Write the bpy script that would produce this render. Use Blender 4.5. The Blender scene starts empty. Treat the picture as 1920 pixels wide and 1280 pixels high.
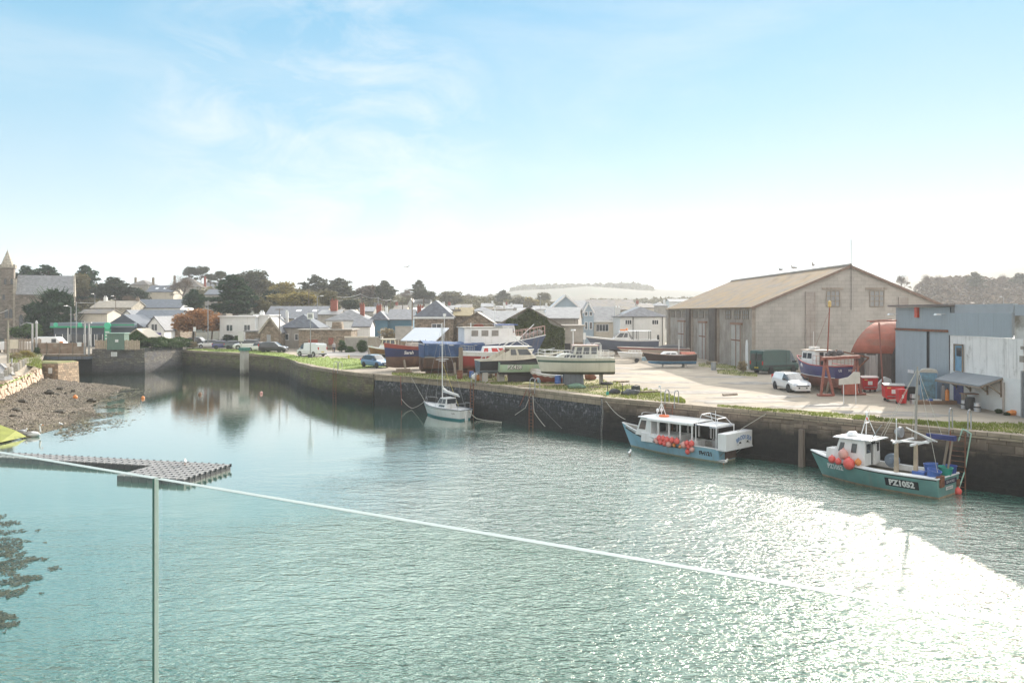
import bpy, math, random
from math import sin, cos, pi, radians, sqrt, atan2
from mathutils import Vector, Matrix, noise
random.seed(7)
F = 1500.0; CX = 960.0; HY = 586.0; EYE = 9.7; Q = 3.2
SC = bpy.context.scene; COL = SC.collection
SUN_AZ = math.atan2(815, 1500); SUN_EL = radians(19.5)

def G(u, v, z=Q):
    Y = F*(EYE-z)/(v-HY); return Vector(((u-CX)/F*Y, Y, z))
def P(u, v, Y):
    return Vector(((u-CX)/F*Y, Y, EYE-(v-HY)/F*Y))
def smooth(t):
    t = max(0., min(1., t)); return t*t*(3-2*t)
def lerp(a, b, t): return a+(b-a)*t
def interp(x, pts):
    if x <= pts[0][0]: return pts[0][1]
    for (a, b), (c, d) in zip(pts, pts[1:]):
        if x <= c: return b+(d-b)*(x-a)/(c-a)
    return pts[-1][1]

# ---------------------------------------------------------------- materials
MATS = {}
def mk(name, col, rough=.6, var=.15, sc=2., col2=None, mix=.5, sc2=None, stretch=(1, 1, 1), bump=0., bsc=20., metal=0., spec=.5,
       pat=None, streak=None, sa=.6, trans=0., zramp=None, coat=0., uv=True, sharp=.12):
    """procedural principled material: base noise, second tone in patches, vertical streaks, brick / ribs patterns"""
    if name in MATS: return MATS[name]
    m = bpy.data.materials.new(name); m.use_nodes = True; MATS[name] = m
    nt = m.node_tree; N = nt.nodes; L = nt.links
    b = N['Principled BSDF']; b.inputs['Roughness'].default_value = rough
    b.inputs['Metallic'].default_value = metal; b.inputs['Specular IOR Level'].default_value = spec
    if coat: b.inputs['Coat Weight'].default_value = coat; b.inputs['Coat Roughness'].default_value = .08
    tc = N.new('ShaderNodeTexCoord'); src = tc.outputs['UV'] if uv else tc.outputs['Object']
    def mapping(s, off=0):
        mp = N.new('ShaderNodeMapping'); mp.inputs['Scale'].default_value = s; mp.inputs['Location'].default_value = (off, off*.7, off*.3)
        L.new(src, mp.inputs['Vector']); return mp.outputs[0]
    def nz(s, scale, det=4, off=0):
        n = N.new('ShaderNodeTexNoise'); n.inputs['Scale'].default_value = scale; n.inputs['Detail'].default_value = det
        n.inputs['Roughness'].default_value = .62
        L.new(mapping(s, off), n.inputs['Vector']); return n.outputs['Fac']
    def ramp(fac, a, bb):
        r = N.new('ShaderNodeMapRange'); r.inputs[1].default_value = a; r.inputs[2].default_value = bb; L.new(fac, r.inputs[0]); return r.outputs[0]
    def mixc(f, a, c, bt='MIX'):
        x = N.new('ShaderNodeMix'); x.data_type = 'RGBA'; x.blend_type = bt
        if isinstance(f, float): x.inputs[0].default_value = f
        else: L.new(f, x.inputs[0])
        for i, s in ((6, a), (7, c)):
            if isinstance(s, tuple): x.inputs[i].default_value = (*s[:3], 1)
            else: L.new(s, x.inputs[i])
        return x.outputs[2]
    lo = tuple(c*(1-var) for c in col); hi = tuple(min(1, c*(1+var)) for c in col)
    n1 = nz(stretch, sc); c = mixc(ramp(n1, .3, .7), lo, hi)
    if pat and pat[0] == 'brick':
        bw, bh, mc, v2 = pat[1:5]
        bt = N.new('ShaderNodeTexBrick'); bt.inputs['Scale'].default_value = 1
        bt.inputs['Brick Width'].default_value = bw; bt.inputs['Row Height'].default_value = bh
        bt.inputs['Mortar Size'].default_value = pat[5] if len(pat) > 5 else .012; bt.inputs['Mortar Smooth'].default_value = .3
        bt.inputs['Color1'].default_value = (1-v2, 1-v2, 1-v2, 1); bt.inputs['Color2'].default_value = (1+v2, 1+v2, 1+v2, 1)
        bt.inputs['Mortar'].default_value = (*mc, 1)
        # wobble the coordinates a little so that the courses are hand laid
        w = N.new('ShaderNodeTexNoise'); w.inputs['Scale'].default_value = 1.3; L.new(src, w.inputs['Vector'])
        vm = N.new('ShaderNodeVectorMath'); vm.operation = 'MULTIPLY_ADD'; L.new(w.outputs['Color'], vm.inputs[0])
        wa = pat[6] if len(pat) > 6 else .08
        vm.inputs[1].default_value = (wa, wa, 0); L.new(src, vm.inputs[2]); L.new(vm.outputs[0], bt.inputs['Vector'])
        c = mixc(1., c, bt.outputs['Color'], 'MULTIPLY')
        brf = bt.outputs['Fac']
    if col2:
        n2 = nz((1, 1, 1), sc2 or sc*.5, 5, 13); c = mixc(ramp(n2, 1-mix-sharp, 1-mix+sharp), c, tuple(col2))
    if streak:
        s = nz((2.2, .16, 1), 1.6, 5, 31); c = mixc(ramp(s, .52, .52+sa*.4), c, tuple(streak))
    if zramp:   # tide marks on a wall: list of (z, colour) in world height
        g = N.new('ShaderNodeNewGeometry'); sp = N.new('ShaderNodeSeparateXYZ'); L.new(g.outputs['Position'], sp.inputs[0])
        wn = nz((1, 1, 1), .55, 5, 5); ad = N.new('ShaderNodeMath'); ad.operation = 'MULTIPLY_ADD'; L.new(wn, ad.inputs[0]); ad.inputs[1].default_value = 1.5
        sub = N.new('ShaderNodeMath'); sub.operation = 'SUBTRACT'; L.new(sp.outputs['Z'], sub.inputs[0]); sub.inputs[1].default_value = .75
        L.new(sub.outputs[0], ad.inputs[2])
        for zz, cc, w, am in zramp:
            f = ramp(ad.outputs[0], zz+w, zz-w)
            if am < 1:
                mm = N.new('ShaderNodeMath'); mm.operation = 'MULTIPLY'; L.new(f, mm.inputs[0]); mm.inputs[1].default_value = am; f = mm.outputs[0]
            c = mixc(f, c, mixc(ramp(nz((1, 1, 1), 3, 4, 9), .35, .65), tuple(x*.6 for x in cc), tuple(x*1.5 for x in cc)))
    L.new(c, b.inputs['Base Color'])
    bh = None
    if bump:
        bh = nz((1, 1, 1), bsc, 4, 3)
    if pat and pat[0] == 'brick':
        mm = N.new('ShaderNodeMath'); mm.operation = 'MULTIPLY'; L.new(brf, mm.inputs[0]); mm.inputs[1].default_value = -1.2
        if bh:
            m2 = N.new('ShaderNodeMath'); m2.operation = 'ADD'; L.new(mm.outputs[0], m2.inputs[0]); L.new(bh, m2.inputs[1]); bh = m2.outputs[0]
        else: bh = mm.outputs[0]
        bump = bump or .3
    if pat and pat[0] == 'ribs':
        wv = N.new('ShaderNodeTexWave'); wv.inputs['Scale'].default_value = pat[1]; wv.bands_direction = pat[2] if len(pat) > 2 else 'X'
        L.new(src, wv.inputs['Vector']); bh = wv.outputs['Fac']; bump = bump or .6
    if bh:
        bp = N.new('ShaderNodeBump'); bp.inputs['Strength'].default_value = min(1., bump); bp.inputs['Distance'].default_value = .04
        L.new(bh, bp.inputs['Height']); L.new(bp.outputs[0], b.inputs['Normal'])
    if trans:
        tr = N.new('ShaderNodeBsdfTranslucent'); L.new(c, tr.inputs[0]); ms = N.new('ShaderNodeMixShader'); ms.inputs[0].default_value = trans
        L.new(b.outputs[0], ms.inputs[1]); L.new(tr.outputs[0], ms.inputs[2]); L.new(ms.outputs[0], N['Material Output'].inputs['Surface'])
    return m

# ---------------------------------------------------------------- mesh builder
class MB:
    def __init__(s, off=(0, 0, 0), rz=0.):
        s.v = []; s.f = []; s.mi = []; s.cur = 0; s.T = Matrix.Translation(Vector(off)) @ Matrix.Rotation(rz, 4, 'Z')
    def add(s, vs, fs):
        o = len(s.v); s.v += [tuple(s.T @ Vector(p)) for p in vs]; s.f += [tuple(o+i for i in f) for f in fs]; s.mi += [s.cur]*len(fs); return s
    def box(s, x0, x1, y0, y1, z0, z1, tx=0., ty=0., sx=0., sy=0.):
        """box; tx, ty shrink the top, sx, sy shift the top"""
        return s.add([(x0, y0, z0), (x1, y0, z0), (x1, y1, z0), (x0, y1, z0), (x0+tx+sx, y0+ty+sy, z1), (x1-tx+sx, y0+ty+sy, z1), (x1-tx+sx, y1-ty+sy, z1), (x0+tx+sx, y1-ty+sy, z1)],
                     [(3, 2, 1, 0), (4, 5, 6, 7), (0, 1, 5, 4), (1, 2, 6, 5), (2, 3, 7, 6), (3, 0, 4, 7)])
    def bar(s, p, q, w, h=None):
        h = h or w; p = Vector(p); q = Vector(q); d = (q-p).normalized(); up = Vector((0, 0, 1)) if abs(d.z) < .95 else Vector((1, 0, 0))
        a = d.cross(up).normalized()*w/2; b = a.cross(d).normalized()*h/2
        vs = [p-a-b, p+a-b, p+a+b, p-a+b, q-a-b, q+a-b, q+a+b, q-a+b]
        return s.add(vs, [(3, 2, 1, 0), (4, 5, 6, 7), (0, 1, 5, 4), (1, 2, 6, 5), (2, 3, 7, 6), (3, 0, 4, 7)])
    def tube(s, pts, r, n=6, r2=None, closed=False):
        pts = [Vector(p) for p in pts]; m = len(pts); vs = []; fs = []
        for i, p in enumerate(pts):
            d = (pts[min(i+1, m-1)]-pts[max(i-1, 0)])
            if closed: d = pts[(i+1) % m]-pts[i-1]
            d = d.normalized() if d.length > 1e-9 else Vector((0, 0, 1))
            up = Vector((0, 0, 1)) if abs(d.z) < .9 else Vector((1, 0, 0))
            a = d.cross(up).normalized(); b = a.cross(d)
            rr = r if r2 is None else lerp(r, r2, i/(m-1))
            for k in range(n):
                t = 2*pi*k/n; vs.append(p+a*cos(t)*rr+b*sin(t)*rr)
        for i in range(m if closed else m-1):
            for k in range(n):
                j = (i+1) % m
                fs.append((i*n+k, i*n+(k+1) % n, j*n+(k+1) % n, j*n+k))
        if not closed: fs += [tuple(range(n))[::-1], tuple((m-1)*n+k for k in range(n))]
        return s.add(vs, fs)
    def lathe(s, prof, c=(0, 0, 0), n=12, axis='z', sq=(1, 1)):
        vs = []; fs = []; m = len(prof)
        for r, h in prof:
            for k in range(n):
                t = 2*pi*k/n; x, y = r*cos(t)*sq[0], r*sin(t)*sq[1]
                vs.append({'z': (x, y, h), 'y': (x, h, y), 'x': (h, x, y)}[axis])
        vs = [Vector(v)+Vector(c) for v in vs]
        for i in range(m-1):
            for k in range(n): fs.append((i*n+k, i*n+(k+1) % n, (i+1)*n+(k+1) % n, (i+1)*n+k))
        fs += [tuple(range(n))[::-1], tuple((m-1)*n+k for k in range(n))]
        return s.add(vs, fs)
    def ball(s, c, r, n=12, sq=(1, 1, 1)):
        m = n//2; c = Vector(c)
        return s.lathe([(max(1e-4, r*sin(pi*i/m)), -r*sq[2]*cos(pi*i/m)) for i in range(m+1)], c, n, 'z', sq[:2])
    def prism(s, poly, y0, y1, axis='y'):
        """polygon in xz extruded along y (or xy along z, or yz along x)"""
        n = len(poly); mk_ = {'y': lambda a, b, t: (a, t, b), 'z': lambda a, b, t: (a, b, t), 'x': lambda a, b, t: (t, a, b)}[axis]
        vs = [mk_(a, b, y0) for a, b in poly]+[mk_(a, b, y1) for a, b in poly]
        fs = [tuple(range(n)), tuple(range(n, 2*n))[::-1]]+[(i, i+n, (i+1) % n+n, (i+1) % n) for i in range(n)]
        return s.add(vs, fs)
    def quad(s, a, b, c, d): return s.add([a, b, c, d], [(0, 1, 2, 3)])
    def grid(s, fn, nu, nv):
        vs = [fn(i/nu, j/nv) for j in range(nv+1) for i in range(nu+1)]
        return s.add(vs, [(j*(nu+1)+i, j*(nu+1)+i+1, (j+1)*(nu+1)+i+1, (j+1)*(nu+1)+i) for j in range(nv) for i in range(nu)])
    def rock(s, c, size, seed=0, n=10):
        r = random.Random(seed); o = Vector((r.random()*50, r.random()*50, 0)); c = Vector(c); m = n//2+1
        vs = []; fs = []
        for i in range(m+1):
            for k in range(n):
                a = pi*i/m; t = 2*pi*k/n; d = Vector((sin(a)*cos(t), sin(a)*sin(t), -cos(a)))
                q = 1+.45*noise.noise(d*1.3+o)+.15*noise.noise(d*4+o)
                vs.append(c+Vector((d.x*size[0], d.y*size[1], d.z*size[2]))*q*.5)
        for i in range(m):
            for k in range(n): fs.append((i*n+k, i*n+(k+1) % n, (i+1)*n+(k+1) % n, (i+1)*n+k))
        return s.add(vs, fs)
    def build(s, name, mat, parent=None, smooth=False, uv=True, bevel=0.):
        me = bpy.data.meshes.new(name); me.from_pydata(s.v, [], s.f); me.update()
        for m in (mat if isinstance(mat, (list, tuple)) else [mat]): me.materials.append(m)
        if len(me.materials) > 1: me.polygons.foreach_set('material_index', s.mi)
        if smooth:
            me.polygons.foreach_set('use_smooth', [True]*len(me.polygons))
            try: me.set_sharp_from_angle(angle=radians(38))
            except Exception: pass
        if uv: auto_uv(me)
        o = bpy.data.objects.new(name, me); COL.objects.link(o)
        if parent is not None: o.parent = parent
        if bevel:
            b = o.modifiers.new('bevel', 'BEVEL'); b.width = bevel; b.segments = 2; b.limit_method = 'ANGLE'; b.angle_limit = radians(50)
        return o
def auto_uv(me):
    ul = me.uv_layers.new(name='UVMap'); vs = me.vertices; data = [0.]*(2*len(me.loops))
    for p in me.polygons:
        n = p.normal
        if abs(n.z) > .93: t = Vector((1, 0, 0)); b = Vector((0, 1, 0))
        else:
            t = Vector((-n.y, n.x, 0)).normalized()
            if abs(t.x) > abs(t.y):
                if t.x < 0: t = -t
            elif t.y < 0: t = -t
            b = n.cross(t)
            if b.z < 0: b = -b
        for li in p.loop_indices:
            co = vs[me.loops[li].vertex_index].co; data[2*li] = co.dot(t); data[2*li+1] = co.dot(b)
    ul.data.foreach_set('uv', data)

def tag(o, label=None, cat=None, group=None, kind=None):
    if label: o['label'] = label
    if cat: o['category'] = cat
    if group: o['group'] = group
    if kind: o['kind'] = kind
    return o
def thing(name, label, cat, loc=(0, 0, 0), rz=0., group=None):
    o = bpy.data.objects.new(name, None); COL.objects.link(o); o.empty_display_size = .3
    o.location = loc; o.rotation_euler = (0, 0, rz); return tag(o, label, cat, group)
def dup(root, loc, rz=None, label=None, group=None, sc=None):
    def cp(o, par):
        c = o.copy(); COL.objects.link(c)
        if par is not None: c.parent = par
        for ch in list(o.children): cp(ch, c)
        return c
    r = cp(root, None); r.location = loc
    if rz is not None: r.rotation_euler = (0, 0, rz)
    if sc is not None: r.scale = sc
    if label: r['label'] = label
    if group: r['group'] = group
    return r
def text_mesh(s, size, fn, name, mat, parent, spacing=1., bold=0.):
    """lettering laid on a surface: fn(a, b) -> 3D point, (a, b) in metres from the text's centre"""
    cu = bpy.data.curves.new(name, 'FONT'); cu.body = s; cu.size = size; cu.align_x = 'CENTER'; cu.align_y = 'CENTER'
    cu.offset = bold; cu.space_character = spacing; cu.resolution_u = 2
    to = bpy.data.objects.new('tmp_text', cu); COL.objects.link(to); bpy.context.view_layer.update()
    dg = bpy.context.evaluated_depsgraph_get(); me = bpy.data.meshes.new_from_object(to.evaluated_get(dg))
    vs = [tuple(fn(v.co.x, v.co.y)) for v in me.vertices]; fs = [tuple(p.vertices) for p in me.polygons]
    bpy.data.objects.remove(to); mb = MB(); mb.add(vs, fs)
    o = mb.build(name, mat, parent); return o
# ---------------------------------------------------------------- material palette
white = mk('white_paint', (.78, .79, .79), .45, .06, 1.5, streak=(.5, .47, .4), sa=1.2)
white_clean = mk('white_gloss', (.81, .82, .82), .3, .04, 1, coat=.2, streak=(.62, .6, .54), sa=.9)
cream = mk('cream_paint', (.68, .63, .5), .5, .08, 1, streak=(.42, .37, .28), sa=1)
render_white = mk('white_render', (.76, .77, .76), .85, .06, .8, streak=(.5, .5, .47), sa=1.3)
render_cream = mk('cream_render', (.66, .6, .5), .85, .08, .8, streak=(.45, .4, .34), sa=1.2)
render_blue = mk('pale_blue_boards', (.36, .46, .54), .7, .05, 1, pat=('brick', 6., .18, (.6, .6, .6), .03, .012, 0))
render_teal = mk('deep_blue_render', (.06, .15, .22), .7, .1, 1)
render_grey = mk('grey_concrete', (.36, .34, .31), .9, .15, .8, streak=(.16, .14, .12), sa=.8, bump=.3)
slate = mk('slate_roof', (.085, .09, .105), .38, .3, 1.5, pat=('brick', .5, .3, (.45, .45, .45), .25, .012, .02), col2=(.15, .14, .12), mix=.3, bump=.25)
slate_brown = mk('weathered_slate_roof', (.16, .14, .12), .55, .25, 1.2, pat=('brick', .5, .3, (.5, .5, .5), .2, .012, .02), col2=(.2, .15, .08), mix=.4, bump=.25)
slate_grey = mk('grey_slate_roof', (.22, .22, .22), .5, .2, 1.2, pat=('brick', .5, .3, (.6, .6, .6), .15, .012, .02), bump=.25)
stone_house = mk('granite_rubble', (.26, .21, .16), .9, .3, 3, pat=('brick', .6, .28, (.7, .65, .55), .35, .025, .15), col2=(.36, .32, .26), mix=.35, bump=.5)
stone_light = mk('pale_stone', (.42, .38, .31), .9, .2, 2, pat=('brick', .7, .35, (.7, .7, .7), .2, .02, .06), bump=.4)
stone_church = mk('church_granite', (.22, .19, .16), .9, .25, 2, pat=('brick', .7, .35, (.8, .78, .7), .3, .02, .05), bump=.4)
pink_stone = mk('warm_granite_block', (.50, .38, .28), .85, .22, 1.6, col2=(.32, .27, .22), mix=.35, bump=.7, bsc=6)
brickred = mk('red_brick', (.3, .09, .06), .8, .2, 3, pat=('brick', .22, .08, (.8, .8, .8), .2, .01, .01))
glass_dark = mk('window_glass', (.03, .04, .05), .08, .1, 1, spec=.8)
glass_boat = mk('boat_window_glass', (.05, .06, .07), .06, .1, 1, spec=.9)
frame_white = mk('white_frame', (.8, .8, .8), .4, .03, 1)
steel = mk('galvanised_steel', (.34, .35, .36), .4, .15, 4, metal=.6)
steel_dark = mk('dark_steel', (.05, .05, .055), .5, .2, 4, metal=.3)
rust = mk('rusty_iron', (.22, .09, .05), .85, .35, 6, col2=(.1, .06, .045), mix=.4, bump=.3)
rust_paint = mk('faded_red_steel', (.32, .12, .09), .7, .25, 5, col2=(.15, .07, .05), mix=.35)
wood_old = mk('weathered_wood', (.27, .22, .17), .85, .25, 3, stretch=(6, .6, 1), streak=(.12, .09, .07))
wood_pole = mk('pole_wood', (.16, .12, .09), .85, .25, 3)
wood_pale = mk('pale_wood', (.45, .36, .26), .75, .2, 3)
rope_m = mk('mooring_rope', (.52, .5, .44), .9, .15, 6)
rope_red = mk('red_brown_rope', (.3, .1, .07), .9, .15, 6)
rope_yellow = mk('yellow_rope', (.6, .5, .12), .9, .15, 6)
rope_green = mk('green_rope', (.35, .55, .45), .9, .15, 6)
rubber = mk('tyre_rubber', (.025, .025, .027), .8, .1, 5)
float_red = mk('pink_red_float', (.78, .12, .10), .4, .12, 5, col2=(.72, .25, .2), mix=.3)
float_pale = mk('faded_pink_float', (.72, .38, .33), .5, .12, 5)
float_orange = mk('orange_float', (.75, .26, .06), .45, .12, 5)
black_m = mk('black_plastic', (.03, .03, .033), .5, .15, 4)
grey_m = mk('grey_plastic', (.3, .31, .33), .5, .15, 3)
blue_tub = mk('blue_plastic', (.06, .14, .42), .5, .15, 3)
green_tub = mk('green_plastic', (.03, .33, .26), .5, .15, 3)
orange_m = mk('orange_plastic', (.75, .25, .05), .6, .15, 3)
deck_m = mk('weathered_deck', (.46, .45, .42), .8, .15, 2, col2=(.3, .28, .24), mix=.35)
red_bin = mk('red_bin_plastic', (.55, .02, .025), .4, .12, 2, streak=(.3, .02, .02))
concrete = mk('pale_concrete', (.42, .40, .37), .9, .15, 1.5, bump=.2)
concrete_block = mk('concrete_blockwork', (.43, .41, .385), .92, .07, .9, pat=('brick', .9, .42, (.62, .61, .6), .07, .012, .02), streak=(.27, .245, .22), sa=2.2, bump=.25, col2=(.5, .48, .45), mix=.4)
concrete_stain = mk('stained_concrete', (.33, .29, .25), .92, .2, .7, streak=(.11, .085, .07), sa=.7, bump=.3, col2=(.42, .4, .37), mix=.35)
asbestos = mk('lichen_sheet_roof', (.125, .105, .09), .9, .4, 1.3, col2=(.22, .135, .035), mix=.49, sc2=.45, streak=(.09, .08, .075), sa=1.2, pat=('brick', 1.1, 2.2, (.75, .75, .75), .1, .03, 0), sharp=.2, bump=.4, bsc=30)
corr_blue = mk('blue_corrugated_sheet', (.36, .42, .47), .55, .08, .8, streak=(.24, .27, .30), sa=1)
corr_rust = mk('rusty_red_sheet', (.34, .10, .06), .8, .2, 1, col2=(.26, .12, .08), mix=.4, pat=('ribs', 3.), bump=.5)
white_wall_old = mk('peeling_white_render', (.83, .81, .78), .9, .06, 1, col2=(.38, .36, .32), mix=.31, sc2=1.1, streak=(.2, .18, .16), sa=1.0, bump=.3, sharp=.12)
white_wall_low = mk('limewashed_wall', (.76, .76, .74), .9, .05, 1.5, bump=.5, bsc=8, col2=(.55, .54, .5), mix=.2)
ivy_m = mk('ivy_leaf', (.085, .11, .035), .6, .45, .9, trans=.15, uv=False)
def foliage(name, c, var=.5, tr=.25): return mk(name, c, .65, var, .75, trans=tr, uv=False, spec=.2)
f_cyp = foliage('cypress_foliage', (.028, .06, .026)); f_pine = foliage('pine_foliage', (.065, .07, .032))
f_dark = foliage('dark_foliage', (.035, .05, .025)); f_aut = foliage('autumn_foliage', (.34, .17, .07))
f_yel = foliage('yellow_green_foliage', (.25, .20, .05)); f_bare = foliage('bare_twigs', (.15, .11, .075), tr=.1)
f_hedge = foliage('hedge_leaves', (.05, .085, .025)); f_bush = foliage('bush_leaves', (.07, .13, .03)); f_olive = foliage('grey_green_foliage', (.135, .12, .055))
f_pampas = foliage('dry_shrub', (.3, .24, .14)); f_grass = foliage('grass_blades', (.18, .215, .05), tr=.4)
bark = mk('bark', (.11, .085, .065), .9, .3, 3)
copper = mk('antifoul_brown', (.22, .12, .08), .75, .35, 1.2, col2=(.13, .085, .06), mix=.45, streak=(.3, .2, .13), sa=.8)
# ---------------------------------------------------------------- camera, light, world
cam = bpy.data.cameras.new('camera'); co = bpy.data.objects.new('camera', cam); COL.objects.link(co); SC.camera = co
co.location = (0, 0, EYE); co.rotation_euler = (radians(90), 0, 0); cam.sensor_width = 36; cam.lens = F/1920*36
cam.shift_y = -(640-HY)/1920; cam.clip_start = .05; cam.clip_end = 9000
sd = Vector((sin(SUN_AZ)*cos(SUN_EL), cos(SUN_AZ)*cos(SUN_EL), sin(SUN_EL)))
sun = bpy.data.lights.new('sun', 'SUN'); sun.energy = 5.; sun.angle = radians(.55); sun.color = (1, .90, .77)
so = bpy.data.objects.new('sun', sun); COL.objects.link(so); so.rotation_euler = sd.to_track_quat('Z', 'Y').to_euler(); so.location = (60, 80, 60)
W = bpy.data.worlds.new('World'); SC.world = W; W.use_nodes = True
nt = W.node_tree; N = nt.nodes; L = nt.links; bg = N['Background']
sky = N.new('ShaderNodeTexSky'); sky.sky_type = 'NISHITA'; sky.sun_disc = False; sky.sun_elevation = SUN_EL; sky.sun_rotation = SUN_AZ
sky.air_density = 1.0; sky.dust_density = .15; sky.ozone_density = 3.0; sky.altitude = 0
tc = N.new('ShaderNodeTexCoord'); mp = N.new('ShaderNodeMapping'); L.new(tc.outputs['Generated'], mp.inputs[0]); mp.inputs['Scale'].default_value = (1.1, 1.1, 3.2)
mp.inputs['Rotation'].default_value = (0, radians(24), radians(12)); mp.inputs['Location'].default_value = (.35, .12, .72)
n1 = N.new('ShaderNodeTexNoise'); n1.inputs['Scale'].default_value = 1.7; n1.inputs['Detail'].default_value = 9; n1.inputs['Roughness'].default_value = .56; n1.inputs['Distortion'].default_value = .35
L.new(mp.outputs[0], n1.inputs['Vector'])
r1 = N.new('ShaderNodeMapRange'); r1.interpolation_type = 'SMOOTHSTEP'; r1.inputs[1].default_value = .47; r1.inputs[2].default_value = .80; r1.inputs[4].default_value = .38; L.new(n1.outputs['Fac'], r1.inputs[0])
def vm(op, a, c):
    x = N.new('ShaderNodeVectorMath'); x.operation = op
    for i, q in enumerate((a, c)):
        if isinstance(q, tuple): x.inputs[i].default_value = q
        else: L.new(q, x.inputs[i])
    return x.outputs[0]
lim = vm('MINIMUM', sky.outputs[0], (6.4, 6.6, 6.6))      # the glow around the sun kept within the film's range
sz = N.new('ShaderNodeSeparateXYZ'); L.new(tc.outputs['Generated'], sz.inputs[0])
cd = P(600, 235, 1000)-Vector((0, 0, EYE)); cd.normalize(); cdt = N.new('ShaderNodeVectorMath'); cdt.operation = 'DOT_PRODUCT'; L.new(tc.outputs['Generated'], cdt.inputs[0]); cdt.inputs[1].default_value = tuple(cd)
cmr = N.new('ShaderNodeMapRange'); cmr.interpolation_type = 'SMOOTHSTEP'; L.new(cdt.outputs['Value'], cmr.inputs[0]); cmr.inputs[1].default_value = .968; cmr.inputs[2].default_value = .999
mp2 = N.new('ShaderNodeMapping'); L.new(tc.outputs['Generated'], mp2.inputs[0]); mp2.inputs['Scale'].default_value = (3, 3, 7); mp2.inputs['Rotation'].default_value = (0, radians(-28), 0)
n2 = N.new('ShaderNodeTexNoise'); n2.inputs['Scale'].default_value = 2.6; n2.inputs['Detail'].default_value = 9; n2.inputs['Roughness'].default_value = .6; n2.inputs['Distortion'].default_value = .5; L.new(mp2.outputs[0], n2.inputs['Vector'])
r2 = N.new('ShaderNodeMapRange'); r2.inputs[1].default_value = .40; r2.inputs[2].default_value = .72; r2.inputs[4].default_value = .75; L.new(n2.outputs['Fac'], r2.inputs[0])
cw = N.new('ShaderNodeMath'); cw.operation = 'MULTIPLY'; L.new(cmr.outputs[0], cw.inputs[0]); L.new(r2.outputs[0], cw.inputs[1])
cmx = N.new('ShaderNodeMath'); cmx.operation = 'MAXIMUM'; L.new(cw.outputs[0], cmx.inputs[0]); L.new(r1.outputs[0], cmx.inputs[1])
gr = N.new('ShaderNodeValToRGB'); L.new(sz.outputs[2], gr.inputs[0]); el = gr.color_ramp.elements
el[0].position = 0; el[0].color = (.60, .65, .66, 1); el[1].position = .9; el[1].color = (.10, .26, .48, 1)
for p_, c_ in ((.05, (.55, .64, .67)), (.13, (.41, .575, .655)), (.24, (.26, .49, .635)), (.37, (.155, .41, .61)), (.55, (.13, .34, .55))):
    e_ = el.new(p_); e_.color = (*c_, 1)
gsc = vm('MULTIPLY', gr.outputs[0], (10., 10., 10.))
mxs = N.new('ShaderNodeMix'); mxs.data_type = 'RGBA'; mxs.inputs[0].default_value = .88; L.new(lim, mxs.inputs[6]); L.new(gsc, mxs.inputs[7])
cl = N.new('ShaderNodeMix'); cl.data_type = 'RGBA'; L.new(cmx.outputs[0], cl.inputs[0]); L.new(mxs.outputs[2], cl.inputs[6]); cl.inputs[7].default_value = (6.3, 6.75, 6.9, 1)
# unseen warm sky added behind the camera to light the fronts of things
def mr(v, a, b, c, d):
    x = N.new('ShaderNodeMapRange'); x.interpolation_type = 'SMOOTHSTEP'; L.new(v, x.inputs[0])
    for i, q in enumerate((a, b, c, d)): x.inputs[i+1].default_value = q
    return x.outputs[0]
def mm(a, b):
    x = N.new('ShaderNodeMath'); x.operation = 'MULTIPLY'; L.new(a, x.inputs[0]); L.new(b, x.inputs[1]); return x.outputs[0]
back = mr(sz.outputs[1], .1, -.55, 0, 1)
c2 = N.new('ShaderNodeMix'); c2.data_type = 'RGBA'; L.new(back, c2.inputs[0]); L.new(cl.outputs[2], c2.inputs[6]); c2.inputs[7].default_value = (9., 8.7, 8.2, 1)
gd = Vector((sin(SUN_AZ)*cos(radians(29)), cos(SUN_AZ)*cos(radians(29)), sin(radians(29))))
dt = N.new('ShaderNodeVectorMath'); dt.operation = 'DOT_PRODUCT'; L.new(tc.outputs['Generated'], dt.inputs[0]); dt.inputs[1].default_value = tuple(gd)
glow = mm(mr(dt.outputs['Value'], .50, 1., 0, 1), mr(sz.outputs[2], .38, .50, 0, 1))  # glow added above the frame to brighten the water
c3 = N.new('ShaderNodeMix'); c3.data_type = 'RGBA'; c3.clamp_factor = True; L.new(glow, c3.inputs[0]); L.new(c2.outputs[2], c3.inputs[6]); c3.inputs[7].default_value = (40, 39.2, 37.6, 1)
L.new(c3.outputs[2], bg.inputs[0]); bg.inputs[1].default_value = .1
SC.view_settings.view_transform = 'Standard'; SC.view_settings.look = 'None'; SC.view_settings.exposure = .5; SC.view_settings.gamma = 1
cy = SC.cycles; cy.use_denoising = True; cy.sample_clamp_indirect = 6; cy.sample_clamp_direct = 40; cy.max_bounces = 6; cy.transparent_max_bounces = 24
cy.volume_bounces = 1; cy.caustics_reflective = False; cy.caustics_refractive = False; cy.use_adaptive_sampling = True; cy.adaptive_threshold = .012
cy.volume_max_steps = 64

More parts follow.
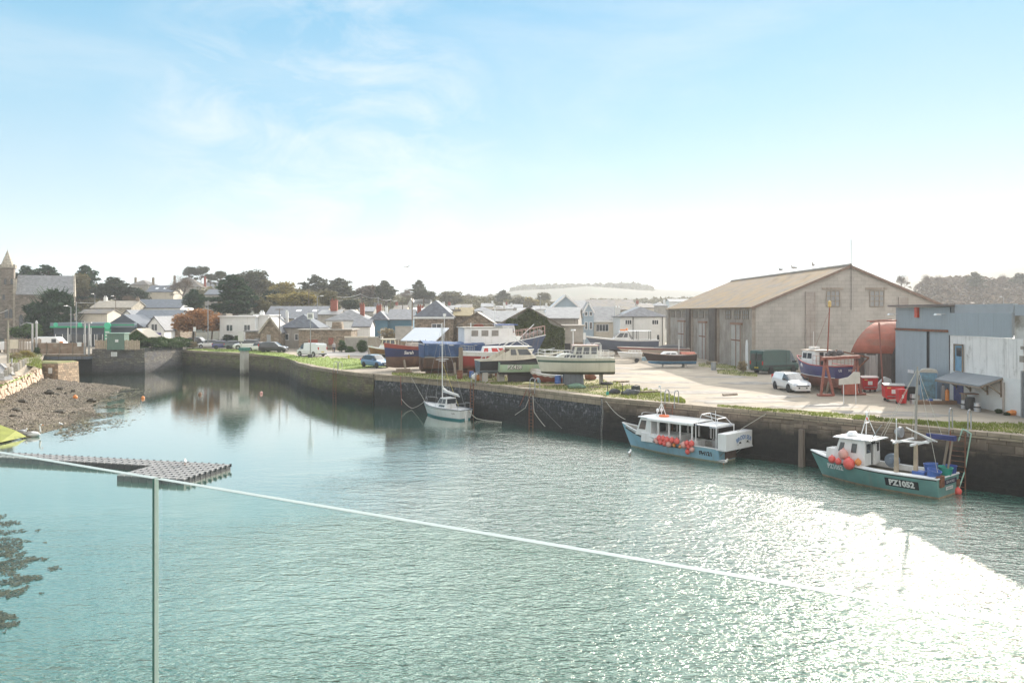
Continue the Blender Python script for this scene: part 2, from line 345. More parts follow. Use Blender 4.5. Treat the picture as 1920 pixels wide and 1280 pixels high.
# ---------------------------------------------------------------- the quay edge (world x, y) from left to right
EDGE = [(-22, 20), (-34, 40), (-42.6, 60), (-50.6, 79), (-58.6, 98.5), (-61.7, 105), (-72, 123.2), (-69, 124.4), (-65.5, 124.6), (-58.1, 126.5), (-57.3, 139), (-55, 137.3),
        (-48, 132), (-41.2, 126.6), (-35, 120), (-31.6, 114), (-27.8, 104), (-24.2, 97), (-20.3, 91), (-16, 85.8), (-9.5, 80.6), (-3.5, 74.4), (7.0, 61.3), (18.1, 51.3),
        (24.5, 44.7), (27, 42.2), (36, 33), (46, 22)]
def subdiv(pts, d):
    out = []
    for (a, b), (c, e) in zip(pts, pts[1:]):
        n = max(1, int(sqrt((c-a)**2+(e-b)**2)/d))
        out += [(a+(c-a)*i/n, b+(e-b)*i/n) for i in range(n)]
    return out+[pts[-1]]
SKY_L = [(-600, 20), (0, 20), (500, 17), (700, 13), (900, 6), (1050, 2), (1300, 0), (2400, 0)]          # first rise (y 170 - 380)
SKY_F = [(-600, 22), (600, 20), (880, 24), (960, 38), (1100, 47), (1230, 40), (1400, 36), (1640, 34), (1720, 58), (1850, 66), (1920, 70), (2500, 75)]   # far hills at y 1250
def land_z(X, Y):
    u = CX+X/Y*F; z = Q
    z += interp(u, SKY_L)*smooth((Y-165)/230)*.62
    z += interp(u, SKY_F)*smooth((Y-420)/850)
    if u > 1600: z += interp(u, [(1600, 0), (1720, 10), (1920, 22), (2400, 26)])*smooth((Y-240)/260)
    if Y > 180: z += 2.*noise.noise(Vector((X/90, Y/120, 0)))*smooth((Y-180)/200)+5*noise.noise(Vector((X/300, Y/260, 3)))*smooth((Y-500)/400)
    return z
def near_z(X, Y, d, left):
    if left: return lerp(2.45, 3.35, smooth(d/9))
    return Q+.04*noise.noise(Vector((X*.15, Y*.15, 0)))*smooth((d-1)/3)
ed = subdiv(EDGE, 2.2)
# quay ground: from the wall's edge back to y = 165
rows = [0, .02, .5, 1.2, 2.4, 4, 6, 9, 13, 18, 24, 32, 42, 55, 72, 95, 120]
gm = MB(); vs = []
for X, Y in ed:
    r = sqrt(X*X+Y*Y); ux, uy = X/r, Y/r; left = X < -41 and Y < 106; dm = (175-Y)/uy
    for k in rows:
        t = (k/120)**1.0*dm if k > 2 else k
        px, py = X+ux*t, Y+uy*t; vs.append((px, py, near_z(px, py, t, left)))
m = len(rows)
gm.add(vs, [(i*m+j, (i+1)*m+j, (i+1)*m+j+1, i*m+j+1) for i in range(len(ed)-1) for j in range(m-1)])
yard = mk('yard_gravel', (.40, .34, .26), .95, .26, .5, col2=(.22, .185, .145), mix=.48, sc2=.12, stretch=(1, 1, 1), bump=.5, bsc=4, uv=False, sharp=.25)
stn = MB(); rs = random.Random(9)
for u, v, w_, h_ in [(1180, 700, 2.2, .5), (1240, 716, 3, .5), (1300, 735, 3.5, .6), (1390, 752, 4, .5), (1430, 745, 2, .35), (1520, 762, 3, .4), (1560, 758, 1.5, .3), (1340, 706, 2.5, .7), (1420, 718, 3, .6), (1150, 690, 3, .8), (1220, 728, 1.4, .3), (1640, 772, 2.5, .4), (1720, 778, 2, .4), (1350, 745, 1.2, .25), (1470, 742, 2, .4), (1130, 706, 2.2, .5), (1272, 726, 1.2, .3)]:
    p = G(u, v, Q+.012); n = 26; c_ = []
    for k in range(n):
        a = 2*pi*k/n; q = 1+.6*noise.noise(Vector((cos(a)*1.6+u, sin(a)*1.6, v))); c_.append((p.x+w_*cos(a)*q, p.y+h_*2.2*sin(a)*q, near_z(p.x+w_*cos(a)*q, p.y+h_*2.2*sin(a)*q, 9, False)+.012))
    stn.add(c_, [tuple(range(n))])
tag(stn.build('yard_patches', mk('dark_tarmac_patch', (.20, .185, .165), .85, .3, 1.5, col2=(.34, .3, .25), mix=.4, uv=False), uv=False), kind='structure')
tag(gm.build('quay_ground', yard, uv=False, smooth=True), kind='structure')
# hillside and fields
hm = MB(); us = list(range(-700, 2701, 25)); ys = [174.5]+[176*1.075**i for i in range(1, 30)]
vs = [((u-CX)/F*y, y, land_z((u-CX)/F*y, y)-(.02 if y < 175 else 0)) for y in ys for u in us]; m = len(us)
hm.add(vs, [(j*m+i, j*m+i+1, (j+1)*m+i+1, (j+1)*m+i) for j in range(len(ys)-1) for i in range(m-1)])
hill_m = bpy.data.materials.new('field_grass'); hill_m.use_nodes = True; nt = hill_m.node_tree; N = nt.nodes; L = nt.links; b = N['Principled BSDF']; b.inputs['Roughness'].default_value = .95
tc = N.new('ShaderNodeTexCoord'); mp = N.new('ShaderNodeMapping'); mp.inputs['Scale'].default_value = (.008, .004, 0); L.new(tc.outputs['Object'], mp.inputs[0])
vo = N.new('ShaderNodeTexVoronoi'); L.new(mp.outputs[0], vo.inputs['Vector']); vo.inputs['Scale'].default_value = 1
cr = N.new('ShaderNodeValToRGB'); e = cr.color_ramp.elements; e[0].color = (.035, .038, .022, 1); e[1].color = (.075, .065, .042, 1); x = e.new(.5); x.color = (.05, .05, .03, 1)
sx = N.new('ShaderNodeSeparateXYZ'); L.new(vo.outputs['Color'], sx.inputs[0]); L.new(sx.outputs[0], cr.inputs[0])
ve = N.new('ShaderNodeTexVoronoi'); ve.feature = 'DISTANCE_TO_EDGE'; L.new(mp.outputs[0], ve.inputs['Vector']); ve.inputs['Scale'].default_value = 1
lt = N.new('ShaderNodeMath'); lt.operation = 'LESS_THAN'; L.new(ve.outputs[0], lt.inputs[0]); lt.inputs[1].default_value = .035
mx = N.new('ShaderNodeMix'); mx.data_type = 'RGBA'; L.new(lt.outputs[0], mx.inputs[0]); L.new(cr.outputs[0], mx.inputs[6]); mx.inputs[7].default_value = (.04, .05, .025, 1); L.new(mx.outputs[2], b.inputs[0])
tag(hm.build('hillside', hill_m, uv=False, smooth=True), kind='structure')
bm_ = MB(); bm_.add([(-2300, -100, -2.2), (2300, -100, -2.2), (2300, 1490, -2.2), (-2300, 1490, -2.2)], [(0, 1, 2, 3)])
tag(bm_.build('seabed', mk('mud', (.09, .08, .06), .9, .2, .2, uv=False), uv=False), kind='structure')

# ---------------------------------------------------------------- water
wm = bpy.data.materials.new('harbour_water'); wm.use_nodes = True; nt = wm.node_tree; N = nt.nodes; L = nt.links; b = N['Principled BSDF']
b.inputs['Base Color'].default_value = (.022, .085, .075, 1); b.inputs['Roughness'].default_value = .045; b.inputs['IOR'].default_value = 1.333
b.inputs['Specular IOR Level'].default_value = .5
tc = N.new('ShaderNodeTexCoord')
def wn(scale, strx, rot, det, rough=.55, dist=0.):
    mp = N.new('ShaderNodeMapping'); mp.inputs['Rotation'].default_value = (0, 0, radians(rot)); mp.inputs['Scale'].default_value = (strx, 1, 1); L.new(tc.outputs['Object'], mp.inputs[0])
    n = N.new('ShaderNodeTexNoise'); n.inputs['Scale'].default_value = scale; n.inputs['Detail'].default_value = det; n.inputs['Roughness'].default_value = rough; n.inputs['Distortion'].default_value = dist
    L.new(mp.outputs[0], n.inputs['Vector']); return n.outputs['Fac']
def mth(op, a, c, d=None):
    x = N.new('ShaderNodeMath'); x.operation = op
    for i, s in enumerate((a, c, d)):
        if s is None: continue
        if isinstance(s, (int, float)): x.inputs[i].default_value = s
        else: L.new(s, x.inputs[i])
    return x.outputs[0]
fine = wn(5.6, .55, 24, 3, .6, .3); mid = wn(1.55, .45, 18, 3, .55, .6); big = wn(.07, .6, 30, 3)
sep = N.new('ShaderNodeSeparateXYZ'); L.new(tc.outputs['Object'], sep.inputs[0])
# calmer in the sheltered inner end, ruffled by the breeze towards the open side
dx = mth('MULTIPLY_ADD', sep.outputs[0], .030, .62); dy = mth('MULTIPLY_ADD', sep.outputs[1], -.0115, .68)
calm = mth('ADD', mth('ADD', dx, dy), mth('MULTIPLY_ADD', big, 1.1, -.62))
mr = N.new('ShaderNodeMapRange'); mr.interpolation_type = 'SMOOTHSTEP'; L.new(calm, mr.inputs[0]); mr.inputs[1].default_value = .12; mr.inputs[2].default_value = 1.15; mr.inputs[3].default_value = .02; mr.inputs[4].default_value = 1.
rgh = N.new('ShaderNodeMapRange'); L.new(mr.outputs[0], rgh.inputs[0]); rgh.inputs[3].default_value = .02; rgh.inputs[4].default_value = .12; L.new(rgh.outputs[0], b.inputs['Roughness'])
h = mth('MULTIPLY', mth('ADD', mth('MULTIPLY', fine, .62), mth('MULTIPLY', mid, 1.)), mr.outputs[0])
bp = N.new('ShaderNodeBump'); bp.inputs['Strength'].default_value = 1; bp.inputs['Distance'].default_value = .22; L.new(h, bp.inputs['Height']); L.new(bp.outputs[0], b.inputs['Normal'])
df = N.new('ShaderNodeBsdfDiffuse'); df.inputs[0].default_value = (.042, .14, .105, 1); gs = N.new('ShaderNodeBsdfGlossy'); gs.inputs[0].default_value = (1, .97, .93, 1)
for q in (df, gs): L.new(bp.outputs[0], q.inputs['Normal'])
L.new(rgh.outputs[0], gs.inputs['Roughness']); lw = N.new('ShaderNodeLayerWeight'); lw.inputs[0].default_value = .5; L.new(bp.outputs[0], lw.inputs['Normal'])
fr = mth('MULTIPLY_ADD', mth('POWER', lw.outputs['Facing'], 2.7), 1.18, .03); frc = N.new('ShaderNodeClamp'); L.new(fr, frc.inputs[0]); frc.inputs[2].default_value = .96; ms = N.new('ShaderNodeMixShader'); L.new(frc.outputs[0], ms.inputs[0]); L.new(df.outputs[0], ms.inputs[1]); L.new(gs.outputs[0], ms.inputs[2]); L.new(ms.outputs[0], N['Material Output'].inputs['Surface'])
wa = MB(); wa.add([(-500, -40, 0), (400, -40, 0), (400, 180, 0), (-500, 180, 0)], [(0, 1, 2, 3)]); tag(wa.build('water', wm, uv=False), kind='structure')

# ---------------------------------------------------------------- quay walls
black_z = (.007, .0065, .006)
w_block = mk('granite_quay_blocks', (.21, .165, .125), .9, .25, 1.2, pat=('brick', 1.25, .48, (.5, .45, .4), .35, .025, .05), zramp=[(2.35, (.024, .020, .017), .4, .94), (1.6, black_z, .7, .98)], bump=.6, bsc=5, streak=(.12, .09, .07), sa=.8)
w_slate = mk('upright_slate_stones', (.04, .043, .052), .7, .5, 3, pat=('brick', .2, .5, (.15, .15, .15), .6, .035, .12), col2=(.30, .31, .33), mix=.35, sc2=2.6, zramp=[(1.6, (.009, .008, .007), .6, .96)], bump=.7, bsc=7)
w_moss = mk('mossy_quay_stone', (.15, .125, .085), .92, .35, 1.2, pat=('brick', .6, .28, (.5, .5, .45), .3, .03, .15), col2=(.13, .14, .045), mix=.45, sc2=.35, zramp=[(1.15, black_z, .6, .96)], bump=.7, bsc=5)
w_old = mk('old_quay_stone', (.16, .145, .125), .92, .3, 1.4, pat=('brick', .5, .25, (.5, .5, .5), .35, .03, .15), col2=(.1, .1, .12), mix=.4, zramp=[(1.6, (.05, .05, .06), .4, .7), (.6, black_z, .5, .96)], bump=.7, bsc=5)
coping_m = mk('coping_stone', (.30, .245, .18), .9, .2, 1.5, pat=('brick', 1.1, 3., (.5, .5, .5), .12, .03, .02), bump=.4, bsc=6, col2=(.2, .19, .1), mix=.3)
def quay_wall(pts, ztop, mat, label, cop=.34, name='quay_wall', batter=.12, mats=None):
    t = thing(name, label, 'wall'); p2 = subdiv(pts, 1.4); mb = MB(); cb = MB(); n = len(p2); zs = [-2.1, 0, .7, 1.4, 2.1, 2.6, ztop-.3 if cop else ztop]
    nr = []
    for i in range(n):
        a = Vector((*p2[max(i-1, 0)], 0)); c = Vector((*p2[min(i+1, n-1)], 0)); d = (c-a).normalized(); nr.append(Vector((d.y, -d.x, 0)))
    vs = []
    for i in range(n):
        for z in zs:
            off = batter*(ztop-z)/ztop+.09*noise.noise(Vector((p2[i][0]*.8, p2[i][1]*.8, z*1.3)))
            vs.append(Vector((*p2[i], z))+nr[i]*(off+.02))
    m = len(zs); mb.add(vs, [(i*m+j, (i+1)*m+j, (i+1)*m+j+1, i*m+j+1) for i in range(n-1) for j in range(m-1)])
    mb.build('wall_face', mat, t)
    if cop:
        vs = []
        for i in range(n):
            w = .1+.035*noise.noise(Vector((p2[i][0]*1.7, p2[i][1]*1.7, 5))); zz = .03*noise.noise(Vector((p2[i][0]*1.2, p2[i][1]*1.2, 8)))
            for off, z in ((w, ztop-cop), (w, ztop+.02+zz), (-.75, ztop+.03+zz), (-.8, ztop-.25)): vs.append(Vector((*p2[i], z))+nr[i]*off)
        cb.add(vs, [(i*4+j, (i+1)*4+j, (i+1)*4+j+1, i*4+j+1) for i in range(n-1) for j in range(3)]); cb.build('coping', coping_m, t)
    return t
quay_wall([(7.0, 61.3), (18.1, 51.3), (24.5, 44.7), (27, 42.2), (36, 33), (46, 22)], Q, w_block, 'long brown granite block quay wall behind the two moored fishing boats')
quay_wall([(-14.5, 84.6), (-9.5, 80.6), (-3.5, 74.4), (6.9, 61.45)], Q, w_slate, 'dark quay wall of upright slate stones behind the white sailing yacht', cop=.6)
quay_wall([(-57.3, 139), (-55, 137.3), (-48, 132), (-41.2, 126.6), (-35, 120), (-31.6, 114), (-27.8, 104), (-24.2, 97), (-20.3, 91), (-16, 85.8), (-14.6, 84.7)], Q, w_moss, 'curved mossy stone quay wall below the bright lawn and the parked cars')
quay_wall([(-65.4, 124.6), (-58.1, 126.5), (-57.3, 139.2)], 4.05, w_old, 'taller grey stone quay wall with hedge on top beside the bridge', cop=0)
quay_wall([(-73.5, 125.6), (-64, 126.2)], 3.0, mk('shade_black_gate', (.03, .034, .04), .8, .2, 1, zramp=[(.5, black_z, .5, .96)]), 'lock gate under the footbridge, coloured near black for the shade there', cop=0, name='lock_gate', batter=0)  # near-black colour stands for the shade under the bridge
rub = MB()      # back of the taller wall section
rub.prism([(-65.4, 124.75), (-58.3, 126.65), (-57.45, 139.2), (-58.2, 139.3), (-59, 127.4), (-65.4, 125.5)], 3.1, 4.05, 'z')
rub.build('wall_top', w_old, bpy.data.objects['quay_wall.003'])

# sunlit revetment of big stones on the left bank
def revetment():
    r = random.Random(3); mb = MB(); pts = subdiv([(-34, 40), (-42.6, 60), (-50.6, 79), (-58.6, 98.5), (-61.6, 104.6)], 1.15)
    for i in range(len(pts)-1):
        a = Vector((*pts[i], 0)); b = Vector((*pts[i+1], 0)); d = (b-a); ln = d.length; d.normalize(); nrm = Vector((d.y, -d.x, 0)); z = .3; row = 0
        while z < 2.45:
            h = r.uniform(.38, .62); h = min(h, 2.62-z); w = ln*r.uniform(.82, 1.05); o = r.uniform(-.08, .08); off = r.uniform(0, .16)+.18*(2.5-z)
            p = a+d*((row % 2)*.5*ln+o)+nrm*off; q = p+d*w*.97; j = lambda: r.uniform(-.05, .05); dep = nrm*-.9
            vs = [p+Vector((0, 0, z+j())), q+Vector((0, 0, z+j())), q+dep+Vector((0, 0, z)), p+dep+Vector((0, 0, z)),
                  p-nrm*.1+Vector((j(), j(), z+h-.03+j())), q-nrm*.1+Vector((j(), j(), z+h-.03+j())), q+dep+Vector((0, 0, z+h)), p+dep+Vector((0, 0, z+h))]
            mb.add(vs, [(3, 2, 1, 0), (4, 5, 6, 7), (0, 1, 5, 4), (1, 2, 6, 5), (2, 3, 7, 6), (3, 0, 4, 7)]); z += h; row += 1
    o = mb.build('stone_wall', pink_stone, None, bevel=.05); tag(o, 'sunlit dry stone wall of big pinkish blocks above the pebble beach', 'wall'); return o
revetment()
t = thing('stone_pier', 'square rubble stone pier with white notice at head of beach', 'pier')
mb = MB(); mb.box(-67, -60.0, 105.8, 111, -.5, 2.95, .1, .12); mb.build('masonry', mk('pier_rubble', (.38, .28, .19), .9, .3, 2.5, pat=('brick', .55, .3, (.55, .5, .45), .35, .03, .12), col2=(.2, .16, .12), mix=.4, bump=.7), t)
mb = MB(); mb.box(-66.9, -60.1, 105.95, 110.9, 2.95, 3.12, .5, .5); mb.build('turf', mk('dry_turf', (.24, .21, .09), .95, .3, 2, col2=(.12, .14, .04), mix=.5, uv=False), t)
mb = MB(); a = P(90, 689, 105.7); mb.box(a.x, a.x+.52, 105.72, 105.76, 1.65, 2.4); mb.build('notice', white, t)

# ---------------------------------------------------------------- beach
WL = [(40, -30), (61, -38.2), (63.5, -38.2), (65.5, -37.4), (70, -38.4), (75.4, -39.6), (83.6, -43.5), (96.4, -48.6), (101.7, -49.3)]
def beach_z(X, Y):
    s = interp(Y, WL)-X; z = min(s*.14, (103.2-Y+(-49.3-X)*.62)*.16+.05)
    z += .16*noise.noise(Vector((X*.35, Y*.25, 0)))+.07*noise.noise(Vector((X*1.3, Y*.9, 4)))
    return max(-1.2, min(z, 1.35+.15*noise.noise(Vector((X*.5, Y*.5, 9)))))
beach_m = mk('shingle', (.17, .135, .10), .9, .4, 3.2, col2=(.09, .075, .035), mix=.5, sc2=.16, bump=1., bsc=5, uv=False, sharp=.2)
bb = MB(); bb.grid(lambda a, b: (lerp(-68, -27, a), lerp(38, 114, b), beach_z(lerp(-68, -27, a), lerp(38, 114, b))), 110, 190)
tag(bb.build('beach', beach_m, uv=False, smooth=True), kind='structure')
pb = MB(); r = random.Random(5)
for i in range(15000):
    Y = 60+44*r.random()**.8; X = interp(Y, WL)-r.random()*13+1.2; z = beach_z(X, Y)
    if z < -.02 or z > 1.6: continue
    s = r.uniform(.04, .12)*(1+.8*(r.random() < .06)); a = r.random()*6.3
    pb.add([(X+s*cos(a), Y+s*sin(a), z), (X+s*cos(a+2), Y+s*sin(a+2), z), (X+s*cos(a+4.2), Y+s*sin(a+4.2), z), (X, Y, z+s*.7)], [(0, 1, 3), (1, 2, 3), (2, 0, 3)])
tag(pb.build('pebbles', mk('pebble', (.24, .20, .16), .85, .5, 4, col2=(.07, .06, .04), mix=.45, uv=False), uv=False), 'grey and brown pebbles covering the little beach', kind='stuff')
wd = MB()
def frond(mb, X, Y, z, s, r, h=.05):
    a = r.random()*6.3; c, d = cos(a), sin(a); w = s*.28
    mb.add([(X-d*w, Y+c*w, z), (X+c*s-d*w*.4, Y+d*s+c*w*.4, z+h*r.random()), (X+c*s*1.1+d*w, Y+d*s*1.1-c*w, z+h*.3), (X+d*w, Y-c*w, z+.01)], [(0, 1, 2, 3)])
for i in range(9000):
    Y = 60+42*r.random(); X = interp(Y, WL)+r.gauss(.3, 1.9)
    if noise.noise(Vector((X*.5, Y*.22, 7))) < -.05: continue
    z = max(beach_z(X, Y), 0)+.015
    if X > -33: continue
    frond(wd, X, Y, z, r.uniform(.1, .3), r)
tag(wd.build('seaweed', mk('wrack', (.10, .075, .03), .5, .4, 2, col2=(.2, .17, .04), mix=.4, uv=False), uv=False), 'brown bladder wrack strewn along the edge of the beach', kind='stuff')
ws = MB(); n = 0
while n < 15000:
    u = r.uniform(-60, 150); v = r.uniform(950, 1210); p = G(u, v, 0)
    lim = 110-abs(v-1075)*.45+40*noise.noise(Vector((p.x*.6, p.y*.5, 1)))
    n += 1
    if u > lim or noise.noise(Vector((p.x*.7, p.y*1.1, 2)))+.35*noise.noise(Vector((p.x*2.4, p.y*3.2, 2))) < -.02+.18*(u > lim-50): continue
    frond(ws, p.x, p.y, .01, r.uniform(.05, .16), r, .04)
tag(ws.build('seaweed', mk('floating_wrack', (.06, .045, .012), .8, .45, 2.5, col2=(.025, .022, .008), mix=.45, uv=False), uv=False), 'dark floating seaweed in the water at lower left', kind='stuff')
ramp = MB(); ramp.add([tuple(G(-60, 780, 1.15)), tuple(G(0, 796, .95)), tuple(G(30, 807, .6)), tuple(G(50, 818, .1)), tuple(G(0, 829, .12)), tuple(G(-90, 842, .3))], [(0, 1, 2, 3, 4, 5)][::1])
ramp.f = [tuple(reversed(f)) for f in ramp.f]
tag(ramp.build('slipway', mk('algae_slipway', (.27, .29, .05), .7, .15, 1.2, uv=False), uv=False), kind='structure')
# dark boulders on the beach
for k, (u, v, w, h, lb) in enumerate([(93, 737, 1.0, .55, 'large square brown stone standing on the upper beach'), (107, 739, .7, .25, 'low dark stone right of the square one on the beach'), (171, 755, 1.0, .5, 'dark seaweed-covered rock at the waterline end of the beach'),
        (139, 719, .9, .25, 'flat dark rock near the tip of the shingle spit'), (112, 730, .8, .35, 'dark rock above the square stone on the beach'), (123, 735, .35, .3, 'small dark rock above the orange buoy on the beach'), (137, 735, .5, .35, 'dark stone beside the orange buoy on the beach'),
        (43, 752, .9, .35, 'dark rock under the pinkish stone wall'), (29, 765, .9, .3, 'dark rock low on the left of the beach'), (24, 776, .6, .25, 'small dark rock nearest the green slipway'), (112, 774, 1.2, .25, 'long dark rock on the weedy lower beach'), (138, 774, .5, .2, 'small dark rock right of the long one on the lower beach')]):
    z0 = .5 if u < 130 else .2; p = G(u, v, z0); z = beach_z(p.x, p.y)
    p = G(u, v, max(z, .02)); mb = MB(); mb.rock((0, 0, h*.35), (w, w*.8, h*1.3), k+3, 9); o = mb.build('boulder', mk('dark_wet_rock', (.06, .05, .035), .8, .3, 3, uv=False), None, uv=False); o.location = (p.x, p.y, max(beach_z(p.x, p.y)-.04, -.05))
    tag(o, lb, 'rock', 'dark boulders on the beach')

# ---------------------------------------------------------------- grass sheets and tufts
lawn_m = mk('lawn_grass', (.20, .27, .05), .95, .3, .9, col2=(.30, .25, .12), mix=.28, sc2=.35, uv=False, sharp=.1, bump=.4, bsc=6)
verge_m = mk('verge_grass', (.17, .18, .05), .95, .35, 1.2, col2=(.32, .26, .14), mix=.5, sc2=.5, uv=False, bump=.4, bsc=6)
tuft = MB(); rg = random.Random(11)
def grass_zone(name, rows_, mat, dens, zf=None, dz=.012, hb=(.06, .16)):
    """rows_: (u, v_back, v_front) in the photo, laid on the ground"""
    us_ = [a[0] for a in rows_]; mb = MB(); n = 60
    def pt(a, b):
        u = lerp(us_[0], us_[-1], a); v0 = interp(u, [(x[0], x[1]) for x in rows_]); v1 = interp(u, [(x[0], x[2]) for x in rows_])
        v0 += (v1-v0)*.22*noise.noise(Vector((u*.11, 3, 0)))+(v1-v0)*.12*noise.noise(Vector((u*.5, 3, 0))); z = Q; p = G(u, lerp(v0, v1, b), z)
        if zf:
            for _ in range(3): z = zf(p.x, p.y); p = G(u, lerp(v0, v1, b), z)
        else: z = near_z(p.x, p.y, 1.5+3*(1-b), False)
        return (p.x, p.y, z+dz+.05*min(1, 4*b, 4*(1-b)))
    mb.grid(pt, n*2, 8); tag(mb.build(name, mat, None, uv=False, smooth=True), kind='structure')
    for i in range(dens):
        a, b = rg.random(), rg.random(); x, y, z = pt(a, b); h = rg.uniform(*hb)*(1+.8*noise.noise(Vector((x*.6, y*.6, 0)))); w = rg.uniform(.02, .05); t = rg.random()*3.14; c, s = cos(t)*w, sin(t)*w; lx, ly = rg.gauss(0, h*.35), rg.gauss(0, h*.35)
        tuft.add([(x-c, y-s, z-.02), (x+c, y+s, z-.02), (x+lx, y+ly, z+h)], [(0, 1, 2)])
grass_zone('lawn', [(350, 653.5, 656.5), (460, 655, 662), (530, 661, 669), (560, 668, 679), (600, 669.5, 687), (640, 671, 693), (690, 673, 690), (725, 676, 688)], lawn_m, 6000)
grass_zone('grass_verge', [(735, 699, 703.5), (860, 702, 715), (930, 705, 721), (1000, 708, 726.5), (1060, 712, 733), (1110, 711, 738.5), (1131, 712, 741)], verge_m, 5000)
grass_zone('grass_verge', [(1131, 713, 744), (1160, 719, 746.5), (1200, 726, 750), (1240, 736, 753.5), (1285, 750, 757)], verge_m, 4000)
grass_zone('grass_verge', [(1345, 760, 763), (1420, 766, 770.5), (1500, 771, 777), (1560, 775, 783), (1640, 782, 788)], verge_m, 2500, hb=(.05, .12))
grass_zone('grass_verge', [(1600, 783, 786.5), (1700, 788, 795), (1800, 793, 804), (1870, 794, 810), (1990, 796, 822)], verge_m, 4500)
grass_zone('grass_verge', [(1310, 680.5, 687), (1345, 682, 690), (1380, 686, 693)], verge_m, 500)
grass_zone('grass_verge', [(1345, 694, 700), (1380, 694, 704), (1420, 700, 706)], verge_m, 700)
def lz(X, Y):
    xe = interp(Y, [(40, -34), (60, -42.6), (79, -50.6), (98.5, -58.6), (105, -61.7)]); return lerp(2.45, 3.35, smooth((xe-X)/9*1.05))
grass_zone('lawn', [(-120, 712, 760), (-40, 706, 738), (0, 700, 725), (30, 695, 713), (62, 689, 700)], mk('bright_lawn', (.19, .33, .04), .95, .2, 1.2, uv=False, bump=.4, bsc=6), 2500, zf=lz)
grass_zone('grass_verge', [(18, 664, 682), (45, 662, 684), (66, 662, 688), (78, 664, 692)], mk('rough_grass', (.3, .27, .13), .95, .35, 1.5, col2=(.14, .17, .05), mix=.45, uv=False, bump=.5, bsc=6), 2600, hb=(.15, .5))
tag(tuft.build('grass_tufts', f_grass, None, uv=False), 'grass blades growing along the quay edge and lawns', kind='stuff')
rd = MB(); rd.grid(lambda a, b: (lambda u, v: (lambda p: (p.x, p.y, 3.40))(G(u, v, 3.4)))(lerp(-260, lerp(26, 10, b), a), lerp(712, 681, b)), 8, 6)
tag(rd.build('road', mk('grey_tarmac', (.25, .24, .23), .9, .1, 1, uv=False), uv=False), kind='structure')
kb = MB(); kb.bar(tuple(G(26, 703, 3.45)), tuple(G(2, 682, 3.45)), .25, .18); tag(kb.build('kerb', concrete), kind='structure')
dp = MB(); dp.grid(lambda a, b: tuple(G(lerp(560, 1000, a), lerp(658.5, 668-2*sin(a*3), b), Q+.03)), 12, 4)
tag(dp.build('quay_road', mk('pale_tarmac', (.31, .29, .27), .92, .1, .4, uv=False), uv=False), kind='structure')
# ---------------------------------------------------------------- buildings
def add_window(par, face, x, z, w, h, wall_y, bars=1, frame=None, glass=None):
    """face 'f' front (y = wall_y, looks -y), 'l' / 'r' sides (x = wall_y)"""
    frame = frame or frame_white; glass = glass or glass_dark; t = .09
    f = MB(); g = MB()
    def bx(mb, a0, a1, z0, z1, d0, d1):
        if face == 'f': mb.box(a0, a1, wall_y-d1, wall_y-d0, z0, z1)
        elif face == 'l': mb.box(wall_y-d1, wall_y-d0, a0, a1, z0, z1)
        else: mb.box(wall_y+d0, wall_y+d1, a0, a1, z0, z1)
    a0, a1, z0, z1 = x-w/2, x+w/2, z, z+h
    bx(f, a0-t, a1+t, z0-t*1.4, z0, .004, .13); bx(f, a0-t, a1+t, z1, z1+t, .004, .08); bx(f, a0-t, a0, z0, z1, .004, .08); bx(f, a1, a1+t, z0, z1, .004, .08)
    for k in range(bars): xx = a0+(a1-a0)*(k+1)/(bars+1); bx(f, xx-.035, xx+.035, z0, z1, .03, .075)
    bx(g, a0, a1, z0, z1, .004, .028)
    fo = f.build('window', frame, par); g.build('pane', glass, fo); return fo
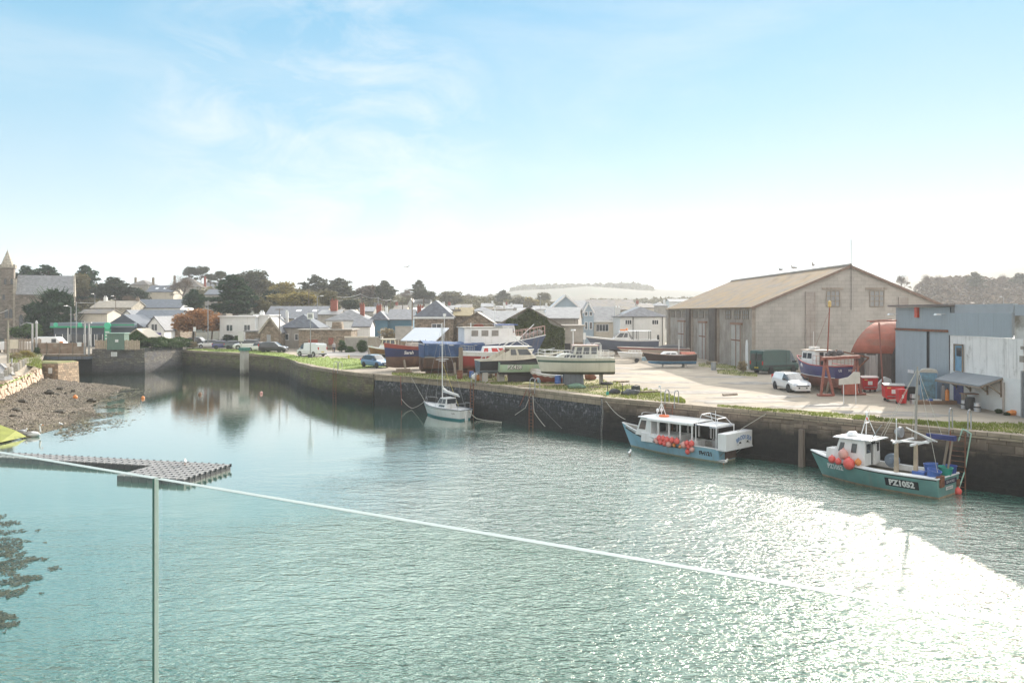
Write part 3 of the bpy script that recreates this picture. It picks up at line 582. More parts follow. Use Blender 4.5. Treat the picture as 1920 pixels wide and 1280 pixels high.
def house(label, u0, u1, Y, ve, vr, d, wall, roofm, roof='gx', zb=None, win=(), lw=(), rw=(), chim=(), doors=(), rz=0., name='house', cat='house', oh=.3, trim=None, skyl=(), group=None, hip=1.):
    a = P(u0, HY, Y); c = P(u1, HY, Y); w = c.x-a.x; cx = (a.x+c.x)/2
    if zb is None: zb = land_z(cx, Y+d/2)-.15
    he = EYE-(ve-HY)/F*Y-zb; yr = Y if roof == 'gy' else Y+d/2; hr = EYE-(vr-HY)/F*yr-zb
    t = thing(name, label, cat, (cx, Y, zb), rz, group); h2 = w/2
    mb = MB()
    mb.box(-h2, h2, 0, d, -1.5, he)
    if roof == 'gy': mb.prism([(-h2, he), (h2, he), (0, hr-.06)], 0, d, 'y')
    elif roof == 'gx': mb.prism([(0, he), (d, he), (d/2, hr-.06)], -h2, h2, 'x')
    mb.build('wall', wall, t)
    rb = MB(); th = .16
    if roof == 'gy':
        sl = (hr-he)/h2
        for s in (-1, 1):
            rb.prism([(0, hr), (s*(h2+oh), he-oh*sl), (s*(h2+oh), he-oh*sl+th), (0, hr+th)][::s], -oh, d+oh, 'y')
    elif roof == 'gx':
        sl = (hr-he)/(d/2)
        rb.prism([(d/2, hr), (-oh, he-oh*sl), (-oh, he-oh*sl+th), (d/2, hr+th)], -h2-oh*.6, h2+oh*.6, 'x')
        rb.prism([(d/2, hr), (d+oh, he-oh*sl), (d+oh, he-oh*sl+th), (d/2, hr+th)][::-1], -h2-oh*.6, h2+oh*.6, 'x')
    elif roof == 'hip':
        k = min(h2*.98, d/2*hip); x0, x1, y0, y1 = -h2-oh, h2+oh, -oh, d+oh
        if w < d: kk = h2+oh; rr = [(0, y0+kk*hip, hr), (0, y1-kk*hip, hr)]
        else: rr = [(-h2+k, d/2, hr), (h2-k, d/2, hr)]
        z = he
        vs = [(x0, y0, z), (x1, y0, z), (x1, y1, z), (x0, y1, z), rr[0], rr[1], (x0, y0, z-.12), (x1, y0, z-.12), (x1, y1, z-.12), (x0, y1, z-.12)]
        fs = [(0, 1, 5, 4), (2, 3, 4, 5), (1, 2, 5), (3, 0, 4)] if w >= d else [(0, 1, 4), (1, 2, 5, 4), (2, 3, 5), (3, 0, 4, 5)]
        rb.add(vs, fs+[(6, 7, 1, 0), (7, 8, 2, 1), (8, 9, 3, 2), (9, 6, 0, 3), (9, 8, 7, 6)])
    else: rb.box(-h2-oh, h2+oh, -oh, d+oh, he, he+.22)
    ro = rb.build('roof', roofm, t)
    if trim:
        tb = MB()
        if roof == 'gy':
            for s in (-1, 1): tb.bar((0, -oh-.05, hr+.0), (s*(h2+oh), -oh-.05, he-oh*sl+.0), .08, .3)
        else: tb.box(-h2-oh*.6, h2+oh*.6, -oh-.1, -oh-.004, (he-oh*.3 if roof != 'flat' else he)-.18, he+.05 if roof != 'flat' else he+.24)
        tb.build('fascia', trim, t)
    for x, z, ww, hh, *b in win: add_window(t, 'f', -h2+x*w, z, ww, hh, 0, *(b or [1]))
    for x, z, ww, hh, *b in lw: add_window(t, 'l', x*d, z, ww, hh, -h2, *(b or [1]))
    for x, z, ww, hh, *b in rw: add_window(t, 'r', x*d, z, ww, hh, h2, *(b or [1]))
    for x, z, ww, hh, m_ in doors:
        q = MB(); q.box(-h2+x*w-ww/2, -h2+x*w+ww/2, -.06, -.004, z, z+hh); q.build('door', m_, t)
    for x, y, hh, m_, *s_ in chim:
        s_ = s_[0] if s_ else .55; q = MB(); X = -h2+x*w; Yy = y*d; q.box(X-s_*.7, X+s_*.7, Yy-s_/2, Yy+s_/2, he, hr+hh); q.box(X-s_*.8, X+s_*.8, Yy-s_*.6, Yy+s_*.6, hr+hh+.003, hr+hh+.14)
        for k in (-1, 1): q.lathe([(.12, hr+hh+.14), (.1, hr+hh+.5)], (X+k*s_*.35, Yy, 0), 7)
        q.build('chimney', m_, ro)
    for x, fz, ww in skyl:   # roof lights on the front slope (gx / hip): fraction up the slope
        q = MB(); sl = (hr-he)/(d/2); y = d/2*fz; z = he+sl*y+.19; X = -h2+x*w
        q.add([(X-ww/2, y-.5, z-.5*sl), (X+ww/2, y-.5, z-.5*sl), (X+ww/2, y+.5, z+.5*sl), (X-ww/2, y+.5, z+.5*sl)], [(0, 1, 2, 3)]); q.build('roof_light', white_clean, ro)
    return t
H = house
# far hillside
H('square grey-roofed villa on skyline left of the bare tree', 243, 278, 300, 534, 525, 9, render_grey, slate_brown, 'hip', win=[(.25, 2.6, .9, 1.3), (.5, 2.6, .9, 1.3), (.75, 2.6, .9, 1.3)], chim=[(.02, .5, .7, stone_house), (.98, .5, .7, stone_house)])
H('long pale house with skylights below the skyline villa', 274, 325, 285, 547, 536, 9, render_cream, slate, 'gx', win=[(k/8+.06, 1.2+2.4*(k % 2 == 9), .9, 1.3) for k in range(8)], skyl=[(.3, .5, 1.1), (.6, .5, 1.1), (.85, .5, 1.1)])
H('hip-roofed house on skyline behind the bare brown tree', 315, 376, 310, 538, 522, 11, render_grey, slate_brown, 'hip', chim=[(.02, .5, .9, stone_house), (.97, .5, .5, brickred)], win=[(.2, 2.4, 1, 1.3), (.8, 2.4, 1, 1.3)])
H('pale house under the umbrella pines on the hilltop', 381, 413, 330, 541, 529, 9, render_cream, slate_grey, 'gx', win=[(.3, 2.4, 1, 1.3), (.7, 2.4, 1, 1.3)], chim=[(.05, .5, 1.2, render_cream)])
H('slate-roofed house left of the big cypress on the hill', 384, 424, 260, 552, 543, 8, render_grey, slate, 'gx', win=[(.2, 1.8, 1, 1.3), (.7, 1.8, 1, 1.3)])
H('white gabled cottage on the hill between telegraph poles', 764, 775, 300, 572, 560, 9, render_white, slate_grey, 'gy')
H('long white house on the hill above the stone hip-roofed building', 776, 806, 300, 569, 562, 8, render_white, slate_grey, 'gx', win=[(.2, 1.4, 1, 1.2), (.6, 1.4, 1, 1.2)], chim=[(.9, .5, .9, render_white)])
H('white house half hidden behind trees left of the telegraph poles', 690, 712, 280, 575, 568, 8, render_cream, slate_grey, 'gx')
for k, (u0, u1, Y, ve, vr, lb) in enumerate([(902, 925, 330, 575, 569, 'far pale cottage with small gable above the village roofs'), (930, 962, 300, 579, 574, 'long low grey-roofed house in the hazy village centre'), (855, 884, 260, 577, 571, 'brown-roofed house behind the round-window gable'), (884, 924, 210, 583, 575, 'dark hip-roofed house behind the round-window gable'), (970, 1003, 240, 583, 578, 'small grey roof right behind the ivy gable')]):
    H(lb, u0, u1, Y, ve, vr, 9, render_cream if k % 2 == 0 else render_white, (slate_grey, slate_grey, slate_brown, slate, slate_grey)[k], 'gx' if k != 3 else 'hip', chim=[(.9, .5, .8, render_white)] if k in (0, 1) else [])
H('pale bungalow on the hill right behind the white warehouse houses', 1255, 1300, 330, 566, 561, 8, render_white, slate_grey, 'gx')
for k, (u0, u1, Y, ve, vr, lb) in enumerate([(540, 572, 225, 583, 575, 'grey-roofed house peeping behind the long dark slate roof'), (636, 664, 230, 585, 577, 'pale house between brick chimney and white-capped chimney far behind'), (668, 700, 240, 584, 576, 'low white house under the overhead wires'), (700, 722, 200, 590, 583, 'small brown-roofed cottage behind blue house chimney'), (738, 762, 250, 580, 573, 'far cream house behind the row of telegraph poles'),
        (806, 832, 230, 582, 574, 'white house left of the hip roof peak, far back'), (838, 862, 250, 580, 573, 'grey-roofed cottage right of the hip roof peak, far back'), (920, 948, 260, 580, 574, 'cream cottage behind the long grey roof'), (946, 980, 330, 577, 571, 'distant white terrace below the round-topped cypress'), (1000, 1028, 300, 580, 574, 'hazy white cottage left of the pale blue gable'), (1196, 1226, 240, 577, 570, 'hazy cottage behind the white drainpipe building'), (1226, 1252, 300, 573, 567, 'far hazy cottage beside the warehouse eaves')]):
    H(lb, u0, u1, Y, ve, vr, 8, (render_white, render_cream, render_grey)[k % 3], (slate_grey, slate_brown, slate)[k % 3], 'hip' if k % 4 == 3 else 'gx', win=[(.25, 1.5, .9, 1.2), (.7, 1.5, .9, 1.2)], chim=[((.1, .9)[k % 2], .5, .8, (brickred, render_white)[k % 2])])
# middle distance, left
H('cream rendered house with grey-green gable end and brown roof', 150, 166, 172, 594, 581, 8, mk('grey_green_render', (.42, .45, .42), .85, .06, 1), slate_brown, 'gx', lw=(), win=())
H('cream rendered house with three dark windows beside the big cypress', 146, 201, 170, 588, 581, 6, render_cream, slate_brown, 'gx', win=[(.06, 3.0, .8, 1.2, 0), (.14, 3.4, 1.0, 1.4, 1), (.23, 3.0, .8, 1.2, 0)])
H('stone terrace with beige roof and white chimney', 170, 246, 198, 577, 565, 9, stone_light, mk('beige_slate', (.36, .32, .26), .8, .15, 1.5, pat=('brick', .5, .3, (.7, .7, .7), .1, .012, .02)), 'gx', win=[(.4, 3.4, 1, 1.4), (.55, 3.4, 1, 1.4), (.75, 3.4, 1, 1.4), (.4, .8, 1, 1.4), (.6, .8, 1, 1.4)], chim=[(.14, .5, .9, render_white), (.95, .5, .7, stone_house)])
H('long white house under black slate roof, farther of the two', 240, 338, 205, 577, 562, 10, render_white, slate, 'gx', win=[(.2, 3.9, 1.2, 1.3), (.42, 3.9, 1.6, 1.2), (.62, 3.9, 1.2, 1.2), (.9, 3.9, 1.2, 1.2)])
H('white gabled extension with two dark roofs below the long house', 224, 252, 188, 596, 582, 7, render_white, slate, 'gy')
H('white house with black slate roof and tall front window', 247, 330, 168, 597, 582, 9, render_white, slate, 'gx', win=[(.22, 2.3, 1.5, 1.8, 2), (.6, 2.3, 1.0, 1.2)])
t = H('white gable-fronted shop with purple sign over its door', 271, 308, 155, 617, 594, 8, render_white, slate, 'gy', win=[(.5, 3.2, 1.1, 1.2, 1), (.25, .7, 1.1, 1.5, 0), (.75, .7, 1.1, 1.5, 0)], doors=[(.5, 0, .9, 2, steel_dark)], name='shop', cat='shop')
q = MB(); q.box(-1.3, 1.3, -.14, -.01, 2.35, 2.75); q.build('shop_sign', mk('purple_sign', (.09, .07, .28), .5, .05, 1), t)
H('low stone house with dark patched roof behind the motorhome', 306, 338, 160, 612, 599, 8, stone_house, slate, 'gx', win=[(.5, 1.2, 1, 1.1)])
H('brick hut with ivy-covered gable beside the green cabinet', 238, 276, 139, 631, 617.5, 4.5, stone_light, mk('beige_tile', (.5, .45, .36), .8, .1, 1.5), 'gy', name='hut', cat='hut')
# fuel station
def station():
    Y = 152; a = P(98, HY, Y); c = P(250, HY, Y); w = c.x-a.x; zt = EYE-(605-HY)/F*Y; z0 = Q-.05
    t = thing('petrol_station', 'dark blue petrol station with green band along its flat roof', 'petrol station', ((a.x+c.x)/2, Y, z0)); h2 = w/2; H_ = zt-z0
    navy = mk('navy_cladding', (.05, .07, .10), .5, .08, 1, pat=('brick', 8., .5, (.6, .6, .6), .03, .02, 0)); grn = mk('bright_green_band', (.01, .32, .16), .4, .05, 1)
    mb = MB(); mb.box(-h2, h2, .5, 9, 0, H_-.9); mb.build('wall', navy, t)
    mb = MB(); mb.box(-h2-.3, h2+.3, -.2, 9.2, H_-.9, H_); mb.build('roof', mk('station_fascia', (.13, .18, .22), .4, .05, 1), t)
    mb = MB(); mb.box(-h2-.32, h2*.28, -.26, -.21, H_-.95, H_-.62); mb.box(h2*.28+.1, h2+.3, -.26, -.21, H_-.5, H_-.3); mb.build('green_band', grn, t)
    for x0, x1 in ((-h2+.4, -h2*.25), (-h2*.2, h2*.02), (h2*.08, h2*.35)):
        mb = MB(); mb.box(x0, x1, .42, .49, .3, 2.4); g = mb.build('shop_window', glass_dark, t)
        mb = MB(); n = max(2, int((x1-x0)/1.1))
        for k in range(n+1): xx = lerp(x0, x1, k/n); mb.box(xx-.05, xx+.05, .34, .415, .25, 2.45)
        mb.build('mullions', frame_white, g)
    for x in (-h2*.62, -.05*h2): mb = MB(); mb.box(x-.09, x+.09, .05, .23, 0, H_-.9); mb.build('post', white, t)
    for x in (-h2+.8, -h2*.3): mb = MB(); mb.lathe([(.42, -.3), (.42, -.22)], (x, 0, H_-.35), 12, 'y'); mb.build('round_emblem', mk('emblem_green', (.05, .5, .3), .4, .1, 3), t)
    x = h2*.45; mb = MB(); mb.box(x-.55, x+.55, -1.4, -1.15, 0, 3.6); tt = mb.build('price_totem', grn, t)
    mb = MB(); mb.lathe([(.62, -1.45), (.62, -1.1)], (x, 0, 4.1), 16, 'y'); mb.build('round_emblem', mk('emblem_green', (.05, .5, .3), .4, .1, 3), tt)
    mb = MB()
    for k in range(3): mb.box(x-.4, x+.4, -1.43, -1.405, 1.5+k*.6, 1.85+k*.6)
    mb.build('price_panel', mk('price_panel', (.5, .6, .55), .3, .1, 4), tt)
    mb = MB(); mb.prism([(-1, H_-.9), (7.0, H_-.9), (3, H_+1.6)], 1, 9.0, 'y'); mb.T = Matrix.Identity(4); o = mb.build('hipped_roof', mk('navy_roof', (.07, .085, .11), .6, .1, 1), t); o.location.x = h2*.3
station()
# church
def church():
    Y = 190; a = P(-14, HY, Y); c = P(28, HY, Y); w = (c.x-a.x)*.85; z0 = 4.; f = lambda v: EYE-(v-HY)/F*Y-z0
    t = thing('church_tower', 'square granite church tower with battlements and stone spire', 'church tower', ((a.x+c.x)/2, Y, z0), radians(27)); h = w/2; H_ = f(502)
    mb = MB(); mb.box(-h, h, 0, w, -2, f(545)); mb.box(-h+.25, h-.25, .25, w-.25, f(545), H_); mb.box(-h, h, -.1, w+.1, f(547), f(543)); mb.build('tower_wall', stone_church, t)
    mb = MB()
    for sx in (-1, 1):
        for sy in (0, 1): mb.box(sx*h-.35, sx*h+.35, sy*w-.45, sy*w+.25, -2, f(522)); 
    mb.build('buttress', stone_light, t)
    mb = MB(); mb.box(-h-.05, h+.05, -.02, w, H_, H_+.35)
    n = 7
    for k in range(n):
        x = lerp(-h, h-.45, k/(n-1)); mb.box(x, x+.45, 0, .3, H_+.35, H_+.85); mb.box(h-.25, h+.05, x+h, x+h+.45, H_+.36, H_+.86)
    mb.build('battlements', stone_light, t)
    mb = MB(); zt = f(468); mb.lathe([(1.62, H_+.2), (.05, zt)], (.55, w/2, 0), 8); mb.tube([(.55, w/2, zt-.1), (.55, w/2, zt+.5)], .03); mb.build('spire', stone_light, t, uv=True)
    for x, z, ww, hh in ((.5, f(596), .7, 2.2), (1.4, f(596), .7, 2.2), (.3, f(533), .5, 1.4), (1.6, f(533), .5, 1.4), (0, f(562), .5, 1.3)):
        mb = MB(); pts = [(x-ww/2, z), (x+ww/2, z), (x+ww/2, z+hh*.75), (x+ww*.3, z+hh*.92), (x, z+hh), (x-ww*.3, z+hh*.92), (x-ww/2, z+hh*.75)]; mb.prism(pts, -.03, .1 if z > f(545) else -.004, 'y'); mb.prism([(p-(0 if 0 else 0), q) for p, q in pts], .2, .24, 'y'); mb.build('lancet_window', glass_dark, t)
    Y2 = 193; a = P(30, HY, Y2); c = P(139, HY, Y2); w2 = (c.x-a.x)*.88; g = lambda v, y=Y2: EYE-(v-HY)/F*y-z0; d = 9.
    t = thing('church_nave', 'long grey slate-roofed granite church nave right of the tower', 'church', ((a.x+c.x)/2, Y2, z0), radians(27)); h = w2/2; he = g(551); hr = g(518, Y2+d/2)
    mb = MB(); mb.box(-h, h, 0, d, -2, he); mb.prism([(0, he), (d, he), (d/2, hr-.1)], -h, h, 'x'); mb.build('wall', stone_church, t)
    mb = MB(); sl = (hr-he)/(d/2)
    mb.prism([(d/2, hr), (-.3, he-.3*sl), (-.3, he-.3*sl+.2), (d/2, hr+.2)], -h+.2, h-.2, 'x'); mb.prism([(d/2, hr), (d+.3, he-.3*sl), (d+.3, he-.3*sl+.2), (d/2, hr+.2)][::-1], -h+.2, h-.2, 'x'); mb.build('roof', slate_grey, t)
    mb = MB(); mb.prism([(-.45, he-.5), (d+.45, he-.5), (d/2, hr+.45)], h-.25, h+.15, 'x'); mb.build('gable_coping', stone_light, t)
    for k in range(5):
        x = -h+1.2+k*2.7; z = 1.9; pts = [(x-.4, z), (x+.4, z), (x+.4, z+2.6), (x+.2, z+3.2), (x, z+3.4), (x-.2, z+3.2), (x-.4, z+2.6)]; mb = MB(); mb.prism(pts, -.05, -.004, 'y'); mb.build('lancet_window', glass_dark, t)
church()
# middle distance, centre
t = H('white flat-roofed house with two red-blind windows behind the parked cars', 412, 478, 152, 594, 594, 8, render_white, frame_white, 'flat', win=[(.28, 3.2, 1.1, 1.1, 1), (.78, 3.2, 1.1, 1.1, 1), (.2, .4, 1.0, 1.0, 1)], doors=[(.42, .2, 1.1, 1.3, mk('blue_grey_panel', (.12, .17, .22), .5, .05, 1))])
q = MB(); q.box(-2.6, .2, -.6, -.01, 1.72, 1.85); q.build('porch_roof', slate, t)
H('white side wing with flat roof right of the red-blind windows', 478.4, 503, 154, 592, 592, 7, render_white, frame_white, 'flat', chim=[(.1, .5, .6, render_white)])
H('long dark slate roof with skylights behind the stone chapel', 494, 606, 178, 597, 575, 12, stone_light, slate, 'gx', zb=3.4, skyl=[(.52, .6, 1.2), (.8, .6, 1.2)], win=[(.66, 2.4, 1.1, 1.1)])
t = H('rubble stone gable house with tall narrow window beside the car park', 488, 526, 143, 621, 596, 7, stone_house, slate, 'gy', doors=[(.42, .6, .7, 2.1, mk('grey_door', (.33, .34, .36), .6, .1, 1))], trim=stone_light)
H('slate hip-roofed house with skylight behind the telegraph pole', 526.5, 596, 146, 614, 589, 8, render_grey, slate, 'hip', hip=.9, win=[(.12, 1.7, 1.2, 1.0, 1), (.55, 1.7, 2.2, 1.0, 3)], skyl=[(.35, .5, 1.0)], chim=[(.0, .5, .3, render_white, .35)])
H('little flat-roofed stone outhouse with grey door left of the stone gable', 460, 487.5, 145, 622, 622, 4, stone_house, slate_grey, 'flat', doors=[(.82, 0, 1.0, 2, mk('grey_door', (.33, .34, .36), .6, .1, 1))], name='outhouse', cat='outbuilding')
H('tall red brick chimney house behind the flat stone workshop', 596, 634, 170, 590, 582, 9, render_grey, slate_grey, 'gx', chim=[(.62, .4, 2.1, brickred, 1.0)])
H('white house with pale hip roof and tall white-capped chimney', 611, 690, 160, 600, 580, 10, render_white, slate_grey, 'hip', win=[(.24, 2.2, 2.3, 1.5, 2)], chim=[(.80, .3, .9, brickred, .6)], hip=.8)
H('white lean-to gable in front of the deep blue house', 661, 694, 150, 612, 600, 5, render_white, slate, 'gx')
H('deep blue house with dark slate roof, larger and nearer the poles', 726, 774, 164, 599, 581, 9, render_teal, slate, 'gx', win=[(.56, 1.6, 1.0, 1.9, 0)], rz=0)
H('deep blue house with red brick chimney behind dry shrub', 695, 725.6, 162, 599, 583, 8, render_teal, slate, 'hip', win=[(.75, 1.8, .7, 1.4, 0)], chim=[(.35, .4, 1.0, brickred, .7)])
H('white-roofed cottage behind the tall telegraph pole', 772, 800, 185, 590, 578, 8, render_white, white, 'gx', chim=[(.55, .5, .2, brickred, .5)])
t = H('square stone house with steep slate hip roof and white window', 777, 850, 136, 594.5, 563, 12, stone_house, slate, 'hip', win=[(.57, 3.2, 1.5, 1.5, 1)], trim=white, hip=.95, chim=[(.02, .5, -1.2, brickred, .5)])
H('ochre-roofed wing right of the stone hip-roofed house', 851, 884, 138, 592, 578, 9, stone_house, mk('ochre_slate', (.30, .24, .13), .8, .2, 1.5), 'gx', chim=[(.1, .3, -.3, render_grey, 1.0)])
t = H('stone gable building with round brick-ringed opening', 858, 930, 124, 609, 586.5, 14, stone_house, slate_brown, 'gy', name='workshop', cat='workshop')
q = MB(); q.lathe([(.62, 0), (.95, 0), (.95, -.1), (.62, -.1)], (.3, -.004, 4.1), 20, 'y'); q.build('brick_ring', brickred, t)
q = MB(); q.lathe([(.6, 0), (.6, -.05)], (.3, -.004, 4.1), 20, 'y'); q.build('round_panel', render_grey, t)
H('long grey roof running right from the round-window gable', 905, 975, 132, 603, 584, 10, render_grey, slate_grey, 'gx', name='workshop', cat='workshop')
ivy_h = H('gabled shed whose whole front is covered in dark ivy', 929, 1054, 110, 612, 577.5, 12, render_grey, slate_brown, 'gy', name='shed', cat='shed')
H('grey slate barn with rendered gable right behind the ivy gable', 1022, 1084, 120, 597, 577.5, 10, render_grey, slate_grey, 'gx', name='barn', cat='barn', rz=radians(-8))
H('concrete lean-to with small doorway between ivy shed and blue boat', 1054.5, 1094, 113, 612, 611, 5, concrete, render_grey, 'flat', doors=[(.75, .2, 1.3, 2.3, wood_old), (.25, .2, .8, 2.1, steel_dark)], name='lean_to', cat='outbuilding')
# low stone ruin / workshop behind the white van
t = H('long flat-roofed stone workshop with red brick openings behind white van', 560, 658, 141, 619, 617, 6, stone_house, render_grey, 'flat', doors=[(.28, 0, 1.6, 1.9, brickred), (.62, 1.0, .9, 1.2, brickred)], name='workshop', cat='workshop')
q = MB(); q.box(.8, 2.9, 1, 3, 2.7, 5.0, .25, .2); q.build('stone_stack', stone_house, t)
H('small ruined stone wall block with pale top right of the ivy bush', 690, 716, 118, 634, 633, 1.2, concrete_stain, render_grey, 'flat', name='ruined_wall', cat='wall', oh=.02)
H('rendered garden wall between the ivy bushes', 646, 690, 134, 633, 632, .6, render_grey, render_cream, 'flat', name='garden_wall', cat='wall', oh=.04)
H('grey block wall pillar behind the dry shrub', 741, 772, 128, 614, 613, .8, concrete, render_grey, 'flat', name='garden_wall', cat='wall', oh=.03)
H('low brown wall behind the deep navy fishing boat', 716, 835, 121, 638, 637.5, .5, stone_house, render_grey, 'flat', name='garden_wall', cat='wall', oh=.03)
# open shed with grey sheet roof
t = thing('boat_shed', 'open boat shed with pale grey sloping sheet roof', 'shed', (0, 0, 0)); mb = MB()
A_ = P(751, 638, 108); B_ = P(812, 640, 108); C_ = P(842, 614.5, 116); D_ = P(778, 614, 116); B_ = P(815, 640, 108)
mb.add([tuple(A_), tuple(B_), tuple(C_), tuple(D_)]+[tuple(p-Vector((0, 0, .12))) for p in (A_, B_, C_, D_)], [(0, 1, 2, 3), (7, 6, 5, 4), (0, 4, 5, 1), (1, 5, 6, 2), (2, 6, 7, 3), (3, 7, 4, 0)]); mb.build('roof', mk('grey_roof_sheet', (.30, .34, .39), .5, .06, .8), t)
for p in (A_, B_, C_, D_): mb = MB(); mb.bar((p.x, p.y, Q-.1), (p.x, p.y, p.z-.14), .15); mb.build('post', wood_old, t)
mb = MB(); mb.box(D_.x, C_.x, 116.1, 116.3, Q-.1, C_.z-.15); mb.build('back_wall', wood_old, t)
# pale blue boarded house and its neighbours
t = H('pale blue boarded gable house with white bargeboards', 1027, 1094, 150, 583, 554, 13, render_blue, mk('pale_lit_slate', (.42, .43, .44), .35, .1, 1.5, pat=('brick', .5, .3, (.8, .8, .8), .08, .012, .02)), 'gy', trim=frame_white, zb=3.1)  # sun's glare on the roof put into the pale slate colour
t = H('narrow pale blue stair turret with steep gable and pairs of windows', 1094.3, 1113, 147, 584, 567, 5, render_blue, slate_grey, 'gy', trim=frame_white, zb=3.1, win=[(.25, 3.6, .4, 1.2, 0), (.72, 3.6, .4, 1.2, 0), (.25, 6.1, .4, .6, 0), (.72, 6.1, .4, .6, 0)], oh=.15)
H('slate roof linking the pale blue gable to the turret', 1078, 1100, 158, 580, 565, 9, render_blue, slate_grey, 'gx', zb=3.1)
H('cream house with long slate roof and wide four-light window', 1113.4, 1160, 148, 601, 576, 9, render_cream, slate_grey, 'gx', win=[(.34, 3.2, 2.2, 1.2, 3)], trim=frame_white, zb=3.1)
H('long dark slate range behind the cream house', 1104, 1193, 168, 581, 563, 12, render_grey, slate_brown, 'gx', zb=3.1)
H('white building with dark drainpipes beside the concrete warehouse', 1163, 1247, 138, 593, 575, 10, render_white, slate, 'hip', hip=.6, win=[(.18, 4.6, 1.0, .7, 2), (.78, 4.6, 1.0, .7, 2)], zb=3.1, chim=[(.02, .5, -.3, render_white, .7)])
t = COL.objects['house'] if False else None
q = thing('drainpipe_pair', 'two black drainpipes on the white building by the warehouse', 'drainpipe')
for u in (1187, 1242): a = P(u, HY, 137.85); mb = MB(); mb.tube([(a.x, a.y, 3.2), (a.x, a.y, EYE-(594-HY)/F*137.85)], .07); mb.build('drainpipe', black_m, q)

# ---------------------------------------------------------------- the big concrete block warehouse
def warehouse():
    Y0 = 90.3; x0 = (1415-CX)/F*Y0; x1 = x0+21.7; L_ = 45.; he = 7.2; hr = 11.75
    t = thing('warehouse', 'huge concrete block warehouse with lichen-covered sheet roof', 'warehouse', (x0, Y0, Q), radians(1.2)); W_ = x1-x0
    mb = MB(); mb.box(.12, W_, 0, L_, -.5, he)
    # gable with slightly flattened shoulders, seen from the quay
    mb.prism([(.12, he), (W_, he), (W_/2, hr-.1)], 0, L_, 'y'); mb.build('block_wall', concrete_block, t)
    mb = MB(); sl = (hr-he)/(W_/2)
    for s, c in ((-1, 0), (1, W_)):
        xo = c+s*.45; zo = he-.45*sl
        mb.prism([(W_/2, hr), (xo, zo), (xo, zo+.12), (W_/2, hr+.12)][::s], -.18, L_+.3, 'y')
    r_ = mb.build('sheet_roof', asbestos, t)
    mb = MB(); mb.tube([(W_/2, -.2, hr+.12), (W_/2, L_+.3, hr+.12)], .2, 8); mb.build('ridge_cap', render_grey, r_)
    mb = MB(); mb.bar((W_/2, -.24, hr-.02), (-.45, -.24, he-.45*sl-.02), .1, .28); mb.bar((W_/2, -.24, hr-.02), (W_+.45, -.24, he-.45*sl-.02), .1, .28); mb.build('bargeboard', mk('stained_trim', (.22, .16, .13), .8, .2, 2), r_)
    # rendered long side: piers and recessed bays
    mb = MB(); mb.box(-.02, .1, 0, L_, -.4, he-.05); mb.build('side_render', concrete_stain, t)
    mb = MB(); pier = []
    for y0, y1 in ((0, 1.1), (14.2, 17.4), (28, 30.3), (43.6, L_)):
        mb.box(-.32, -.024, y0, y1, -.4, he-.1)
    mb.build('pier', concrete_stain, t)
    mb = MB()
    for y0, y1 in ((14.3, 17.3), (28.1, 30.2)):
      mb = MB(); mb.box(-.6, -.33, y0, y1, -.4, he-.12)
      mb.build('dark_pier', mk('damp_pier', (.12, .10, .085), .9, .2, 1, streak=(.05, .04, .035)), t)
    for k, y in enumerate((1.9, 5.2, 8.9, 18.6, 22., 25.5, 32., 36., 40.)):
        mb = MB(); mb.box(-.1, -.024, y, y+2.2, he-1.45, he-.45); f = mb.build('window', mk('dusty_panes', (.18, .18, .17), .3, .2, 3), t)
        mb = MB()
        for j in range(4): mb.box(-.15, -.102, y+j*.7, y+j*.7+.09, he-1.5, he-.42)
        mb.box(-.15, -.102, y, y+2.2, he-1.0, he-.92); mb.build('frame', wood_old, f)
    for y0, y1, m_ in ((4.6, 8.4, 0), (20.4, 24.0, 1), (33, 37, 0)):
        mb = MB(); mb.box(-.26, -.024, y0-.3, y1+.3, 5.05, 5.3); mb.build('lintel', mk('rust_stained_lintel', (.28, .16, .11), .85, .2, 2), t)
        mb = MB(); mb.box(-.16, -.024, y0, y1, -.1, 5.02); d_ = mb.build('sliding_door', mk('faded_door', (.42, .40, .37), .8, .12, 1.2, streak=(.24, .19, .16), sa=1), t)
        mb = MB(); yy = (y0+y1)/2; mb.box(-.2, -.163, y0+.1, y0+.28, 0, 5); mb.box(-.2, -.163, yy-.09, yy+.09, 0, 5); mb.box(-.2, -.163, y0+.1, y1, 3.1, 3.25); mb.build('door_rail', rust, d_)
    # gable: pilasters, windows, vent pipe mast
    for x in (6.3, 16.9):
      mb = MB(); mb.box(x-.55, x+.55, -.2, -.004, -.4, he+.0+(x if x < W_/2 else W_-x)*sl-1.0)
      mb.build('pilaster', mk('brownish_pilaster', (.38, .345, .32), .92, .12, 1, pat=('brick', .9, .42, (.7, .68, .66), .05, .012, .02), streak=(.18, .14, .12), sa=1), t)
    for x0_, w_ in ((8.15, 1.5), (13.1, 1.6)):
        mb = MB(); mb.box(x0_, x0_+w_, -.05, -.004, he+.0, he+1.75); f = mb.build('window', mk('grey_panes', (.30, .31, .32), .25, .15, 2), t)
        mb = MB(); z0 = he; z1 = he+1.75
        for j in range(4): xx = x0_+w_*j/3; mb.box(xx-.045, xx+.045, -.1, -.052, z0, z1)
        for j in range(4): zz = lerp(z0, z1, j/3); mb.box(x0_-.05, x0_+w_+.05, -.12, -.101, zz-.04, zz+.04)
        mb.build('frame', mk('rusted_frame', (.3, .26, .22), .8, .2, 3), f)
        mb = MB(); mb.box(x0_-.5, x0_+w_+.4, -.09, -.004, z1+.13, z1+.38); mb.build('lintel', concrete_stain, t)
    mb = MB(); mb.tube([(W_/2, -.3, he-.4), (W_/2, -.3, hr+3.)], .035, 6); mb.build('mast', steel_dark, t)
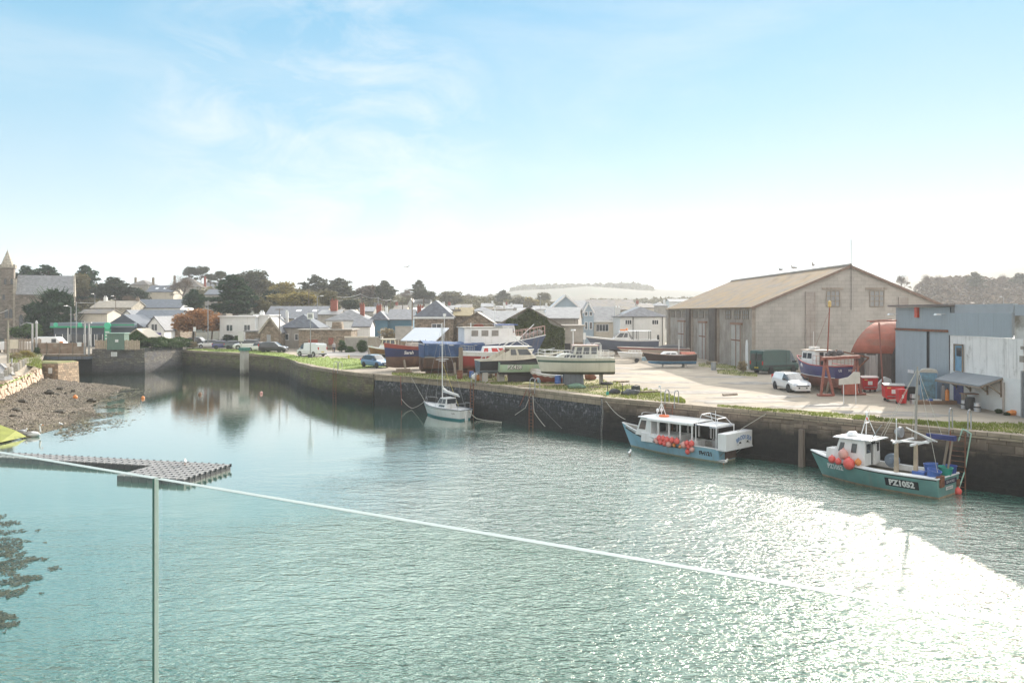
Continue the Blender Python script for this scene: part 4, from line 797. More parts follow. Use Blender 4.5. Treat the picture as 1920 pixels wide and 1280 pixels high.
    mb = MB(); mb.prism([(9.4-8.2, -.1), (10.4-8.2, -.1), (10.4-8.2, 2.6), (10.2-8.2, 3.3), (9.8-8.2, 3.4), (9.5-8.2, 2.9)], -.37, -.324, 'x'); mb.build('white_board', white, t)
    return t
wh = warehouse()

# ---------------------------------------------------------------- blue corrugated shed and white stone building
def corr(mb, p0, p1, z0, z1, amp=.03, per=.17, nz_=1):
    """corrugated sheet from p0 to p1 (xy)"""
    p0 = Vector((*p0, 0)); p1 = Vector((*p1, 0)); d = p1-p0; ln = d.length; d.normalize(); nr = Vector((d.y, -d.x, 0)); n = int(ln/per*6)
    mb.grid(lambda a, b: tuple(p0+d*(ln*a)+nr*(amp*sin(2*pi*a*ln/per))+Vector((0, 0, lerp(z0, z1, b)))), n, 1)
X_ = 31.9; zr = 10.22
t = thing('corrugated_shed', 'tall pale blue corrugated iron shed beside the quay', 'shed')
mb = MB(); mb.box(X_+.12, X_+11, 58.35, 66.4, Q-.3, zr-.1); mb.build('frame_walls', mk('shed_core', (.2, .22, .24), .8, .1, 1), t)
mb = MB(); corr(mb, (X_, 66.45), (X_, 58.3), 8.35, zr-.1); corr(mb, (X_+.03, 66.45), (X_+11, 66.45), Q, zr-.1); mb.build('upper_sheets', corr_blue, t)
mb = MB(); corr(mb, (X_-.06, 66.4), (X_-.06, 61.4), Q+.05, 8.3); mb.build('sliding_door', corr_blue, t)
mb = MB(); corr(mb, (X_-.02, 61.05), (X_-.02, 58.4), Q+1.6, 8.3); mb.build('side_sheets', corr_blue, t)
mb = MB(); mb.box(X_-.02, X_+.1, 61.1, 61.36, Q, 8.3); mb.build('door_gap', black_m, t)
mb = MB(); mb.box(X_-.14, X_-.06, 58.4, 66.4, 8.26, 8.44); mb.build('door_track', rust, t)
mb = MB(); mb.box(X_-.5, X_+11.2, 57.6, 66.9, zr-.04, zr+.1); mb.build('roof', mk('dark_roof_edge', (.2, .17, .16), .8, .15, 1), t)
mb = MB(); mb.box(X_-.25, X_-.03, 62.6, 62.95, zr-.9, zr-.1); mb.build('red_alarm_box', mk('alarm_red', (.6, .1, .06), .5, .05, 1), t)
for y in (66.2, 58.9): mb = MB(); mb.box(X_-.75, X_-.35, y-.15, y+.25, zr-.72, zr-.58, .05, .05); mb.bar((X_-.4, y, zr-.6), (X_, y, zr-.6), .04); mb.build('floodlight', white_clean, t)
mb = MB(); mb.box(X_-.2, X_-.13, 63.2, 64.1, Q+1.7, Q+1.95); mb.build('door_notice', white, t)
t = thing('white_stone_building', 'peeling whitewashed stone building with corrugated parapet', 'building')
mb = MB(); mb.box(X_+.02, X_+11, 49.95, 58.3, 5.5, 8.05); mb.build('upper_wall', white_wall_old, t)
mb = MB(); mb.box(X_, X_+11, 49.9, 58.32, Q-.4, 5.495); mb.build('lower_wall', white_wall_low, t)
mb = MB(); corr(mb, (X_-.05, 58.28), (X_-.05, 50.9), 8.07, zr-.55); mb.build('corrugated_parapet', corr_blue, t)
mb = MB(); mb.box(X_-.02, X_+.3, 50.9, 57.6, zr-.56, zr+.05); mb.box(X_-.12, X_-.03, 50.84, 50.9, 8.1, zr-.5); mb.build('flashing', mk('grey_flashing', (.36, .39, .42), .5, .08, 1), t)
mb = MB(); mb.box(X_+.05, X_+11, 44, 50.85, Q-.4, 9.5); mb.build('end_wall', mk('patched_old_wall', (.6, .58, .55), .9, .1, .9, col2=(.22, .19, .15), mix=.46, sc2=.9, bump=.4, bsc=5), t)
mb = MB(); mb.box(X_+.02, X_+.3, 44, 50.8, 9.52, zr-.02); mb.build('flashing', mk('grey_flashing', (.36, .39, .42), .5, .08, 1), t)
q = MB(); q.box(X_-.05, X_+.014, 56.55, 57.5, 5.55, 7.35); d_ = q.build('upper_door', mk('sky_blue_door', (.17, .33, .47), .6, .15, 2), t)
q = MB(); q.box(X_-.12, X_-.055, 56.45, 56.55, 5.5, 7.45); q.box(X_-.12, X_-.055, 57.5, 57.62, 5.5, 7.45); q.box(X_-.12, X_-.055, 56.45, 57.6, 7.36, 7.46); q.build('frame', wood_old, d_)
q = MB(); q.box(X_-.075, X_-.053, 56.7, 57.3, 6.6, 7.2); q.build('pane', glass_dark, d_)
q = MB(); q.box(X_-.06, X_-.004, 56.5, 57.7, Q, 5.1); q.build('lower_door', mk('violet_blue_door', (.10, .11, .25), .7, .3, 2, col2=(.2, .2, .25), mix=.3), t)
q = MB(); q.add([(X_-1.5, 52.0, 4.95), (X_-1.5, 57.5, 4.95), (X_, 57.5, 5.5), (X_, 52.0, 5.5), (X_-1.5, 52.0, 4.87), (X_-1.5, 57.5, 4.87), (X_, 57.5, 5.42), (X_, 52.0, 5.42)], [(0, 1, 2, 3)[::-1], (4, 5, 6, 7), (0, 4, 5, 1), (1, 5, 6, 2), (2, 6, 7, 3), (3, 7, 4, 0)])
aw = q.build('awning', mk('awning_felt', (.22, .235, .25), .7, .1, 1), t)
q = MB(); q.box(X_-1.53, X_-1.45, 52, 57.5, 4.78, 4.87); q.bar((X_-1.5, 52, 4.85), (X_, 52, 5.4), .08)
for y in (52.1, 53.6, 55.6, 57.3): q.bar((X_-.9, y, 5.0), (X_-.02, y, 4.35), .08); q.bar((X_-.05, y, 4.2), (X_-.05, y, 5.4), .08)
q.build('awning_brackets', wood_old, aw)
q = MB(); q.tube([(X_-.1, 51.8, Q), (X_-.1, 51.8, 5.2)], .06); q.build('drainpipe', mk('pale_pipe', (.45, .4, .36), .6, .1, 2), t)
q = MB(); q.box(X_+.0, X_+.046, 49.6, 50.3, 6.6, 7.0); q.box(X_, X_+.046, 49.3, 50.2, 7.4, 7.6); q.build('blocked_vent', concrete_stain, t)
t = thing('steel_gate', 'grey sheet steel gate at far right edge beside the white wall', 'gate'); mb = MB(); mb.box(X_-.35, X_-.28, 43, 49.4, Q, 6.0); mb.build('gate_leaf', mk('grey_gate_sheet', (.2, .215, .235), .5, .08, 1, pat=('ribs', 1.2)), t); mb = MB(); mb.box(X_-.4, X_-.2, 49.4, 49.55, Q, 6.1); mb.build('gate_post', steel, t)
# red-roofed curved hut
t = thing('nissen_hut', 'rusty red curved-roof iron hut between warehouse and blue shed', 'hut')
A0 = Vector((P(1601, HY, 68.8).x, 68.8, 0)); da = Vector((.8, -.6, 0)); db = Vector((.85, .53, 0)); R_ = 5.2; z0 = 6.25; ln = 3.1
tm = radians(62); ap = lambda i, s: A0+da*s+db*(R_+R_*sin(tm*(i/8-1))/sin(tm))+Vector((0, 0, z0+2.75*(cos(tm*(i/8-1))-cos(tm))/(1-cos(tm))))
mb = MB(); mb.grid(lambda a, b: tuple(ap(a*16, -.25+(ln+.2)*b)), 16, 3); o = mb.build('curved_roof', corr_rust, t, smooth=True); so_ = o.modifiers.new('s', 'SOLIDIFY'); so_.thickness = .08
mb = MB()
for s in (.02, ln-.15):
    pts = [ap(i, s) for i in range(17)]; e0, e1 = pts[0].copy(), pts[-1].copy(); e0.z = e1.z = Q-.2; mb.add([tuple(p) for p in pts+[e1, e0]], [tuple(range(19))])
for i in (0, 16):
    p, q = ap(i, 0), ap(i, ln-.15); mb.add([(p.x, p.y, Q-.2), (q.x, q.y, Q-.2), tuple(q), tuple(p)], [(0, 1, 2, 3)])
mb.build('dark_walls', mk('dark_junk_boards', (.11, .085, .075), .9, .3, 2, stretch=(5, .5, 1), col2=(.3, .28, .26), mix=.25, streak=(.04, .03, .03)), t)
mb = MB(); p = ap(0, 1.0)-db*.1; q = ap(0, 1.9)-db*.1; mb.bar((p.x, p.y, Q), (p.x, p.y, 6.2), .12); mb.bar((q.x, q.y, Q), (q.x, q.y, 6.2), .12)
mb.add([(p.x, p.y, Q), (q.x, q.y, Q), (q.x, q.y, 6.1), (p.x, p.y, 6.1)], [(0, 1, 2, 3)]); mb.build('pale_boards', mk('pale_boards', (.42, .4, .38), .8, .2, 2, stretch=(6, .5, 1), streak=(.15, .13, .12)), t)
mb = MB(); p = ap(0, .2)-db*1.2; q = ap(0, 1.5)-db*.5; mb.bar((p.x-1, p.y, 6.5), (q.x, q.y, 5.9), .12); mb.bar((q.x, q.y, 5.9), (p.x, p.y, 4.1), .12); mb.build('brace', rust, t)
t = thing('gantry', 'thin rusty gantry post and beam beside the blue shed', 'gantry'); p = P(1656, 606, 66); mb = MB(); mb.tube([(p.x, p.y, Q), (p.x-.35, p.y, 8.9)], .06); mb.build('post', rust_paint, t); mb = MB(); mb.bar((p.x-1.1, p.y, 8.95), (p.x+1.1, p.y, 9.05), .12); mb.bar((p.x-1.0, p.y+.8, 9.0), (p.x+1.1, p.y+.8, 9.15), .08); mb.build('beam', rust_paint, t)
# ---------------------------------------------------------------- trees and shrubs
def leaves(mb, lobes, n, size, rnd, flat=0., hollow=.55, tri=False):
    tot = sum(a[1]*a[2]+a[1]*a[3]+a[2]*a[3] for a in lobes)
    for (c, rx, ry, rz) in lobes:
        k = int(n*(rx*ry+rx*rz+ry*rz)/tot)
        for _ in range(k):
            d = Vector((rnd.gauss(0, 1), rnd.gauss(0, 1), rnd.gauss(0, 1))).normalized(); q = hollow+(1.08-hollow)*rnd.random()**.7
            q *= 1+.22*noise.noise(d*2.5+Vector(c)*.7)
            p = Vector((c[0]+d.x*rx*q, c[1]+d.y*ry*q, c[2]+d.z*rz*q)); s = size*rnd.uniform(.5, 1.4)
            a = Vector((rnd.gauss(0, 1), rnd.gauss(0, 1), rnd.gauss(0, 1)*(1-flat))).normalized(); b = a.cross(Vector((rnd.gauss(0, 1), rnd.gauss(0, 1), rnd.gauss(0, 1)))).normalized()
            mb.v += [tuple(p-a*s), tuple(p+b*s*.55), tuple(p+a*s), tuple(p-b*s*.55)]; o = len(mb.v)-4; mb.f.append((o, o+1, o+2, o+3)); mb.mi.append(0)
def limb(mb, p, q, r0, r1, rnd, n=4):
    p = Vector(p); q = Vector(q); pts = []
    for i in range(n+1): pts.append(p.lerp(q, i/n)+Vector((rnd.gauss(0, 1), rnd.gauss(0, 1), 0))*(q-p).length*.03*(0 < i < n))
    mb.tube(pts, r0, 6, r1)
def tree_proto(kind, seed, mat, h=10., w=8., n=4600, size=.30):
    rnd = random.Random(seed); tk = MB(); cr = MB(); lobes = []
    if kind == 'cypress':       # layered flat plates that widen then narrow
        L_ = 26
        for i in range(L_):
            t = .22+.76*i/L_; rad = w/2*(1-abs(t-.45)**1.3*1.55)*(.75+.3*rnd.random()); a = i*2.4+rnd.random(); d = rad*rnd.uniform(.25, .72)
            lobes.append(((cos(a)*d, sin(a)*d, h*t), max(.5, rad*.52), max(.5, rad*.52), h*.05*rnd.uniform(.7, 1.3)))
        limb(tk, (0, 0, -.5), (.2, 0, h*.85), h*.05, .06, rnd); leaves(cr, lobes, n, size, rnd, .3, .3)
        for lb in lobes[::2]: limb(tk, (0, 0, lb[0][2]-.8), lb[0], .14, .04, rnd, 3)
    elif kind == 'spiky':       # dense dark cypress with upswept feathery edge
        for i in range(40):
            t = .06+.86*rnd.random(); rad = w/2*(1-max(0, t-.3)**1.5*1.35)*(1 if t > .12 else .8); a = rnd.random()*6.3; d = rad*rnd.uniform(.3, .85)
            lobes.append(((cos(a)*d, sin(a)*d, h*t), rad*.3+.3, rad*.3+.3, h*.09))
        limb(tk, (0, 0, -.5), (0, 0, h*.8), h*.05, .06, rnd); leaves(cr, lobes, n, size, rnd, 0, .2)
        for _ in range(260):
            a = rnd.random()*6.3; t = rnd.uniform(.2, .92); rad = w/2*(1-max(0, t-.3)**1.5*1.35)*.98; p = Vector((cos(a)*rad*.9, sin(a)*rad*.9, h*t)); d = Vector((cos(a)*.5, sin(a)*.5, .9))*rnd.uniform(.5, 1.2)
            for k in range(5): q = p+d*k/4; s = size*.7; cr.v += [tuple(q+Vector((-s*.5, 0, 0))), tuple(q+Vector((0, s*.4, s*.2))), tuple(q+d*.3), tuple(q+Vector((0, -s*.4, 0)))]; o = len(cr.v)-4; cr.f.append((o, o+1, o+2, o+3)); cr.mi.append(0)
    elif kind == 'umbrella':
        for i in range(13): a = rnd.random()*6.3; d = w/2*.72*rnd.random()**.6; lobes.append(((cos(a)*d, sin(a)*d, h*(.84+.12*rnd.random()-.12*d/w)), w*.17, w*.17, h*.085))
        for i in range(3): a = rnd.random()*6.3; lobes.append(((cos(a)*w*.3, sin(a)*w*.3, h*(.62+.1*rnd.random())), w*.12, w*.12, h*.035))
        limb(tk, (0, 0, -.5), (.4, .1, h*.7), h*.022, h*.014, rnd)
        for lb in lobes: limb(tk, (.35, .1, h*.6), lb[0], h*.01, .04, rnd, 3)
        leaves(cr, lobes, n, size*.8, rnd, .3, .2)
    elif kind == 'bare':
        def br(p, d, l, r, k):
            q = p+d*l; limb(tk, p, q, r, r*.6, rnd, 3)
            if k == 0:
                for _ in range(8):
                    e = (d+Vector((rnd.gauss(0, .6), rnd.gauss(0, .6), rnd.gauss(0, .4)))).normalized(); s = rnd.uniform(.4, 1.); c = q+e*s*.2; b = e.cross(Vector((rnd.gauss(0, 1), rnd.gauss(0, 1), .3))).normalized()*.025
                    cr.v += [tuple(c-b), tuple(c+b), tuple(c+e*s+b), tuple(c+e*s-b)]; o = len(cr.v)-4; cr.f.append((o, o+1, o+2, o+3)); cr.mi.append(0)
                return
            for _ in range(4 if k > 1 else 3): br(q-d*l*rnd.uniform(0, .35), (d+Vector((rnd.gauss(0, .5), rnd.gauss(0, .5), rnd.gauss(.1, .3)))).normalized(), l*rnd.uniform(.55, .8), r*.55, k-1)
        br(Vector((0, 0, -.3)), Vector((0, 0, 1)), h*.34, h*.022, 4)
        lobes = [((0, 0, h*.66), w*.42, w*.42, h*.3)]; leaves(cr, lobes, n//3, size*.45, rnd, 0, .3)
    else:                       # rounded broadleaf or bush
        zc = .58 if kind == 'round' else .45
        for i in range(24):
            d = Vector((rnd.gauss(0, 1), rnd.gauss(0, 1), rnd.gauss(0, 1))).normalized(); q = rnd.uniform(.35, .72)
            lobes.append(((d.x*w/2*q, d.y*w/2*q, h*zc+d.z*h*(.4 if kind == 'round' else .46)*q), w*rnd.uniform(.13, .22), w*rnd.uniform(.13, .22), h*rnd.uniform(.1, .17)))
        limb(tk, (0, 0, -.5), (0, 0, h*.6), h*.03, .08, rnd)
        for lb in lobes[:9]: limb(tk, (0, 0, h*.3), lb[0], h*.012, .04, rnd, 3)
        leaves(cr, lobes, n, size, rnd, 0, .25)
    t = thing('tree', 'x', 'tree'); tk.build('trunk', bark, t, uv=False); cr.build('crown', mat, t, uv=False); t['_h'] = h; t['_w'] = w; return t
PROTO = {}
def tree(kind, mat, label, u, v0, v1, wpx, Y, group=None, name='tree', n=4600, size=.30, cat='tree', var=0):
    """tree spanning v0 (top) .. v1 (foot), wpx wide at distance Y"""
    key = (kind, mat.name, var)
    h = (v1-v0)/F*Y; w = wpx/F*Y; p = P(u, v1, Y)
    if key in PROTO:
        t = dup(PROTO[key], (p.x, p.y, p.z), random.random()*6.3, label, None, None)
        if group: t['group'] = group
        elif 'group' in t: del t['group']
    else:
        t = tree_proto(kind, hash_(kind)+var*17, mat, n=n, size=size); PROTO[key] = t; t.location = (p.x, p.y, p.z); t['label'] = label
        if group: t['group'] = group
    kx = {'cypress': 1.22, 'umbrella': 1.0, 'round': 1.18}.get(kind, 1.05); t.scale = (w/8.*kx, w/8.*kx, h/10.*(1.08 if kx > 1.1 else 1)); t['category'] = cat; t.name = name
    return t
def hash_(s): return sum(ord(c)*(i+3) for i, c in enumerate(s)) % 997
T = tree
T('spiky', f_cyp, 'big dark feathery cypress in front of the church nave', 101, 538, 642, 98, 168, n=7000, size=.38)
T('cypress', f_cyp, 'layered cypress rising behind the church roof ridge, left one', 50, 502, 560, 52, 235)
T('cypress', f_cyp, 'broad layered cypress behind the church roof ridge, right one', 88, 501, 570, 66, 232, var=1)
T('round', f_olive, 'olive green tree at the right end of the church roof', 142, 513, 578, 52, 225)
T('cypress', f_cyp, 'wind-swept flat-topped cypress right of the church on skyline', 160, 502, 575, 55, 238, var=1)
T('cypress', f_dark, 'broad dark cypress on the slope above the stone terrace', 215, 523, 572, 72, 230)
T('round', f_dark, 'small dark tree between flat-topped cypress and broad dark one', 190, 532, 572, 40, 225)
T('cypress', f_cyp, 'small green conifer left of the long pale hillside house', 258, 543, 566, 46, 240)
T('round', f_bush, 'bright green laurel bush at the foot of the church', 48, 606, 645, 58, 160, cat='bush', name='bush')
T('bare', f_bare, 'bare reddish twiggy tree beside the stone terrace roof', 240, 552, 572, 28, 215)
T('bare', f_bare, 'tall bare brownish tree before the skyline villas', 343, 514, 566, 48, 270)
T('umbrella', f_pine, 'umbrella pine on the skyline, leftmost of the tall group', 353, 501, 560, 28, 320)
T('umbrella', f_pine, 'tall umbrella pine on the skyline, second of the group', 375, 500, 562, 34, 322)
T('umbrella', f_pine, 'lower umbrella pine right of the two tallest on skyline', 396, 514, 560, 26, 324)
T('umbrella', f_pine, 'umbrella pine with loose crown nearest the dense skyline trees', 415, 509, 560, 30, 318)
T('cypress', f_cyp, 'small layered cypress above the orange autumn tree', 364, 545, 586, 44, 195)
T('cypress', f_cyp, 'big spreading cypress behind the white flat-roofed house', 441, 522, 604, 88, 182, n=6000, var=2)
T('round', f_pine, 'dense rounded pine on skyline behind the big spreading cypress', 466, 506, 566, 74, 262, n=4500)
T('round', f_olive, 'green-brown tree on the skyline right of the dense pine', 498, 524, 566, 46, 262)
T('round', f_yel, 'yellowish tree on the skyline behind the dark slate roof', 528, 528, 578, 52, 245)
T('round', f_yel, 'broad yellow-green tree directly behind the long dark slate roof', 548, 544, 588, 92, 205, n=4500, var=1)
T('round', f_dark, 'dark green bush-like tree left of the broad yellow-green one', 507, 543, 584, 34, 215)
T('round', f_aut, 'orange-brown autumn tree behind the line of parked cars', 362, 578, 642, 76, 150, n=6000, size=.26)
T('round', f_aut, 'smaller orange autumn tree against the white flat-roofed house', 397, 583, 640, 44, 156, size=.26, var=1)
T('round', f_olive, 'pale scrubby tree between the big cypress and slate roof', 492, 557, 604, 34, 185)
T('cypress', f_pine, 'long dark pine wood edge on skyline, left half', 592, 520, 574, 66, 285, var=3)
T('cypress', f_pine, 'long dark pine wood edge on skyline, right half', 636, 524, 574, 66, 285, var=4)
T('round', f_olive, 'rounded ivy-clad tree above the red brick chimney', 615, 545, 586, 36, 200)
T('round', f_dark, 'dark shrubby tree between brick chimney and white-capped chimney', 656, 561, 590, 34, 205)
T('round', f_bare, 'brown leafless thicket between the pine wood and the next cypress', 690, 534, 572, 52, 290)
T('cypress', f_pine, 'rounded layered cypress on skyline above the telegraph wires', 722, 529, 574, 44, 285)
T('cypress', f_pine, 'flat-topped cypress standing highest above the hip-roofed house', 786, 527, 562, 28, 330, var=1)
T('round', f_pine, 'rounded grey-green tree below the flat-topped cypress', 795, 541, 572, 46, 300)
T('bare', f_bare, 'thin bare tree left of the flat-topped cypress', 764, 537, 572, 26, 320)
T('round', f_olive, 'hazy round tree on the skyline right of the hip roof', 848, 545, 580, 44, 340)
T('round', f_olive, 'hazy low tree on skyline between hip roof and ivy gable', 884, 554, 582, 50, 380)
T('cypress', f_pine, 'big hazy round-topped cypress above the ivy gable', 943, 546, 582, 36, 380)
T('round', f_olive, 'hazy tree directly right of the round-topped cypress', 972, 556, 584, 36, 370)
T('round', f_olive, 'hazy tree left of the pale blue gable', 1019, 548, 584, 26, 400)
T('round', f_yel, 'pale yellowish hazy tree above the grey barn roof', 996, 557, 584, 30, 360)
T('round', f_olive, 'hazy low tree between the two skyline cypresses', 912, 556, 583, 28, 420)
T('bare', f_bare, 'thin bare trees over the far fields left of warehouse', 880, 548, 566, 18, 500)
T('bare', f_bare, 'bare tree just above the warehouse roof slope at right', 1691, 511, 548, 27, 330)
T('bare', f_bare, 'bare tree on the right hill, leftmost above the dark wood', 1736, 511, 545, 20, 360)
T('bare', f_bare, 'bare tree on the right hill beside the dark wood', 1760, 513, 545, 22, 365)
T('cypress', f_pine, 'spreading pine topping the wood on the right hill', 1828, 513, 560, 40, 380)
T('bare', f_bare, 'bare tree near the right end of the hill wood', 1880, 511, 545, 18, 380)
T('cypress', f_pine, 'spreading pine at the far right edge of the hill wood', 1914, 515, 560, 50, 385)
# shrubs in the middle distance
B = lambda *a, **k: T(*a, cat='bush', name='bush', **k)
B('bush', f_pampas, 'tall dry feathery shrub in front of the deep blue houses', 726, 609, 640, 52, 134, size=.22, n=4000)
B('bush', f_hedge, 'dark ivy clump on the wall right of the man in grey', 641, 632, 660, 22, 131)
B('bush', f_hedge, 'dark ivy clump on the garden wall nearer the wooden boat', 678, 632, 662, 26, 130)
B('bush', f_bush, 'low green bush filling the gap between two ivy clumps', 656, 646, 662, 24, 131)
B('bush', f_dark, 'dark round bush below the red-blind windows', 428, 624, 642, 36, 150)
B('bush', f_bush, 'brighter bush beside the stone outhouse', 446, 626, 642, 22, 149)
B('bush', f_hedge, 'dark green bush at the end of the footbridge', 70, 648, 664, 16, 121)
B('bush', f_yel, 'wild yellow-green shrub on the bank above the stone pier', 48, 652, 676, 42, 114, size=.22)
B('bush', f_pampas, 'dry brown shrub on the bank left of the footbridge', 28, 656, 680, 30, 110, size=.2)
B('bush', f_pampas, 'dry tufted shrub beside the green van', 1393, 672, 697, 27, 85, size=.12, n=3500)
B('bush', f_pampas, 'pale brown shrub at the near end of the wall-top hedge', 362, 637, 652, 24, 141)
# hedge on the wall, and ivy on gables
def leaf_patch(name, label, cat, fn, n, size, mat, kind=None, seed=1):
    rnd = random.Random(seed); mb = MB()
    for _ in range(n):
        p, nrm = fn(rnd); s = size*rnd.uniform(.6, 1.5); a = Vector((rnd.gauss(0, 1), rnd.gauss(0, 1), rnd.gauss(0, 1))); a = (a+nrm*.2).normalized(); b = a.cross(Vector((rnd.gauss(0, 1), rnd.gauss(0, 1), rnd.gauss(0, 1)))).normalized()
        mb.v += [tuple(p-a*s), tuple(p+b*s*.6), tuple(p+a*s), tuple(p-b*s*.6)]; o = len(mb.v)-4; mb.f.append((o, o+1, o+2, o+3)); mb.mi.append(0)
    o = mb.build(name, mat, None, uv=False); tag(o, label, cat); return o
def hedge_fn(p0, p1, w, h):
    def fn(r):
        t = r.random(); c = p0.lerp(p1, t); d = (p1-p0).normalized(); nr = Vector((d.y, -d.x, 0)); a = r.uniform(0, pi); hh = h*(.75+.4*noise.noise(c*.45))
        q = r.uniform(.75, 1.05); return c+nr*w*cos(a)*q+Vector((0, 0, hh*sin(a)**.7*q)), nr
    return fn
leaf_patch('hedge', 'dark green hedge growing on top of the taller quay wall', 'hedge', hedge_fn(P(272, 650, 128), P(352, 651, 143), 1.5, 1.75), 9000, .17, f_hedge)
def gable_fn(label_obj, w, he, hr, y=-.12, rag=.5):
    cx, Y0, z0 = label_obj.location
    def fn(r):
        while 1:
            x = r.uniform(-w/2-.3, w/2+.3); z = r.uniform(0, hr); lim = hr-(hr-he)*abs(x)/(w/2)-.1
            if z < lim+rag*noise.noise(Vector((x*.9, z*.9, 2))): break
        return Vector((cx+x, Y0+y-.35*r.random()-.25*noise.noise(Vector((x*.7, z*.7, 0))), z0+z)), Vector((0, -1, 0))
    return fn
wi = 125/F*110
ob = leaf_patch('ivy', 'dark ivy covering the whole gable of the shed behind the boats', 'ivy', gable_fn(ivy_h, wi, EYE-(612-HY)/F*110-3.2, EYE-(577.5-HY)/F*110-3.1), 26000, .13, ivy_m, seed=4)
hut = [o for o in bpy.data.objects if o.name.startswith('hut')][0]
leaf_patch('ivy', 'green ivy covering the gable of the small brick hut', 'ivy', gable_fn(hut, 38/F*139, EYE-(631-HY)/F*139-3.1, EYE-(617.5-HY)/F*139-3.1, rag=.2), 4500, .13, f_bush, seed=5)
tr_ = COL.objects
def wood(label, pts, n, size, mat, depth, seed):
    """far woodland that reads as one mass: leaf clumps over a ridge line given as (u, v_top, v_foot, Y)"""
    rnd = random.Random(seed); mb = MB()
    for i in range(n):
        a = rnd.random()*(len(pts)-1); k = int(a); f = a-k; u = lerp(pts[k][0], pts[k+1][0], f); v0 = lerp(pts[k][1], pts[k+1][1], f); v1 = lerp(pts[k][2], pts[k+1][2], f); Y = lerp(pts[k][3], pts[k+1][3], f)
        bmp = noise.noise(Vector((u*.13, 5, seed)))*3.2+noise.noise(Vector((u*.45, 1, seed)))*1.6; t = rnd.random()**.8
        vv = lerp(v0+bmp, v1, t); yy = Y-depth*t+rnd.uniform(-6, 6); p = P(u, vv, yy); p.z += 1.5*noise.noise(Vector((u*.3, vv*.4, 3))); s = size*rnd.uniform(.5, 1.4)
        a_ = Vector((rnd.gauss(0, 1), rnd.gauss(0, 1), rnd.gauss(0, .6))).normalized(); b = a_.cross(Vector((rnd.gauss(0, 1), rnd.gauss(0, 1), 1))).normalized()
        mb.v += [tuple(p-a_*s), tuple(p+b*s*.6), tuple(p+a_*s), tuple(p-b*s*.6)]; o = len(mb.v)-4; mb.f.append((o, o+1, o+2, o+3)); mb.mi.append(0)
    tag(mb.build('woodland', mat, None, uv=False), label, kind='stuff')
wood('mixed green woodland behind the houses on the left hillside', [(130, 536, 580, 262), (200, 534, 580, 265), (236, 545, 575, 270), (330, 545, 575, 345), (420, 536, 580, 275), (500, 540, 580, 270), (560, 545, 585, 265), (640, 546, 585, 292), (700, 552, 585, 300)], 16000, .8, f_olive, 30, 21)
wood('hazy scrub and trees behind the roofs at the town centre', [(690, 556, 584, 320), (760, 560, 584, 340), (820, 556, 584, 350), (900, 562, 586, 380), (1000, 564, 588, 380), (1040, 566, 590, 380)], 9000, .9, f_olive, 30, 22)
wood('hazy woodland along the top of the far hill at centre', [(958, 541, 560, 1120), (985, 535, 561, 1120), (1060, 533, 562, 1120), (1140, 532, 562, 1120), (1185, 531, 562, 1120), (1225, 539, 558, 1120)], 18000, 3.0, f_olive, 60, 3)
wood('brown leafless woodland covering the hill at right', [(1715, 540, 576, 420), (1740, 524, 578, 410), (1775, 521, 580, 400), (1820, 519, 580, 400), (1870, 524, 580, 400), (1930, 520, 582, 400), (2050, 516, 582, 400)], 22000, 1.3, foliage('winter_wood', (.13, .10, .07)), 60, 8)
wood('scattered hedgerow trees on the far fields left of centre', [(560, 548, 566, 620), (700, 552, 568, 640), (820, 556, 570, 700), (900, 556, 572, 720), (975, 553, 570, 760)], 9000, 1.9, f_olive, 80, 12)
wood('hazy hedgerow trees on the fields right of the pale blue gable', [(1100, 562, 567, 640), (1180, 562, 566, 640), (1260, 560, 567, 600), (1330, 556, 562, 700)], 2500, 1.6, f_olive, 30, 15)
for k in list(PROTO.values()):
    for nm in ('_h', '_w'):
        pass
for o in bpy.data.objects:
    for nm in ('_h', '_w'):
        if nm in o: del o[nm]
